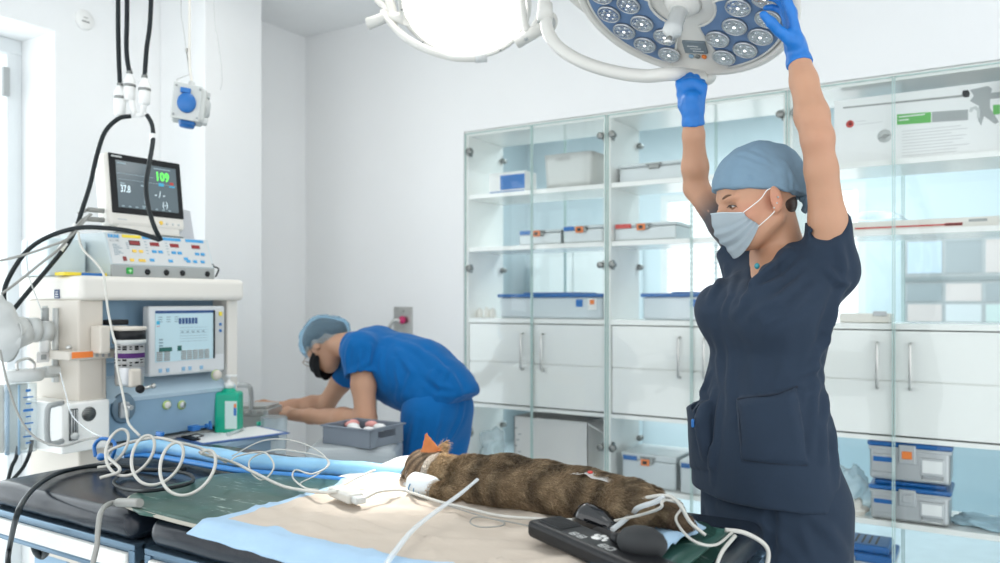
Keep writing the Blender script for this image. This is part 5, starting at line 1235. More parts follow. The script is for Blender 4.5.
# the coiled white lead: standing loops
cb0, cb1 = T(104, 456, .955), T(220, 492, .958)
hel = []
for i in range(0, 4 * 28 + 1):
    t = i / (4 * 28); a = -math.pi / 2 + i / 28 * math.tau
    c = cb0.lerp(cb1, t); hel.append(c + RT * (.040 * math.cos(a)) + Vector((0, 0, 1)) * (.024 + .047 * math.sin(a)) + Vector((-SN, CS, 0)) * (.03 * math.sin(a)) + (cb1 - cb0) * .0)
start = [T(100, 436, .99), T(104, 452, .94)]
tail = [T(232, 462, .955), T(255, 473, .945), T(285, 487, .936), T(320, 492, .940), T(338, 491.5, .95)]
mb = MB(); pp = start + hel[::3]
mb.tube(catmull(hel[:-12:2] + tail, 4), .0037, 8)
solo('coiled_lead', mb, M_cable, 'coiled off-white sensor lead standing in loops on the mat', 'cable')
cable([T(100, 478, .93), T(120, 470, .945), T(108, 452, .97), T(150, 438, 1.0), T(180, 443, .99), T(205, 450, .965), T(226, 462, .95)], .004, M_cable, 'off-white lead arching above the coiled lead')
loops2 = [T(150, 447, .955), T(178, 438, .97), T(205, 452, .955), T(222, 466, .945), T(240, 476, .935), T(258, 476, .94), T(270, 466, .955), T(273, 455, .97), T(262, 449, .975), T(251, 457, .96), T(250, 470, .945), T(262, 479, .935), T(262, 482, .935)]
cable([T(230, 462, .95), T(238, 456, .96), T(262, 452, .975), T(272, 460, .96), T(273, 470, .945), T(262, 480, .934), T(250, 470, .945), T(252, 458, .96), T(275, 450, .975), T(300, 452, .97), T(325, 458, .96), T(328, 466, .952), T(312, 474, .945), T(296, 470, .95), T(293, 478, .94), T(305, 488, .936), T(318, 490, .936)], .0022, M_cable, 'thin white lead looping twice in front of the blue pad', 'thin_lead')
cable([T(232, 456, .96), T(262, 441, 1.0), T(290, 440, 1.0), T(315, 449, .98), T(328, 462, .955), T(318, 474, .944), T(300, 484, .938), T(312, 491, .936)], .0015, M_cable, 'hair-thin white lead arching highest near the blue clipboard', 'thin_lead')
cable([T(328, 491, .945), T(345, 484, .945), T(356, 478, .948), T(375, 470, .955)], .0026, M_cable, 'short white lead leaving the sensor block towards the roll', 'thin_lead')
sc = T(347, 495, .942)
r = empty('sensor_block', sc - Vector((0, 0, .012)), 'white rectangular sensor connector on the drape at the end of the leads', 'connector')
Mk = mx_from((math.cos(-.35), math.sin(-.35), 0), (-math.sin(-.35), math.cos(-.35), 0), (0, 0, 1), sc)
mb = MB(); mb.box((-.055, -.018, -.010), (.04, .018, .010), .005, M=Mk, seg=3); part('body', mb, M_cable, r)
mb = MB(); mb.box((.04, -.012, -.007), (.062, .012, .007), .003, M=Mk); part('plug', mb, M_lgrey, r)
sd = [Mk @ Vector((.06, 0, 0)), T(378, 492, .945), T(400, 490, .945), T(415, 494, .94), T(440, 502, .936), T(470, 509, .936), T(500, 516, .934), T(540, 519, .934), T(575, 520, .934), T(600, 520, .934)]
mb = MB(); mb.tube(catmull(sd, 8), .0032, 8); solo('sensor_lead', mb, M_cable, 'white sensor lead running along the cat\'s belly', 'cable')
cable([T(440, 503, .935), T(478, 515, .933), T(503, 522, .933), T(500, 526, .933), T(480, 527, .933), T(470, 522, .933), T(480, 517, .933), T(520, 524, .933), T(545, 530, .933)], .0014, M_gcable, 'hair-thin lead curled in a loop near the black handset', 'thin_lead')
# translucent strap across the drape
st = [T(478, 479, 1.0), T(460, 494, .975), T(438, 510, .955), T(415, 528, .945), T(400, 545, .94), T(384, 568, .93), T(376, 590, .90)]
mb = MB(); mb.tube(catmull(st, 8), .0058, 8, flat=((0, 0, 1), .45)); solo('retaining_strap', mb, M_tubing, 'translucent strap running from the cat\'s chest to the table front', 'strap')
# black oscillometric unit, bulb and probe
hd = empty('blood_pressure_unit', T(592, 545, .935), 'black handheld device with ribbed grip and paw print on the drape', 'device')
a_, b_ = T(548, 530, .945), T(652, 575, .945)
ux = (b_ - a_).normalized(); uy = Vector((-ux.y, ux.x, 0)); Mh = mx_from(ux, uy, (0, 0, 1), a_ - Vector((0, 0, .012)))
mb = MB(); mb.box((-.02, -.032, 0), (.30, .036, .030), .009, M=Mh, seg=3); part('body', mb, M_black, hd)
mb = MB(); mb.box((.0, -.020, .029), (.062, .026, .0325), .003, M=Mh)
for k in range(12): mb.box((.003 + k * .0048, -.018, .032), (.0055 + k * .0048, .024, .034), M=Mh)
part('grip_pad', mb, mat('matte_black', (.018, .02, .022), .7), hd)
M_pr = mat('device_print', (.55, .56, .55), .6)
def frame_mark(x0, y0, x1, y1, t=.0015):
    mb.box((x0, y0, .030), (x1, y0 + t, .0306), M=Mh); mb.box((x0, y1 - t, .030), (x1, y1, .0306), M=Mh); mb.box((x0, y0, .030), (x0 + t, y1, .0306), M=Mh); mb.box((x1 - t, y0, .030), (x1, y1, .0306), M=Mh)
mb = MB(); frame_mark(.085, -.018, .098, -.004); frame_mark(.104, -.018, .118, -.004); mb.box((.088, -.013, .030), (.095, -.010, .0306), M=Mh); mb.box((.107, -.013, .030), (.115, -.010, .0306), M=Mh)
frame_mark(.160, -.018, .174, -.004); frame_mark(.178, -.018, .192, -.004); mb.box((.163, -.013, .030), (.171, -.010, .0306), M=Mh); mb.box((.194, .0, .030), (.196, .014, .0306), M=Mh); part('printed_keys', mb, M_pr, hd)
mb = MB()
for x, y, a, b in ((.128, .006, .010, .008), (.117, .016, .0045, .0055), (.127, .021, .0045, .006), (.138, .019, .0045, .006), (.145, .009, .0045, .0055)): mb.lathe([(0, .0308), (1, .0304), (1, .030)], Mh @ Matrix.Translation((x, y, 0)) @ Matrix.Diagonal((a, b, 1, 1)), 16)
part('paw_print', mb, mat('pale_print', (.8, .8, .78), .6), hd)
bu = empty('inflation_bulb', P(643, 556, 1.215), 'black rubber inflation bulb resting beside the cat\'s hind leg', 'bulb')
bb = T(641, 552, .955); be = T(665, 546, .96)
mb = MB(); ctr = P(643, 543, 1.215); ax_ = (P(668, 547, 1.20) - P(622, 539, 1.24)).normalized()
mb.lathe([(0, -.041), (.008, -.040), (.018, -.032), (.0245, -.016), (.026, 0), (.0245, .014), (.018, .028), (.009, .036), (0, .038)], frame_from_z(ax_, ctr), 32); part('bulb', mb, mat('matte_black', (.018, .02, .022), .7), bu)
mb = MB(); mb.tube([ctr - ax_ * .036, P(613, 538, 1.29), P(598, 533, 1.38)], [.009, .010, .011], 14); part('neck', mb, M_black, bu)
gl = empty('manometer', T(598, 530, .935), 'glossy black round gauge lying on its side by the bulb', 'gauge')
gc = P(588, 520, 1.46); ga = (P(612, 533, 1.42) - P(578, 508, 1.50)).normalized()
mb = MB(); mb.tube([P(579, 512, 1.48), P(583, 515, 1.475), P(600, 523, 1.46), P(612, 531, 1.45), P(616, 534, 1.448)], [.020, .026, .027, .022, .012], 24); part('housing', mb, mat('gloss_black', (.008, .009, .011), .06, coat=.6), gl)
mb = MB(); mb.lathe([(0, .001), (.014, .001), (.018, -.004)], frame_from_z(P(579, 512, 1.48) - P(600, 523, 1.46), P(578.5, 511.7, 1.48)), 24); part('dial_glass', mb, mat('dial_glass', (.25, .35, .45), .05), gl)
# leads around the hind paws and the right end
cable([T(600, 517, .94), T(620, 505, .975), T(645, 498, .99), T(668, 496, 1.0), T(680, 505, .99), T(690, 522, .96), T(705, 535, .935)], .0035, M_cable, 'white lead looped over the cat\'s hind leg')
cable([T(612, 530, .937), T(632, 514, .965), T(638, 508, .985), T(655, 502, 1.0), T(664, 497, 1.01)], .0048, M_tubing, 'clear thick tube with white joint beside the hind paw', 'drip_tube', 'tube')
cable([T(600, 524, .937), T(640, 515, .97), T(660, 508, 1.0), T(662, 502, 1.01), T(668, 500, 1.0), T(682, 506, .98), T(676, 520, .95), T(692, 540, .937), T(715, 545, .93), T(733, 532, .925)], .0026, M_cable, 'thin white lead curling past the paws to the table end')
cable([T(725, 530, .93), T(745, 533, .925), P(765, 545, 1.47), P(768, 560, 1.47), P(760, 585, 1.45)], .0042, M_cable, 'white lead curving off the right end of the table')
cable([T(735, 536, .925), T(722, 552, .92), P(715, 570, 1.35)], .0035, M_cable, 'short white lead crossing the black pad\'s right corner')
# ------------------------------------------------------------------ back corner: stand, tray, steel basin
def A(px, py, d): return P(px, py, d)
bsn = empty('steel_basin', P(262, 412, 3.05), 'small steel basin unit with curved grey tap under the blue-clad assistant\'s hands', 'basin')
bz = P(258, 412, 3.05)
mb = MB(); q = P(260, 407, 3.42); Mq = Matrix.Translation(q) @ Matrix.Rotation(.45, 4, 'Z')
mb.box((-.09, -.07, -.03), (.065, .09, .0), .006, M=Mq); mb.box((-.08, -.065, -.9), (.055, .08, -.03), .004, M=Mq); part('cabinet', mb, mat('galvanised', (.52, .54, .53), .35, .6, var=.1), bsn)
mb = MB()
for k in range(3): mb.cbox((-.06 + .045 * k, -.074, -.012), (.03, .008, .010), .002, M=Mq)
mb.box((-.08, -.06, .0), (.055, .08, .012), .004, M=Mq); part('rim', mb, M_steel, bsn)
mb = MB(); mb.tube(catmull([P(251, 412, 3.36), P(251, 395, 3.36), P(249, 386.5, 3.36), P(242, 385, 3.38), P(232, 386, 3.4)], 8), .0105, 12); part('tap', mb, M_grey, bsn)
mb = MB(); c = P(274, 434, 3.2)
mb.grid(lambda u, v: (c.x + .055 * math.cos(u * math.tau) * (1 + .12 * math.sin(5 * u * math.tau)) * (1 - .25 * v), c.y + .05 * math.sin(u * math.tau) * (1 + .12 * math.cos(4 * u * math.tau)), c.z + .07 - .22 * v), 30, 8, .001, True)
solo('waste_bag', mb, M_bag, 'clear plastic bag hanging at the front of the steel basin', 'bag')
for px, py, lab in ((262, 423, 'small green clip on the basin front, upper one'), (262, 444, 'small green clip on the basin front, lower one')):
    mb = MB(); mb.cbox(P(px, py, 3.345), (.016, .05, .016), .003); solo('green_clip', mb, M_green, lab, 'clip')
stool = empty('grey_stand', P(372, 455, 2.9), 'grey round-edged instrument stand with tray on top behind the table', 'stand')
q = P(346, 439, 3.0); q.z -= .0
Mst = mx_from((CS, SN, 0), (-SN, CS, 0), (0, 0, 1), (q.x, q.y, q.z))
mb = MB(); mb.box((-.13, -.12, -.10), (.20, .14, -.012), .03, M=Mst, seg=4); part('top', mb, mat('stand_grey', (.38, .42, .44), .4), stool)
mb = MB(); mb.tube([Mst @ Vector((.06, .02, -.10)), Vector((Mst @ Vector((.06, .02, 0))).xy.to_3d()) + Vector((0, 0, .05))], .03, 16); part('post', mb, M_steel, stool)
mb = MB(); z0 = (Mst @ Vector((.06, .02, 0))).xy.to_3d(); mb.lathe([(0, 0), (.15, 0), (.15, .03), (.05, .05), (0, .05)], Matrix.Translation(z0), 32); part('base', mb, M_steel, stool)
tr = empty('grey_tray', Mst @ Vector((.06, 0, -.012)), 'open dark grey plastic tray with hand slots on the stand', 'tray')
mb = MB(); Mt = Mst @ Matrix.Translation((.065, -.0, -.012)) @ Matrix.Rotation(-.55, 4, 'Z')
def wallb(lo, hi): mb.box(lo, hi, .003, M=Mt)
L_, W_, H_ = .115, .095, .070
wallb((-L_, -W_, 0), (L_, W_, .004)); wallb((-L_, W_ - .005, 0), (L_, W_, H_)); wallb((-L_, -W_, 0), (-L_ + .005, W_, H_)); wallb((L_ - .005, -W_, 0), (L_, -.05, H_)); wallb((L_ - .005, .05, 0), (L_, W_, H_)); wallb((L_ - .005, -.06, 0), (L_, .06, .030)); wallb((L_ - .005, -.06, .055), (L_, .06, H_)); wallb((-L_, -W_, 0), (L_, -W_ + .005, H_))
part('body', mb, mat('tray_grey', (.20, .23, .27), .45), tr)
mb = MB(); wallb((-L_ - .008, -W_ - .008, H_ - .006), (L_ + .008, -W_ + .004, H_)); wallb((-L_ - .008, W_ - .004, H_ - .006), (L_ + .008, W_ + .008, H_)); wallb((-L_ - .008, -W_, H_ - .006), (-L_ + .004, W_, H_)); wallb((L_ - .004, -W_, H_ - .006), (L_ + .008, W_, H_)); part('rim', mb, mat('tray_grey', (.20, .23, .27), .45), tr)
for k in range(7):
    mb = MB(); c = Mt @ Vector((-.02 + .11 * math.sin(k * 1.7) * .8, .07 * math.cos(k * 2.3), .055)); mb.ell(c, (.028, .022, .016), n=10)
    solo('wrapped_swab', mb, M_paper if k % 3 else mat('swab_red', (.75, .35, .32), .8), 'small crumpled swab packet lying in the grey tray', 'swab packet', 'swab packets in the grey tray')
pole = MB(); pole.tube([P(374, 480, 3.48), P(375, 400, 3.48), P(376, 385, 3.48)], .0095, 10); solo('chrome_rod', pole, M_steel, 'upright steel rod behind the grey tray', 'rod')
# ================================================================== people
M_skin = mat('skin_body', (.62, .38, .26), .5, var=.08, vscale=9, bump=.06, bscale=120, attr='skin', sss=.12, spec=.4)
M_navy = mat('navy_scrub_cloth', (.021, .036, .062), .85, var=.12, vscale=5, bump=.22, bscale=55, sheen=.05, spec=.25)
M_royal = mat('royal_blue_scrub_cloth', (.0, .115, .36), .85, var=.14, vscale=5, bump=.22, bscale=50, sheen=.1, spec=.2)
M_glove = mat('blue_nitrile', (.006, .17, .56), .42, var=.14, vscale=30, bump=.35, bscale=45, spec=.5)
M_cap = mat('grey_blue_cap_cloth', (.17, .27, .36), .85, var=.10, vscale=14, bump=.3, bscale=45)
M_mask = mat('pale_blue_mask', (.60, .70, .76), .85, var=.04, bump=.08, bscale=150)
M_hair = mat('dark_brown_hair', (.045, .025, .018), .45, var=.4, vscale=40, stretch=(1, 1, 6))
SKIN = (.52, .285, .18)
def ortho(z, x):
    z = Vector(z).normalized(); x = (Vector(x) - z * Vector(x).dot(z)).normalized(); return x, z.cross(x), z
def hand_prims(wr, dr, pn, th, s=1.0, curl=(.3, .3, .35, .4), spread=.08, thumb=(.55, .35), fl=None, thumb_up=.55):
    """wrist, finger direction, palm-facing normal, thumb side; returns capsules [(a,b,ra,rb,k,flat)]"""
    dr = Vector(dr).normalized(); pn = (Vector(pn) - dr * Vector(pn).dot(dr)).normalized(); th = (Vector(th) - dr * Vector(th).dot(dr)); th = (th - pn * th.dot(pn)).normalized()
    out = []
    W = Vector(wr)
    offs = (.030, .010, -.010, -.029); lens = ((.042, .026, .021), (.046, .029, .022), (.042, .027, .021), (.033, .021, .019)); kn = (.088, .092, .088, .080)
    rad = (.0088, .0090, .0086, .0076)
    for i in range(4):
        K = W + dr * kn[i] * s + th * offs[i] * s - pn * (.002 if i in (1, 2) else 0) * s
        out.append((W + th * offs[i] * .62 * s + dr * .006, K, .0155 * s, .0125 * s, .012, (pn, .85)))
        a = 0; q = K; d0 = (dr + th * spread * (1.5 - i) * .6).normalized()
        cs = curl[i] if hasattr(curl[i], '__len__') else (curl[i], curl[i] * 1.1, curl[i] * .7)
        for j in range(3):
            a += cs[j]; d = d0 * math.cos(a) + pn * math.sin(a); e = q + d * lens[i][j] * s
            r0 = rad[i] * s * (1.06, .98, .9)[j]; r1 = rad[i] * s * (.98, .9, .78)[j]
            out.append((q, e, r0, r1, .004 if j else .008, None)); q = e
    # thumb leaves the side of the palm near its base
    b0 = W + dr * .022 * s + th * .026 * s + pn * .006 * s
    td = (th * thumb[0] + dr * thumb_up + pn * thumb[1]).normalized()
    b1 = b0 + td * .040 * s; td2 = (td * .85 + dr * .35).normalized(); b2 = b1 + td2 * .032 * s; b3 = b2 + (td2 * .9 + dr * .2 + pn * .15).normalized() * .026 * s
    out += [(W + dr * .01 * s, b0, .016 * s, .0165 * s, .012, None), (b0, b1, .016 * s, .0115 * s, .010, None), (b1, b2, .011 * s, .0102 * s, .004, None), (b2, b3, .0102 * s, .0085 * s, .004, None)]
    return out
def add_prims(F, pr, grow=0):
    for a, b, ra, rb, k, fl in pr: F.cap(a, b, ra, rb, k, 'u', fl, grow)

# ------------------------------------------------------------------ standing woman
pd = 1.88
def face_dir(deg): a = math.radians(deg); return (-RT * math.sin(a) - FW * math.cos(a))
fb = face_dir(62); lb = Vector((0, 0, 1)).cross(fb)      # facing, her left
fh0 = face_dir(83); pitch = math.radians(16)
lh = Vector((0, 0, 1)).cross(fh0); fh = (fh0 * math.cos(pitch) - UP * math.sin(pitch)); uh = fh.cross(lh)
Hc = P(755.5, 199, 1.87)
def HD(f, l, u): return Hc + fh * f + lh * l + uh * u
def slice_(py, pl, pr_, d=pd, ratio=.64, add=0):
    c = P((pl + pr_) / 2, py, d); h = (pr_ - pl) / 2 * d / FPX + add
    w_ = RT - FW * ((pl + pr_) / 2 - 500) * (1 / FPX); a = h / math.sqrt(lb.dot(w_) ** 2 + (ratio * fb.dot(w_)) ** 2); return (c.z, c.x, c.y, a, a * ratio)
def loft_args(rows): z, x, y, a, b = zip(*rows); return z, x, y, a, b
base = P(772, 400, pd); W1 = empty('person', (base.x, base.y, 0), 'standing woman in dark navy scrubs, grey-blue cap and mask, arms raised to the lamp', 'person')
# arm joints
SR, ER, WR_ = P(752, 262, 2.0), P(696, 188, 2.10), P(692.5, 112, 2.03)
SL, EL, WL = P(833, 262, 1.80), P(817, 138, 1.73), P(797, 52, 1.80)
gripB = g0 + yB * .015
hR = hand_prims(WR_, UP * 1.0 + RT * .03 - FW * .02, FW * 1.0 + RT * .2, -RT, .80, curl=((.7, .9, .6), (.8, .9, .6), (.85, .9, .6), (.9, .9, .6)), thumb=(.30, .05), thumb_up=1.0)
hL = hand_prims(WL, UP * 1.0 - RT * .22 - FW * .05, -RT * .95 - UP * .1 + FW * .2, -FW * .75 - RT * .3, .94, curl=((.15, .5, .5), (.25, .55, .5), (.3, .55, .5), (.3, .6, .5)), spread=.1, thumb=(.3, .85), thumb_up=.8)
def skin_field(F):
    # legs, hips, torso under the clothes
    rows = [slice_(250, 757, 836), slice_(270, 735, 838), slice_(300, 712, 822), slice_(335, 716, 815), slice_(370, 718, 812), slice_(410, 712, 822), slice_(450, 708, 822), slice_(485, 708, 822)]
    F.loft(*loft_args(rows), lb, .03)
    for s_ in (-1, 1):
        hip = P(770, 485, pd) + lb * .070 * s_; knee = Vector((hip.x, hip.y, .48)) + fb * .02; ank = Vector((hip.x, hip.y, .09)) - fb * .02
        F.cap(hip, knee, .078, .055, .03); F.cap(knee, ank, .052, .035, .03); F.cap(ank, ank + fb * .14 - UP * .05, .035, .025, .03)
    # neck and shoulders
    nb = P(784, 262, 1.90); F.cap(nb, HD(-.035, 0, -.05), .054, .046, .02); F.cap(nb - UP * .02, SR, .06, .05, .04); F.cap(nb - UP * .045, SL - UP * .02, .042, .040, .02)
    
    # arms
    F.chain([SR, SR.lerp(ER, .5), ER], [.044, .037, .031], .015); F.chain([ER, ER.lerp(WR_, .28), ER.lerp(WR_, .7), WR_], [.0305, .0330, .0262, .0225], .015)
    F.chain([SL, SL.lerp(EL, .35), SL.lerp(EL, .75), EL], [.046, .0390, .0335, .0325], .015); F.chain([EL, EL.lerp(WL, .25), EL.lerp(WL, .65), WL], [.0315, .0350, .0285, .0235], .015)
    F.ell(EL + FW * .006 + RT * .008, (.024, .024, .024), None, .02)
    add_prims(F, hR, -.0012); add_prims(F, hL, -.0012)
    # head
    hx = (lh, fh, uh)
    F.ell(HD(-.012, 0, .028), (.072, .096, .086), hx, .02)
    F.ell(HD(.030, 0, -.035), (.055, .056, .070), hx, .025)
    F.ell(HD(.050, 0, -.082), (.026, .026, .024), hx, .02)          # chin
    F.cap(HD(-.01, .052, -.052), HD(.045, .022, -.082), .018, .018, .03); F.cap(HD(-.01, -.052, -.052), HD(.045, -.022, -.082), .018, .018, .03)   # jaw
    for s_ in (-1, 1):
        F.ell(HD(.052, .038 * s_, -.028), (.022, .018, .016), hx, .025)      # cheek bone
        F.cap(HD(.079, .014 * s_, .020), HD(.067, .046 * s_, .018), .0075, .007, .012)    # brow ridge
        F.ell(HD(.086, .031 * s_, .001), (.0150, .0115, .0082), hx, .009, 's')     # eye socket
        F.ell(HD(-.010, .078 * s_, -.012), (.008, .018, .031), (lh * .96 - fh * .28 * s_, fh * .96 + lh * .28 * s_, uh), .008)   # ear
        F.ell(HD(-.003, .089 * s_, -.006), (.0085, .011, .019), hx, .006, 's')
        F.ell(HD(-.002, .074 * s_, -.036), (.005, .007, .009), hx, .006)
    F.chain([HD(.080, 0, .010), HD(.092, 0, -.012), HD(.104, 0, -.032)], [.007, .008, .0105], .010)   # nose
    F.ell(HD(.086, 0, -.058), (.024, .012, .012), hx, .012)
F = Field(P(640, 0, 2.1) - Vector((.3, .35, 0)), (0, 0, 0), .005) if False else None
lo = Vector((min(p.x for p in (ER, WR_, base, SL)) - .22, min(p.y for p in (ER, SL, EL, base)) - .30, -.02)); hi = Vector((max(p.x for p in (SL, EL, base)) + .26, max(p.y for p in (ER, SR, base)) + .22, 2.26))
F = Field(lo, hi, .0044); skin_field(F)
V, Q = F.polygonise(); V = relax(V, Q, 2, .5)
# tattoo on the raised upper arm (ink, fades in patches towards the elbow), light flush on cheeks and elbows
C = np.tile(np.array(SKIN), (len(V), 1))
d, t = seg_dist(V, SR, ER)
ink = (d < .075) & (t > .05) & (t < .97) & (seg_dist(V, ER, WR_)[0] > .02)
idx = np.where(ink)[0]
for i in idx:
    nz = .5 + .5 * mnoise.noise(Vector(V[i]) * 38) + .25 * mnoise.noise(Vector(V[i]) * 90)
    k = 1.0 if t[i] < .62 else max(0, 1 - (t[i] - .62) / .26)
    k *= 1.0 if nz < .86 else .15
    C[i] = C[i] * (1 - .93 * k) + np.array((.035, .045, .06)) * .93 * k
for p, rr, col in ((HD(.058, .045, -.03), .03, (.56, .22, .15)), (HD(-.005, .078, -.015), .03, (.56, .22, .15)), (EL, .05, (.50, .25, .16))):
    e = np.exp(-((np.linalg.norm(V - np.array(p), axis=1) / rr) ** 2))[:, None] * .55; C = C * (1 - e) + np.array(col) * e
me = npmesh('body', V, Q); setcol(me, 'skin', C); part('body', me, M_skin, W1)
# gloves
def glove(prims, wr, el, s_, nm):
    pts = np.array([list(p[0]) for p in prims] + [list(p[1]) for p in prims]); 
    G = Field(pts.min(0) - .06, pts.max(0) + .05, .0036)
    add_prims(G, prims, .0012)
    ax = (wr - el).normalized(); G.cap(wr - ax * .030, wr + ax * .03, .0265, .0232, .012); G.cap(wr - ax * .036, wr - ax * .028, .0300, .0280, .006)
    G.plane(wr - ax * .034, -ax, .002)
    v, q = G.polygonise(); v = relax(v, q, 1, .5); v = ripple(v, q, .0022, 42, s_, (1, 1, .55)); v = ripple(v, q, .0010, 110, s_ + 3, (1, 1, .6))
    return part(nm, npmesh(nm, v, q), M_glove, W1)
glove(hR, WR_, ER, 1, 'glove'); glove(hL, WL, EL, 2, 'glove')
# scrub top
rows = [slice_(247, 765, 832), slice_(257, 750, 838), slice_(272, 731, 841), slice_(290, 713, 839), slice_(308, 704, 835, ratio=.68), slice_(330, 704, 829), slice_(352, 708, 824), slice_(372, 705, 821), slice_(395, 699, 824), slice_(420, 692, 828), slice_(450, 688, 833), slice_(480, 688, 838), slice_(496, 688, 839)]
G = Field(lo, hi, .0055)
G.loft(*loft_args(rows), lb, .02)
bc_ = P(722, 300, 1.80)
for s_ in (-1, 1):
    c = P(765, 311, pd) + fb * .070 + lb * .066 * s_; G.ell(c, (.072, .062, .066), (lb, fb, UP), .05)
ns = P(788, 258, 1.90)
G.cap(ns - UP * .03, SR - UP * .015, .062, .062, .04); G.cap(ns - UP * .03, SL - UP * .015, .060, .052, .04)
for S_, E_, ra, rb in ((SR, ER, .066, .060), (SL, EL, .052, .048)):
    G.cap(S_ - UP * .02, S_.lerp(E_, .30), ra, rb, .03)
# shoulder-blade bulge of the sleeve at the back
G.cap(SL - UP * .01 + RT * .005, P(840, 264, 1.83), .030, .026, .03)
G.plane(SR.lerp(ER, .27), (ER - SR), .003)
# slanted sleeve opening on the near arm
aL_ = (EL - SL).normalized(); cutn = (aL_ * .70 - RT * .45 - FW * .65).normalized()
G2 = None
sl, g = G.sub(SL - Vector((.16, .16, .12)), SL + Vector((.16, .16, .25)))
cp = P(822, 251, 1.745); dpl = (g[0] - cp.x) * cutn.x + (g[1] - cp.y) * cutn.y + (g[2] - cp.z) * cutn.z
dpl = np.minimum(np.minimum(dpl, (g[0] - SL.x) * RT.x + (g[1] - SL.y) * RT.y + .060), .21 - np.sqrt(sum((g[i] - SL[i]) ** 2 for i in range(3)))).astype(np.float32)
G.comb(sl, dpl, .003, 'i')
# neck hole and V
nu = (HD(-.03, 0, -.05) - ns).normalized()
G.cap(ns + UP * .005, ns + UP * .12 + fb * .02, .060, .075, .01, 's'); G.cap(P(800, 236, 1.9), P(800, 205, 1.9), .045, .06, .01, 's'); G.cap(P(802, 213, 1.83), P(803, 185, 1.83), .040, .045, .008, 's'); G.cap(P(802, 213, 1.76), P(803, 185, 1.76), .036, .04, .008, 's')
vt = P(748, 287, 1.76)
for k in range(10):
    t = k / 9; a = ns + fb * .03 + UP * .01; q = a.lerp(vt + FW * .02, t); G.cap(q, q + fb * .10 + UP * .03, .038 * (1 - t) + .004, .042 * (1 - t) + .004, .014, 's')
G.chain([P(800, 243, 1.88), P(786, 257, 1.815), P(768, 271, 1.785), P(751, 285, 1.765)], [.017, .018, .014, .010], .018)
G.plane(Vector((base.x, base.y, P(772, 494, pd).z)), (0, 0, -1), .003)
V, Q = G.polygonise(); V = relax(V, Q, 2, .5)
fl = [
 ([(800, 262), (770, 285), (742, 300)], .010, .006), ([(806, 272), (778, 300), (748, 318)], .010, .005), ([(812, 284), (790, 308), (765, 322)], .009, .004),
 ([(724, 268), (716, 285), (708, 300)], .009, .005), ([(735, 272), (730, 295), (722, 315)], .008, .004), ([(744, 290), (742, 304), (732, 318)], .009, .003),
 ([(790, 250), (768, 268), (752, 280)], .008, .005),
 ([(848, 285), (836, 305), (828, 330)], .010, .007), ([(842, 300), (828, 330), (826, 356)], .010, .006), ([(834, 328), (822, 350), (814, 380)], .010, .005),
 ([(712, 330), (716, 360), (722, 390)], .012, .004), ([(724, 340), (728, 380), (732, 420)], .012, .004),
 ([(826, 362), (810, 372), (790, 378)], .008, .004), ([(828, 376), (812, 392), (796, 400)], .010, .004), ([(830, 395), (822, 425), (824, 460)], .010, .006),
 ([(818, 380), (816, 420), (812, 455)], .009, .004), ([(708, 372), (700, 392), (704, 410)], .009, .007), ([(712, 392), (706, 420), (708, 455)], .010, .006), ([(718, 400), (716, 440), (712, 480)], .009, .004),
 ([(838, 420), (834, 450), (838, 485)], .010, .005), ([(760, 300), (764, 330), (762, 360)], .018, .003), ([(745, 330), (752, 370), (756, 400)], .016, .003), ([(782, 320), (784, 350), (780, 380)], .018, .003),
 ([(838, 240), (844, 262), (846, 280)], .009, .005), ([(826, 268), (838, 280), (848, 284)], .008, .006)]
fl = [(p_, w_, a_ * 1.35) for p_, w_, a_ in fl]
V = folds(V, Q, fl)
def pocket(V, quad, lift, bulge):
    N = vnormals(V, Q); q = V - np.array([0, 0, CAMZ]); d = q @ np.array(FW); X = np.stack([500 + FPX * (q @ np.array(RT)) / d, HORY - FPX * q[:, 2] / d], 1)
    ins = np.full(len(V), 9.0)
    for i in range(4):
        a, b = np.array(quad[i], float), np.array(quad[(i + 1) % 4], float); e = b - a; nrm = np.array([-e[1], e[0]]) / np.linalg.norm(e); ins = np.minimum(ins, (X - a) @ nrm)
    f = np.clip(ins / 1.6, 0, 1) * ((N * (q / np.linalg.norm(q, axis=1)[:, None])).sum(1) < .1)
    y0, y1 = min(p[1] for p in quad), max(p[1] for p in quad); v = np.clip((X[:, 1] - y0) / (y1 - y0), 0, 1)
    return V + N * (f * (lift + bulge * (1 - v) * np.clip(ins / 10, 0, 1)))[:, None]
V = pocket(V, [(737, 398), (797, 387), (808, 464), (743, 460)], .0065, .020); V = pocket(V, [(688, 402), (712, 400), (716, 470), (688, 468)], .0045, .03)
V = ripple(V, Q, .005, 9, 4, (1, 1, .5)); V = ripple(V, Q, .0018, 26, 9, (1, 1, .6))
TOPV, TOPQ = V, Q; TN = vnormals(V, Q)
top = part('scrub_top', npmesh('scrub_top', V, Q), M_navy, W1)
def seam(pts, r_=.0016, off=.0):
    q = [Vector(snap(TOPV, TN, *p)) - FW * .0016 for p in pts]; mb = MB(); mb.tube(catmull(q, 6), r_, 6); return part('seam', mb, mat('navy_seam', (.010, .017, .032), .9), top)
seam([(737, 397), (757, 395), (777, 391), (797, 386)], .0022); seam([(737, 400), (739, 430), (743, 460)], .0014); seam([(743, 461), (775, 464), (807, 465)], .0012)
mb = MB(); c = Vector(snap(TOPV, TN, 692, 424)); mb.cbox(c - RT * .002, (.008, .010, .020), .003); part('pen_clip', mb, M_blue, top)
# neck cord
mb = MB(); q = P(757, 266, 1.80); mb.ell(q, (.006, .006, .007)); part('pendant', mb, mat('turquoise_bead', (.03, .25, .3), .3), W1)
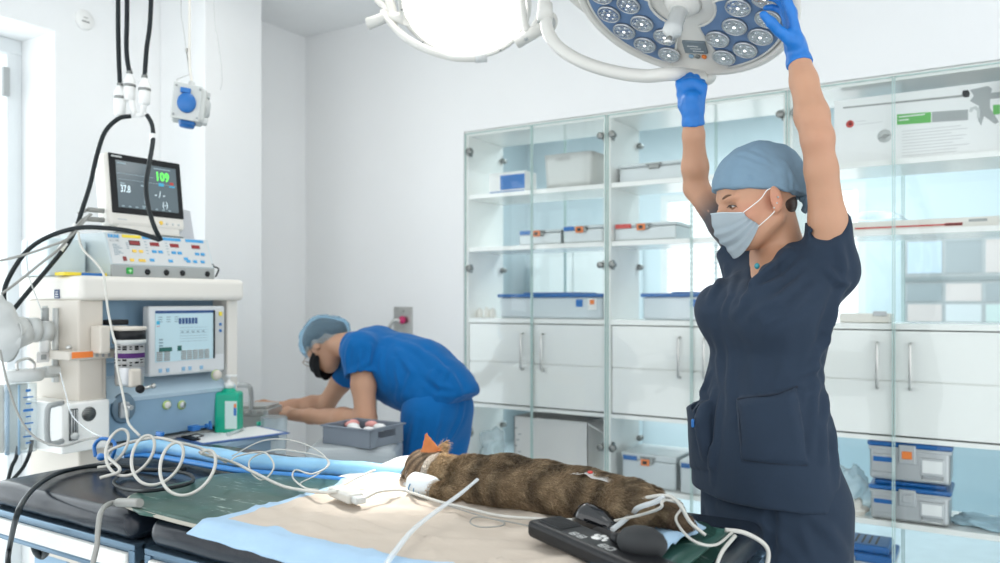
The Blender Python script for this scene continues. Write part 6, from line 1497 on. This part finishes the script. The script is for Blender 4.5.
# trousers
G = Field((lo[0], lo[1], -.01), (hi[0], hi[1], 1.08), .007)
G.loft(*loft_args([slice_(455, 706, 834), slice_(490, 700, 842), slice_(520, 700, 846), slice_(555, 704, 848)]), lb, .03)
for s_ in (-1, 1):
    hip = P(774, 500, pd) + lb * .088 * s_; knee = Vector((hip.x, hip.y, .48)) + fb * .02; ank = Vector((hip.x, hip.y, .07)) - fb * .02
    G.cap(hip, knee, .100, .082, .03); G.cap(knee, ank, .082, .068, .03)
G.plane((0, 0, .06), (0, 0, -1), .003)
V, Q = G.polygonise(); V = relax(V, Q, 2, .5)
V = folds(V, Q, [([(720, 505), (760, 520), (800, 560)], .012, .006), ([(700, 510), (705, 535), (712, 560)], .010, .005), ([(790, 500), (830, 530), (848, 560)], .012, .006), ([(770, 505), (772, 535), (770, 562)], .010, -.008), ([(800, 520), (806, 545), (815, 562)], .01, .004)])
V = ripple(V, Q, .006, 8, 14, (1, 1, .5)); part('trousers', npmesh('trousers', V, Q), M_navy, W1)
for s_ in (-1, 1):
    hip = P(774, 500, pd) + lb * .088 * s_; c = Vector((hip.x, hip.y, 0)); G = Field(c - Vector((.2, .2, .02)), c + Vector((.2, .2, .14)), .006)
    G.cap(c - fb * .06 + UP * .045, c + fb * .13 + UP * .036, .045, .040, .02); G.plane((0, 0, .001), (0, 0, -1), .002); v, q = G.polygonise(); part('clog', npmesh('clog', v, q), M_white, W1)
# cap
cx_ = (lh, fh, uh)
G = Field(Hc - Vector((.17, .17, .12)), Hc + Vector((.17, .17, .17)), .004)
G.ell(HD(-.014, 0, .036), (.083, .108, .088), cx_, .02); G.ell(HD(-.062, 0, .010), (.072, .062, .066), cx_, .03); G.ell(HD(-.03, 0, .07), (.062, .075, .050), cx_, .03)
cn = (uh * -1 + fh * -.22).normalized()
G.plane(HD(.0, 0, .012), (-uh + fh * .36), .003)
V, Q = G.polygonise(); V = relax(V, Q, 1, .5)
V = folds(V, Q, [([(717, 172), (750, 178), (784, 196)], .0035, -.0030), ([(740, 152), (760, 156), (785, 172)], .006, .0025), ([(752, 148), (775, 158), (797, 182)], .006, .003), ([(770, 150), (786, 164), (799, 190)], .005, .0025), ([(778, 186), (788, 192), (800, 200)], .004, .004), ([(772, 192), (786, 200), (799, 206)], .004, .003), ([(728, 158), (745, 160), (770, 170)], .006, .002), ([(790, 170), (794, 190), (800, 204)], .004, .003)])
V = ripple(V, Q, .0034, 26, 6, (1, 1, .6)); V = ripple(V, Q, .0016, 60, 7); cp_ = part('surgical_cap', npmesh('surgical_cap', V, Q), M_cap, W1)
mb = MB(); k0 = HD(-.105, .02, -.030)
for a, b in ((Vector((.0, 0, -.03)), .006), (Vector((.01, .0, -.022)), .005)): mb.tube(catmull([k0, k0 + a * .5 + lh * .01, k0 + a], 6), b, 8, flat=(lh, 1.8))
mb.ell(k0, (.012, .012, .010)); part('tie', mb, M_cap, cp_)
# hair at the nape and temples
G = Field(Hc - Vector((.15, .15, .14)), Hc + Vector((.15, .15, .08)), .004)
G.ell(HD(-.046, 0, -.030), (.054, .044, .036), cx_, .02)
G.plane(HD(-.030, 0, 0), fh, .004); V, Q = G.polygonise(); part('hair', npmesh('hair', V, Q), M_hair, W1)
# mask: a pleated sheet wrapped round the lower face
def maskfn(u, v, off=0.0):
    a = (u - .5) * 2; ph = a * (.98 + .30 * v)
    top_u = -.004 - .018 * abs(a) ** 1.3; bot_u = -.120 + .060 * abs(a) ** 2.2
    prof = .106 + .010 * math.sin(math.pi * min(1, v * 1.25)) - .034 * max(0, v - .45) ** 1.3 * .8
    rr = prof - .016
    f_ = .012 + (rr - .002) * math.cos(ph) ** .9 if math.cos(ph) > 0 else .012
    l_ = (.078 + .002 * math.sin(math.pi * v)) * math.sin(ph) * (.94 if v < .5 else .94 - .30 * (v - .5))
    nose = .013 * math.exp(-(a / .20) ** 2) * (1 - v) ** .8
    u_ = top_u + (bot_u - top_u) * v
    pleat = 0
    for pv in (.34, .54, .73): x = (v - pv) / .06; pleat += -.0035 * math.exp(-x * x) + .0022 * math.exp(-(x - 1.4) ** 2)
    f_ += nose + pleat * math.cos(ph) + off
    return HD(f_ , l_ + pleat * .6 * math.sin(ph), u_)
mb = MB(); mb.grid(lambda u, v: maskfn(u, v), 48, 56, .0015); mk = part('face_mask', mb, M_mask, W1)
mb = MB(); mb.tube([maskfn(u, .01, .001) for u in np.linspace(0.02, .98, 30)], .0013, 6); part('nose_wire_edge', mb, M_mask, mk)
mb = MB(); e1 = HD(-.014, .079, .012); e2 = HD(-.010, .079, -.030)
mb.tube(catmull([maskfn(.985, .03, .001), HD(.028, .078, -.004), HD(.006, .080, .012), e1], 8), .0011, 6); mb.tube(catmull([maskfn(.985, .97, .001), HD(.012, .076, -.045), e2], 8), .0011, 6); part('ear_loop', mb, M_paper, mk)
# eyes, brows, lashes, earrings
M_eye = mat('eye_white', (.75, .72, .70), .25); M_iris = mat('iris_brown', (.08, .04, .02), .2); M_lid = mat('eyelid_skin', (.52, .285, .18), .5, sss=.12); M_brow = mat('eyebrow_brown', (.13, .065, .035), .7)
for s_ in (-1, 1):
    ec = HD(.0668, .0305 * s_, .0005); mb = MB(); mb.ell(ec, (.0118, .0118, .0118), n=20); ey = part('eye', mb, M_eye, W1)
    gz = (fh + uh * -.32 + lh * .05).normalized(); mb = MB(); mb.lathe([(0, .0124), (.003, .0122), (.0052, .0106), (.0056, .0098)], frame_from_z(gz, ec), 20); part('iris', mb, M_iris, ey)
    ex_ = frame_from_z(fh, ec, hint=uh)
    def lidf(u, v, top=True):
        az = (u - .5) * 2.6 + .12 * s_; el_ = (1.25 - v * (1.13) + .0 - .50 * v * (2 * abs(u - .5)) ** 2.5) if top else (-1.0 + v * .62 + .1 * v * (2 * abs(u - .5)) ** 2)
        d_ = fh * (math.cos(az) * math.cos(el_)) + lh * (math.sin(az) * math.cos(el_)) + uh * math.sin(el_); return ec + d_ * .0132
    mb = MB(); mb.grid(lambda u, v: lidf(u, v), 18, 8, .0008); part('eyelid', mb, M_lid, W1)
    mb = MB(); mb.grid(lambda u, v: lidf(u, v, False), 18, 6, .0008); part('eyelid', mb, M_lid, W1)
    mb = MB()
    for k in range(15):
        u = k / 14; a0 = lidf(u, 1.0); d_ = (a0 - ec).normalized(); b0 = a0 + d_ * .006 - uh * .003 + lh * .003 * s_ * (u - .3 if s_ > 0 else .7 - u); mb.tube([a0, (a0 + b0) / 2 - uh * .0008, b0], [.0005, .0004, .0001], 4)
    mb.tube([lidf(u, 1.0) + (lidf(u, 1.0) - ec) * .02 for u in np.linspace(0, 1, 14)], .0008, 5); part('eyelashes', mb, M_black, W1)
    mb = MB(); bp_ = [HD(.0845, .013 * s_, .0178), HD(.0838, .024 * s_, .0222), HD(.0775, .038 * s_, .0245), HD(.064, .050 * s_, .0185)]
    mb.tube(catmull(bp_, 8), [.0013 + .0011 * math.sin(math.pi * min(1, k / 18)) for k in range(25)], 8, flat=(uh, 1.25)); part('eyebrow', mb, M_brow, W1)
for q in (HD(.002, .081, -.030), HD(-.006, .083, -.022), HD(-.012, .084, -.010)):
    mb = MB(); mb.ell(q, .0026, n=10); part('earring', mb, M_steel, W1)

# ------------------------------------------------------------------ bending assistant in royal blue
d2 = 3.28
fX = Vector((-1, 0, 0)); sC = Vector((0, -1, 0))       # leaning towards the window wall; near side towards the camera
def Q2(px, py, off=0.0, d=None):
    """point on the assistant's mid-plane (y = 2.62 + off away from it)"""
    return PY(px, py, 2.62 + off)
base2 = Q2(440, 440); W2 = empty('person', (base2.x, base2.y, 0), 'bending assistant in royal blue scrubs with pale bouffant cap and black mask', 'person')
Hh = Q2(324, 346)
hip = Q2(432, 402); chest = Q2(378, 352); neckb = Q2(352, 346)
aF = (Q2(305, 372) - Q2(352, 338)); aF.y = 0; aF = Vector((-.55, -.18, -.81)).normalized()     # face direction: down and left
aL2 = Vector((0, -1, 0)); aL2 = (aL2 - aF * aL2.dot(aF)).normalized(); aU2 = aF.cross(aL2)
if aU2.z < 0: aU2 = -aU2
def H2(f, l, u): return Hh + aF * f + aL2 * l + aU2 * u
SN2, EN2, WN2 = Q2(361, 352, -.15), Q2(366, 420, -.20), Q2(294, 415, -.13)
SF2, EF2, WF2 = Q2(356, 360, .13), Q2(326, 404, .16), Q2(281, 407, .04)
hN = hand_prims(WN2, Vector((-1, .12, .10)), Vector((0, .5, -1)), Vector((.1, .6, .8)), .92, curl=(.35, .4, .45, .5), thumb=(.35, .4), thumb_up=.8)
hF = hand_prims(WF2, Vector((-1, -.25, .18)), Vector((0, -.6, -1)), Vector((.1, -.8, .5)), .92, curl=(.4, .45, .5, .6), thumb=(.35, .4), thumb_up=.8)
lo2 = Vector((Q2(268, 400).x - .14, 2.18, -.02)); hi2 = Vector((Q2(480, 400).x + .15, 3.02, 1.45))
F = Field(lo2, hi2, .0065)
F.chain([hip, Q2(410, 376), chest], [.095, .10, .088], .05, flat=((0, 1, 0), 1.2)); F.cap(chest, neckb, .075, .055, .04)
F.cap(SN2, chest, .055, .06, .03); F.cap(SF2, chest, .055, .06, .03)
F.cap(neckb, H2(-.03, 0, -.02), .055, .05, .03)
F.ell(H2(-.012, 0, .02), (.072, .094, .086), (aL2, aF, aU2), .02); F.ell(H2(.028, 0, -.038), (.057, .060, .072), (aL2, aF, aU2), .03); F.ell(H2(.05, 0, -.085), (.03, .03, .026), (aL2, aF, aU2), .03)
F.chain([H2(.080, 0, .006), H2(.094, 0, -.014), H2(.104, 0, -.032)], [.008, .009, .011], .012)
for s_ in (-1, 1):
    F.ell(H2(.086, .03 * s_, 0), (.015, .012, .010), (aL2, aF, aU2), .01, 's'); F.ell(H2(-.006, .073 * s_, -.012), (.008, .017, .03), (aL2, aF, aU2), .008)
for S_, E_, W_, hh in ((SN2, EN2, WN2, hN), (SF2, EF2, WF2, hF)):
    F.chain([S_, S_.lerp(E_, .5), E_], [.052, .048, .041], .02); F.chain([E_, E_.lerp(W_, .3), E_.lerp(W_, .75), W_], [.042, .043, .031, .027], .02); add_prims(F, hh)
for s_ in (-1, 1):
    h_ = hip + Vector((.02, .07 * s_, -.05)); kn_ = Vector((Q2(426, 460).x, h_.y, .48)); an = Vector((kn_.x + .03, h_.y, .09))
    F.cap(h_, kn_, .07, .055, .03); F.cap(kn_, an, .055, .036, .03); F.cap(an, an + Vector((-.13, 0, -.05)), .035, .025, .03)
V, Q = F.polygonise(); V = relax(V, Q, 1, .5); me = npmesh('body', V, Q); setcol(me, 'skin', np.tile(np.array((.50, .28, .18)), (len(V), 1))); part('body', me, M_skin, W2)
G = Field(lo2, hi2, .0065)
for S_, E_ in ((SN2, EN2), (SF2, EF2)): G.cap(S_, S_.lerp(E_, .45), .075, .074, .03); G.cap(S_, chest, .075, .1, .04); G.plane(S_.lerp(E_, .46), (E_ - S_), .002) if False else None
# sleeve ends
for S_, E_ in ((SN2, EN2), (SF2, EF2)):
    n_ = (E_ - S_).normalized(); c = S_.lerp(E_, .47); sl, g = G.sub(c - Vector((.12, .12, .02)), c + Vector((.12, .12, .12))); 
    G.cap(c + n_ * .030, c + n_ * .13, .092, .08, .010, 's')
G.chain([Q2(436, 388), Q2(419, 377), Q2(398, 369), Q2(374, 362)], [.146, .150, .146, .118], .04, flat=((0, 1, 0), .98)); G.cap(Q2(372, 352), Q2(354, 347), .105, .07, .04)
G.cap(Q2(436, 390), Q2(453, 387), .13, .075, .04); G.cap(Q2(450, 385), Q2(466, 391), .06, .035, .04, flat=((0, 1, 0), 2.2))
tl_ = (Q2(384, 410) - Q2(480, 388)); 
hem_n = Vector((.50, 0, -.87)); G.plane(Q2(445, 411), hem_n, .004)
G.cap(neckb + Vector((-.045, 0, .0)), H2(-.01, 0, -.03), .062, .07, .01, 's')
V, Q = G.polygonise(); V = relax(V, Q, 1, .5)
V = folds(V, Q, [([(372, 345), (368, 362), (352, 378)], .010, .008), ([(382, 348), (380, 366), (384, 384)], .010, .007), ([(350, 340), (346, 355), (345, 370)], .008, .006), ([(362, 352), (360, 368), (366, 384)], .009, .006), ([(395, 345), (412, 372), (402, 398)], .012, .008), ([(408, 340), (436, 368), (420, 402)], .014, .008), ([(430, 352), (445, 372), (436, 402)], .012, .009), ([(450, 368), (458, 384), (462, 400)], .012, .008), ([(395, 360), (400, 384), (396, 402)], .010, .006), ([(420, 378), (436, 390), (455, 392)], .010, -.007), ([(388, 336), (420, 350), (452, 376)], .014, .006)])
V = ripple(V, Q, .007, 10, 21); V = ripple(V, Q, .003, 24, 22); tp_ = part('scrub_top', npmesh('scrub_top', V, Q), M_royal, W2)
G = Field((lo2[0], lo2[1], -.01), (hi2[0], hi2[1], 1.08), .008)
G.ell(Q2(437, 412), (.122, .135, .14), None, .03)
for s_ in (-1, 1):
    h_ = hip + Vector((.035, .072 * s_, -.04)); kn_ = Vector((Q2(426, 460).x, h_.y, .48)); an = Vector((kn_.x + .02, h_.y, .07)); G.cap(h_, kn_, .104, .088, .04); G.cap(kn_, an, .095, .075, .03)
G.plane((0, 0, .05), (0, 0, -1), .003)
V, Q = G.polygonise(); V = relax(V, Q, 1, .5); V = folds(V, Q, [([(465, 402), (458, 425), (448, 450)], .012, .008), ([(440, 410), (436, 430), (430, 455)], .012, .007), ([(415, 415), (412, 435), (408, 455)], .012, .007)]); V = ripple(V, Q, .007, 9, 23)
part('trousers', npmesh('trousers', V, Q), M_royal, W2)
for s_ in (-1, 1):
    c = Vector((Q2(428, 460).x - .02, hip.y + .09 * s_, 0)); G = Field(c - Vector((.2, .12, .02)), c + Vector((.2, .12, .14)), .007)
    G.cap(c + Vector((.05, 0, .045)), c + Vector((-.12, 0, .036)), .045, .04, .02); G.plane((0, 0, .001), (0, 0, -1), .002); v, q = G.polygonise(); part('clog', npmesh('clog', v, q), M_white, W2)
# hair, translucent bouffant cap, mask, glasses
G = Field(Hh - Vector((.2, .2, .2)), Hh + Vector((.25, .2, .2)), .005); ax2 = (aL2, aF, aU2)
G.ell(H2(-.02, 0, .035), (.078, .096, .082), ax2, .02); G.ell(H2(-.095, 0, -.012), (.045, .045, .045), ax2, .03); G.plane(H2(.035, 0, .02), (-aU2 + aF * .6), .003)
V, Q = G.polygonise(); V = ripple(V, Q, .003, 45, 3); part('hair', npmesh('hair', V, Q), M_hair, W2)
m = glass('bouffant_film', (.66, .85, .98), .35, 1.25, .15, (.45, .72, .92))
G = Field(Hh - Vector((.2, .2, .2)), Hh + Vector((.25, .2, .2)), .005)
G.ell(H2(-.018, 0, .034), (.094, .112, .097), ax2, .02); G.ell(H2(-.10, 0, -.012), (.055, .058, .055), ax2, .03); G.plane(H2(.045, 0, .015), (-aU2 * 1 + aF * .55), .003)
V, Q = G.polygonise(); V = relax(V, Q, 1, .5); V = ripple(V, Q, .006, 26, 5); V = ripple(V, Q, .004, 55, 8, (1.6, .6, 1)); bf = part('bouffant_cap', npmesh('bouffant_cap', V, Q), m, W2)
ring = [H2(.045, 0, .015) + (aL2 * math.cos(a) * .088 + (aF * .876 + aU2 * .482).normalized() * -math.sin(a) * .0) for a in (0,)]
def m2(u, v):
    a = (u - .5) * 2; ph = a * 1.42; prof = .098 + .012 * math.sin(math.pi * v); f_ = .01 + prof * math.cos(ph) + .012 * math.exp(-(a / .22) ** 2) * (1 - v); l_ = .077 * math.sin(ph) * (1 - .3 * max(0, v - .5)); u_ = (-.010 - .012 * abs(a)) * (1 - v) + v * (-.108 + .05 * a * a)
    return H2(f_ + .003 * math.sin(v * 14), l_, u_)
mb = MB(); mb.grid(m2, 28, 20, .0015); mk2 = part('face_mask', mb, mat('black_mask', (.012, .013, .016), .8, bump=.2, bscale=60), W2)
mb = MB(); mb.tube(catmull([m2(.98, .05), H2(.02, .08, .0), H2(-.01, .083, .02)]), .0012, 6); mb.tube(catmull([m2(.02, .05), H2(.02, -.08, .0), H2(-.01, -.083, .02)]), .0012, 6); part('ear_loop', mb, M_black, mk2)
gls = MB()
for s_ in (-1, 1):
    c = H2(.103, .033 * s_, .0); gls.tube([c + aL2 * (.024 * math.cos(a)) + aU2 * (.020 * math.sin(a)) for a in np.linspace(0, math.tau, 25)[:-1]], .0014, 6, closed=True); gls.tube([H2(.100, .058 * s_, .004), H2(.0, .079 * s_, .006)], .0013, 6)
gls.tube([H2(.104, -.009, .002), H2(.106, 0, .005), H2(.104, .009, .002)], .0012, 6); part('glasses', gls, mat('brown_frame', (.25, .15, .09), .3), W2)
# ================================================================== the cat
CT = empty('cat', (-.92, 1.47, DZ), 'brown tabby cat lying asleep on its side on the white underpad', 'cat')
cz = DZ + .003
chd = P(423, 466, 1.845); CM = [P(448, 476, 1.765), P(472, 481, 1.705), P(506, 482, 1.655), P(545, 489, 1.61), P(583, 495, 1.575), P(616, 501, 1.55), P(638, 508, 1.54)]
def ground(p, r): return Vector((p.x, p.y, max(p.z, cz + r)))
cf = (P(398, 478, 1.84) - P(430, 464, 1.85)).normalized()      # muzzle direction
cu = (P(426, 440, 1.85) - P(424, 462, 1.85)); cu = (cu - cf * cu.dot(cf)).normalized(); cl = cf.cross(cu)
chd.z = max(chd.z, cz + .036)
def CH_(f, l, u): return chd + cf * f + cl * l + cu * u
F = Field((-1.42, 1.18, cz - .02), (-.42, 1.72, 1.12), .0040)
rs = [.033, .045, .051, .049, .045, .038, .029]
CMg = [ground(p, r * .8) for p, r in zip(CM, rs)]
F.chain(CMg, rs, .03, flat=((0, 0, 1), .94)); F.ell(CMg[2] + Vector((0, .015, -.01)), (.075, .062, .039), None, .03); F.ell(CMg[4] + Vector((0, .01, -.01)), (.08, .058, .037), None, .03)
F.ell(CMg[1] + Vector((.02, -.015, -.012)), (.045, .04, .036), None, .03)     # shoulder
F.cap(chd, CMg[0], .032, .036, .03)
hm = (cl, cf, cu)
F.ell(CH_(0, 0, .002), (.036, .040, .034), hm, .015); F.ell(CH_(.030, 0, -.012), (.020, .022, .016), hm, .015); F.ell(CH_(.018, .018, -.012), (.016, .016, .013), hm, .012); F.ell(CH_(.018, -.018, -.012), (.016, .016, .013), hm, .012)
# ears: thin cupped cones, tips up
earb, eart = P(430, 450, 1.825), P(426, 433, 1.825)
F.cap(earb, eart, .0220, .0035, .006, flat=(FW, .36)); F.ell(earb.lerp(eart, .35) - FW * .010, (.012, .0085, .018), None, .003, 's')
e2 = P(441, 450, 1.90); F.cap(e2, e2 + Vector((.008, .01, .020)), .013, .004, .006, flat=(FW, .5))
# haunch and hind legs towards the right
hq = ground(P(624, 512, 1.50), .034); F.ell(hq, (.062, .052, .036), (Vector((.96, .2, 0)), Vector((-.2, .96, 0)), UP), .03)
kn1, hk1, pw1, pt1 = ground(P(612, 522, 1.53), .022), ground(P(650, 519, 1.505), .02), ground(P(668, 528, 1.47), .017), ground(P(683, 536, 1.445), .014)
F.chain([hq, kn1], [.036, .028], .02); F.chain([hq + Vector((.01, -.02, -.01)), hk1, pw1, pt1], [.032, .020, .0175, .0155], .014)
F.ell(pt1, (.020, .018, .015), None, .01)
hk2, pw2 = ground(P(650, 508, 1.55), .022), ground(P(672, 514, 1.52), .02); F.chain([hq + Vector((.01, .03, .01)), hk2, pw2], [.030, .021, .018], .014); F.ell(pw2, (.021, .019, .017), None, .01)
for k in range(-1, 2):
    F.ell(pt1 + Vector((.014, .009 * k, -.003)), (.008, .0055, .007), None, .003); F.ell(pw2 + Vector((.015, .009 * k, -.002)), (.008, .0055, .007), None, .003)
# forelegs: one folded beneath, one reaching to the bandage
F.chain([CMg[1] + Vector((0, -.03, -.02)), ground(P(450, 500, 1.66), .017), ground(P(430, 494, 1.70), .015)], [.026, .017, .014], .015)
F.chain([CMg[1] + Vector((0, .02, -.02)), ground(P(436, 496, 1.80), .017), ground(P(408, 486, 1.84), .014)], [.026, .016, .013], .015)
# tail lying behind
F.chain([ground(P(640, 508, 1.60), .02), ground(P(655, 497, 1.62), .016), ground(P(648, 492, 1.68), .013), ground(P(622, 490, 1.72), .011)], [.020, .015, .012, .009], .012)
V, Q = F.polygonise(); V = relax(V, Q, 2, .5)
def tabby(p):
    n1 = mnoise.noise(p * 11); s_ = math.sin((p.x * 88 + 5 * n1 + 18 * (p.z - .95))) * .5 + .5; n2 = .5 + .5 * mnoise.noise(p * 55)
    base = Vector((.215, .150, .088)); dark = Vector((.030, .022, .015)); tan = Vector((.46, .35, .22))
    c = base.lerp(dark, .66 * s_ ** 1.6); c = c.lerp(tan, max(0, n2 - .45) * 1.1)
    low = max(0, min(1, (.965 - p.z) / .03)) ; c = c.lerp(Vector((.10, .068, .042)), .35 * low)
    t = max(0, min(1, (-.93 - p.x) / .15)); c = c.lerp(Vector((.58, .41, .23)), t * .7)         # lamp brightness on chest and neck, painted into the coat
    h = (p - chd).length
    if h < .06:
        st_ = math.sin((p - chd).dot(cl) * 330 + (p - chd).dot(cu) * 160) * .5 + .5; c = Vector((.33, .24, .16)).lerp(Vector((.05, .035, .025)), st_ * .75)
        if (p - CH_(.035, 0, -.015)).length < .022: c = c.lerp(Vector((.75, .68, .60)), .8)
    wr = (p - (chd * .35 + CMg[0] * .65)).length
    if wr < .040 and p.z < chd.z + .03: c = c.lerp(Vector((.72, .68, .62)), .8)                     # white patch at the throat
    return c
earmid = earb.lerp(eart, .4)
def col_at(v):
    p = Vector(v); c = tabby(p)
    if (p - earmid).length < .027 and p.z > earb.z - .004: c = Vector((.62, .22, .08)) if (p - earmid).dot(FW) < .003 else Vector((.30, .18, .10))  # inner ear orange, with the backlit glow put into the colour
    if (p - pt1).length < .03 or (p - pw2).length < .024: c = c.lerp(Vector((.10, .065, .045)), .6)
    return c
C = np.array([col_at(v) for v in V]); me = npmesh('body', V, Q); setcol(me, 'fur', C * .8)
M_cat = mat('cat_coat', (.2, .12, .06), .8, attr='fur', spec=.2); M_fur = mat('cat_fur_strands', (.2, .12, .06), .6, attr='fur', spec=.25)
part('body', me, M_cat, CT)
# fur: short tapered strands rooted on the skin, combed towards the tail
T3 = np.concatenate([Q[:, [0, 1, 2]], Q[:, [0, 2, 3]]]); A_, B_, C_ = V[T3[:, 0]], V[T3[:, 1]], V[T3[:, 2]]
ar = np.linalg.norm(np.cross(B_ - A_, C_ - A_), axis=1); NS = 90000
pk = rng.choice(len(T3), NS, p=ar / ar.sum()); u, v = rng.random(NS), rng.random(NS); m_ = u + v > 1; u[m_], v[m_] = 1 - u[m_], 1 - v[m_]
R0 = A_[pk] + (B_ - A_)[pk] * u[:, None] + (C_ - A_)[pk] * v[:, None]
N = vnormals(V, Q)[T3[pk, 0]]; keep = (R0[:, 2] > cz + .002); R0, N = R0[keep], N[keep]; NS = len(R0)
ed = np.linalg.norm(R0 - np.array(earmid), axis=1) < .024; keep = ~ed; R0, N = R0[keep], N[keep]; NS = len(R0)
comb = np.array([1.0, .05, -.25]); head = np.linalg.norm(R0 - np.array(chd), axis=1)
cd = np.tile(comb, (NS, 1)); cd += rng.normal(0, .34, (NS, 3))
cl_ = np.array([mnoise.noise_vector(Vector(p) * 36) for p in R0]); cd += cl_ * .75
tg = cd - N * (cd * N).sum(1)[:, None]; tg /= np.linalg.norm(tg, axis=1)[:, None] + 1e-9
ln = rng.uniform(.007, .014, NS) * np.where(head < .055, .35, 1.0)
pawd = np.minimum(np.linalg.norm(R0 - np.array(pt1), axis=1), np.linalg.norm(R0 - np.array(pw2), axis=1)); ln *= np.where(pawd < .05, .5, 1.0); ln *= np.where((R0[:, 0] < -.98) & (head > .05), 1.35, 1)
dr = tg * .86 + N * .45; tip = R0 + dr * ln[:, None]; mid = R0 + (tg * .55 + N * .55) * ln[:, None] * .55; mid[:, 2] = np.maximum(mid[:, 2], cz); tip[:, 2] = np.maximum(tip[:, 2], cz)
sd_ = np.cross(tg, N + rng.normal(0, .5, (NS, 3))); sd_ /= np.linalg.norm(sd_, axis=1)[:, None] + 1e-9; wd = rng.uniform(.00032, .0006, NS)[:, None]
VV = np.stack([R0 - sd_ * wd - N * .001, R0 + sd_ * wd - N * .001, mid + sd_ * wd * .8, mid - sd_ * wd * .8, tip + sd_ * wd * .12, tip - sd_ * wd * .12], 1).reshape(-1, 3)
b_ = np.arange(NS)[:, None] * 6; QQ = np.concatenate([b_ + np.array([[0, 1, 2, 3]]), b_ + np.array([[3, 2, 4, 5]])])
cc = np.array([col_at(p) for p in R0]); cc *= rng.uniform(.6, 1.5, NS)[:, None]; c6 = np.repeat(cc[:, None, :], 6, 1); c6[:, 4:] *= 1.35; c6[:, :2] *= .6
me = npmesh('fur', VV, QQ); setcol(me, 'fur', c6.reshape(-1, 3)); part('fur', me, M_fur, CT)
# nose, closed eyes, whiskers
mb = MB(); mb.ell(CH_(.050, 0, -.006), (.005, .005, .004), n=10); part('nose', mb, mat('cat_nose', (.35, .12, .09), .4), CT)
for s_ in (-1, 1):
    mb = MB(); mb.tube(catmull([CH_(.036, .012 * s_, .004), CH_(.031, .021 * s_, .007), CH_(.022, .029 * s_, .007)]), .0014, 6); part('eyelid', mb, M_black, CT)
mb = MB()
for s_ in (-1, 1):
    for k in range(5): mb.tube(catmull([CH_(.040, .010 * s_, -.014), CH_(.045, .028 * s_, -.012 + .003 * k), CH_(.036, .045 * s_, -.012 + .007 * k)]), .00025, 4)
part('whiskers', mb, M_white, CT)
# gauze-covered endotracheal tie / white bandage over the muzzle, patterned wrap on the foreleg
bw = ground(P(424, 489, 1.715), .021); bd = (P(440, 494, 1.695) - P(412, 486, 1.74)).normalized()
r = empty('bandage_roll', bw - UP * .02, 'white and blue patterned bandage wrapped round the cat\'s front paw', 'bandage')
mb = MB(); mb.lathe([(0, -.036), (.010, -.036), (.012, -.030), (.018, -.036), (.0225, -.030), (.024, 0), (.0235, .022), (.020, .032), (.010, .034), (0, .034)], frame_from_z(bd, bw), 28); part('wrap', mb, mat('bandage_white', (.72, .78, .82), .85, var=.05, bump=.5, bscale=30), r)
mb = MB()
for k in range(3):
    a0 = k * 1.7; mb.tube([bw - bd * (.0355 - k * .0) + frame_from_z(bd).to_3x3() @ Vector((math.cos(a) * (.008 + .0045 * k), math.sin(a) * (.008 + .0045 * k), 0)) for a in np.linspace(a0, a0 + 4.2, 16)], .0009, 5)
for k in range(4): mb.tube([bw + bd * (-.02 + .014 * k) + frame_from_z(bd).to_3x3() @ Vector((math.cos(a) * .0242, math.sin(a) * .0242, .004 * math.sin(a * 3))) for a in np.linspace(3.0 + k * .3, 4.6 + k * .3, 10)], .0012, 5)
part('blue_pattern', mb, mat('wrap_blue', (.05, .22, .42), .7), r)
# dressing with a red spot on the flank
dq = Vector(snap(V, vnormals(V, Q), 590, 478)) + UP * .005
r = empty('needle_dressing', dq, 'small white dressing with a red spot taped on the cat\'s flank', 'dressing')
mb = MB(); mb.grid(lambda u, v: (dq.x - .045 + .09 * u, dq.y - .012 + .03 * v, dq.z + .006 * math.sin(u * 9) * (1 - u) + .008 * math.exp(-((u - .45) / .12) ** 2) - .010 * abs(u - .45) ), 24, 8, .002); part('tape', mb, M_paper, r)
mb = MB(); mb.ell((dq.x + .004, dq.y - .006, dq.z + .008), (.006, .004, .003), n=10); part('red_spot', mb, M_red, r)
# bedding fluff: white towel under the head
r_ = MB(); tw = P(398, 476, 1.93); tw.z = cz
def twf(u, v):
    x = -1.345 + .26 * u; y = 1.42 + .22 * v
    e = min(1, 6 * min(u, 1 - u), 6 * min(v, 1 - v)); return (x, y, cz - .004 + e * (.014 + .018 * math.exp(-((u - .45) / .3) ** 2 - ((v - .75) / .3) ** 2)) + .004 * mnoise.noise(Vector((x * 18, y * 18, 0))) * e)
r_.grid(twf, 40, 30, 0); solo('head_towel', r_, mat('towel_white', (.80, .79, .77), .95, bump=.5, bscale=40), 'soft white towel under the cat\'s head', 'towel')
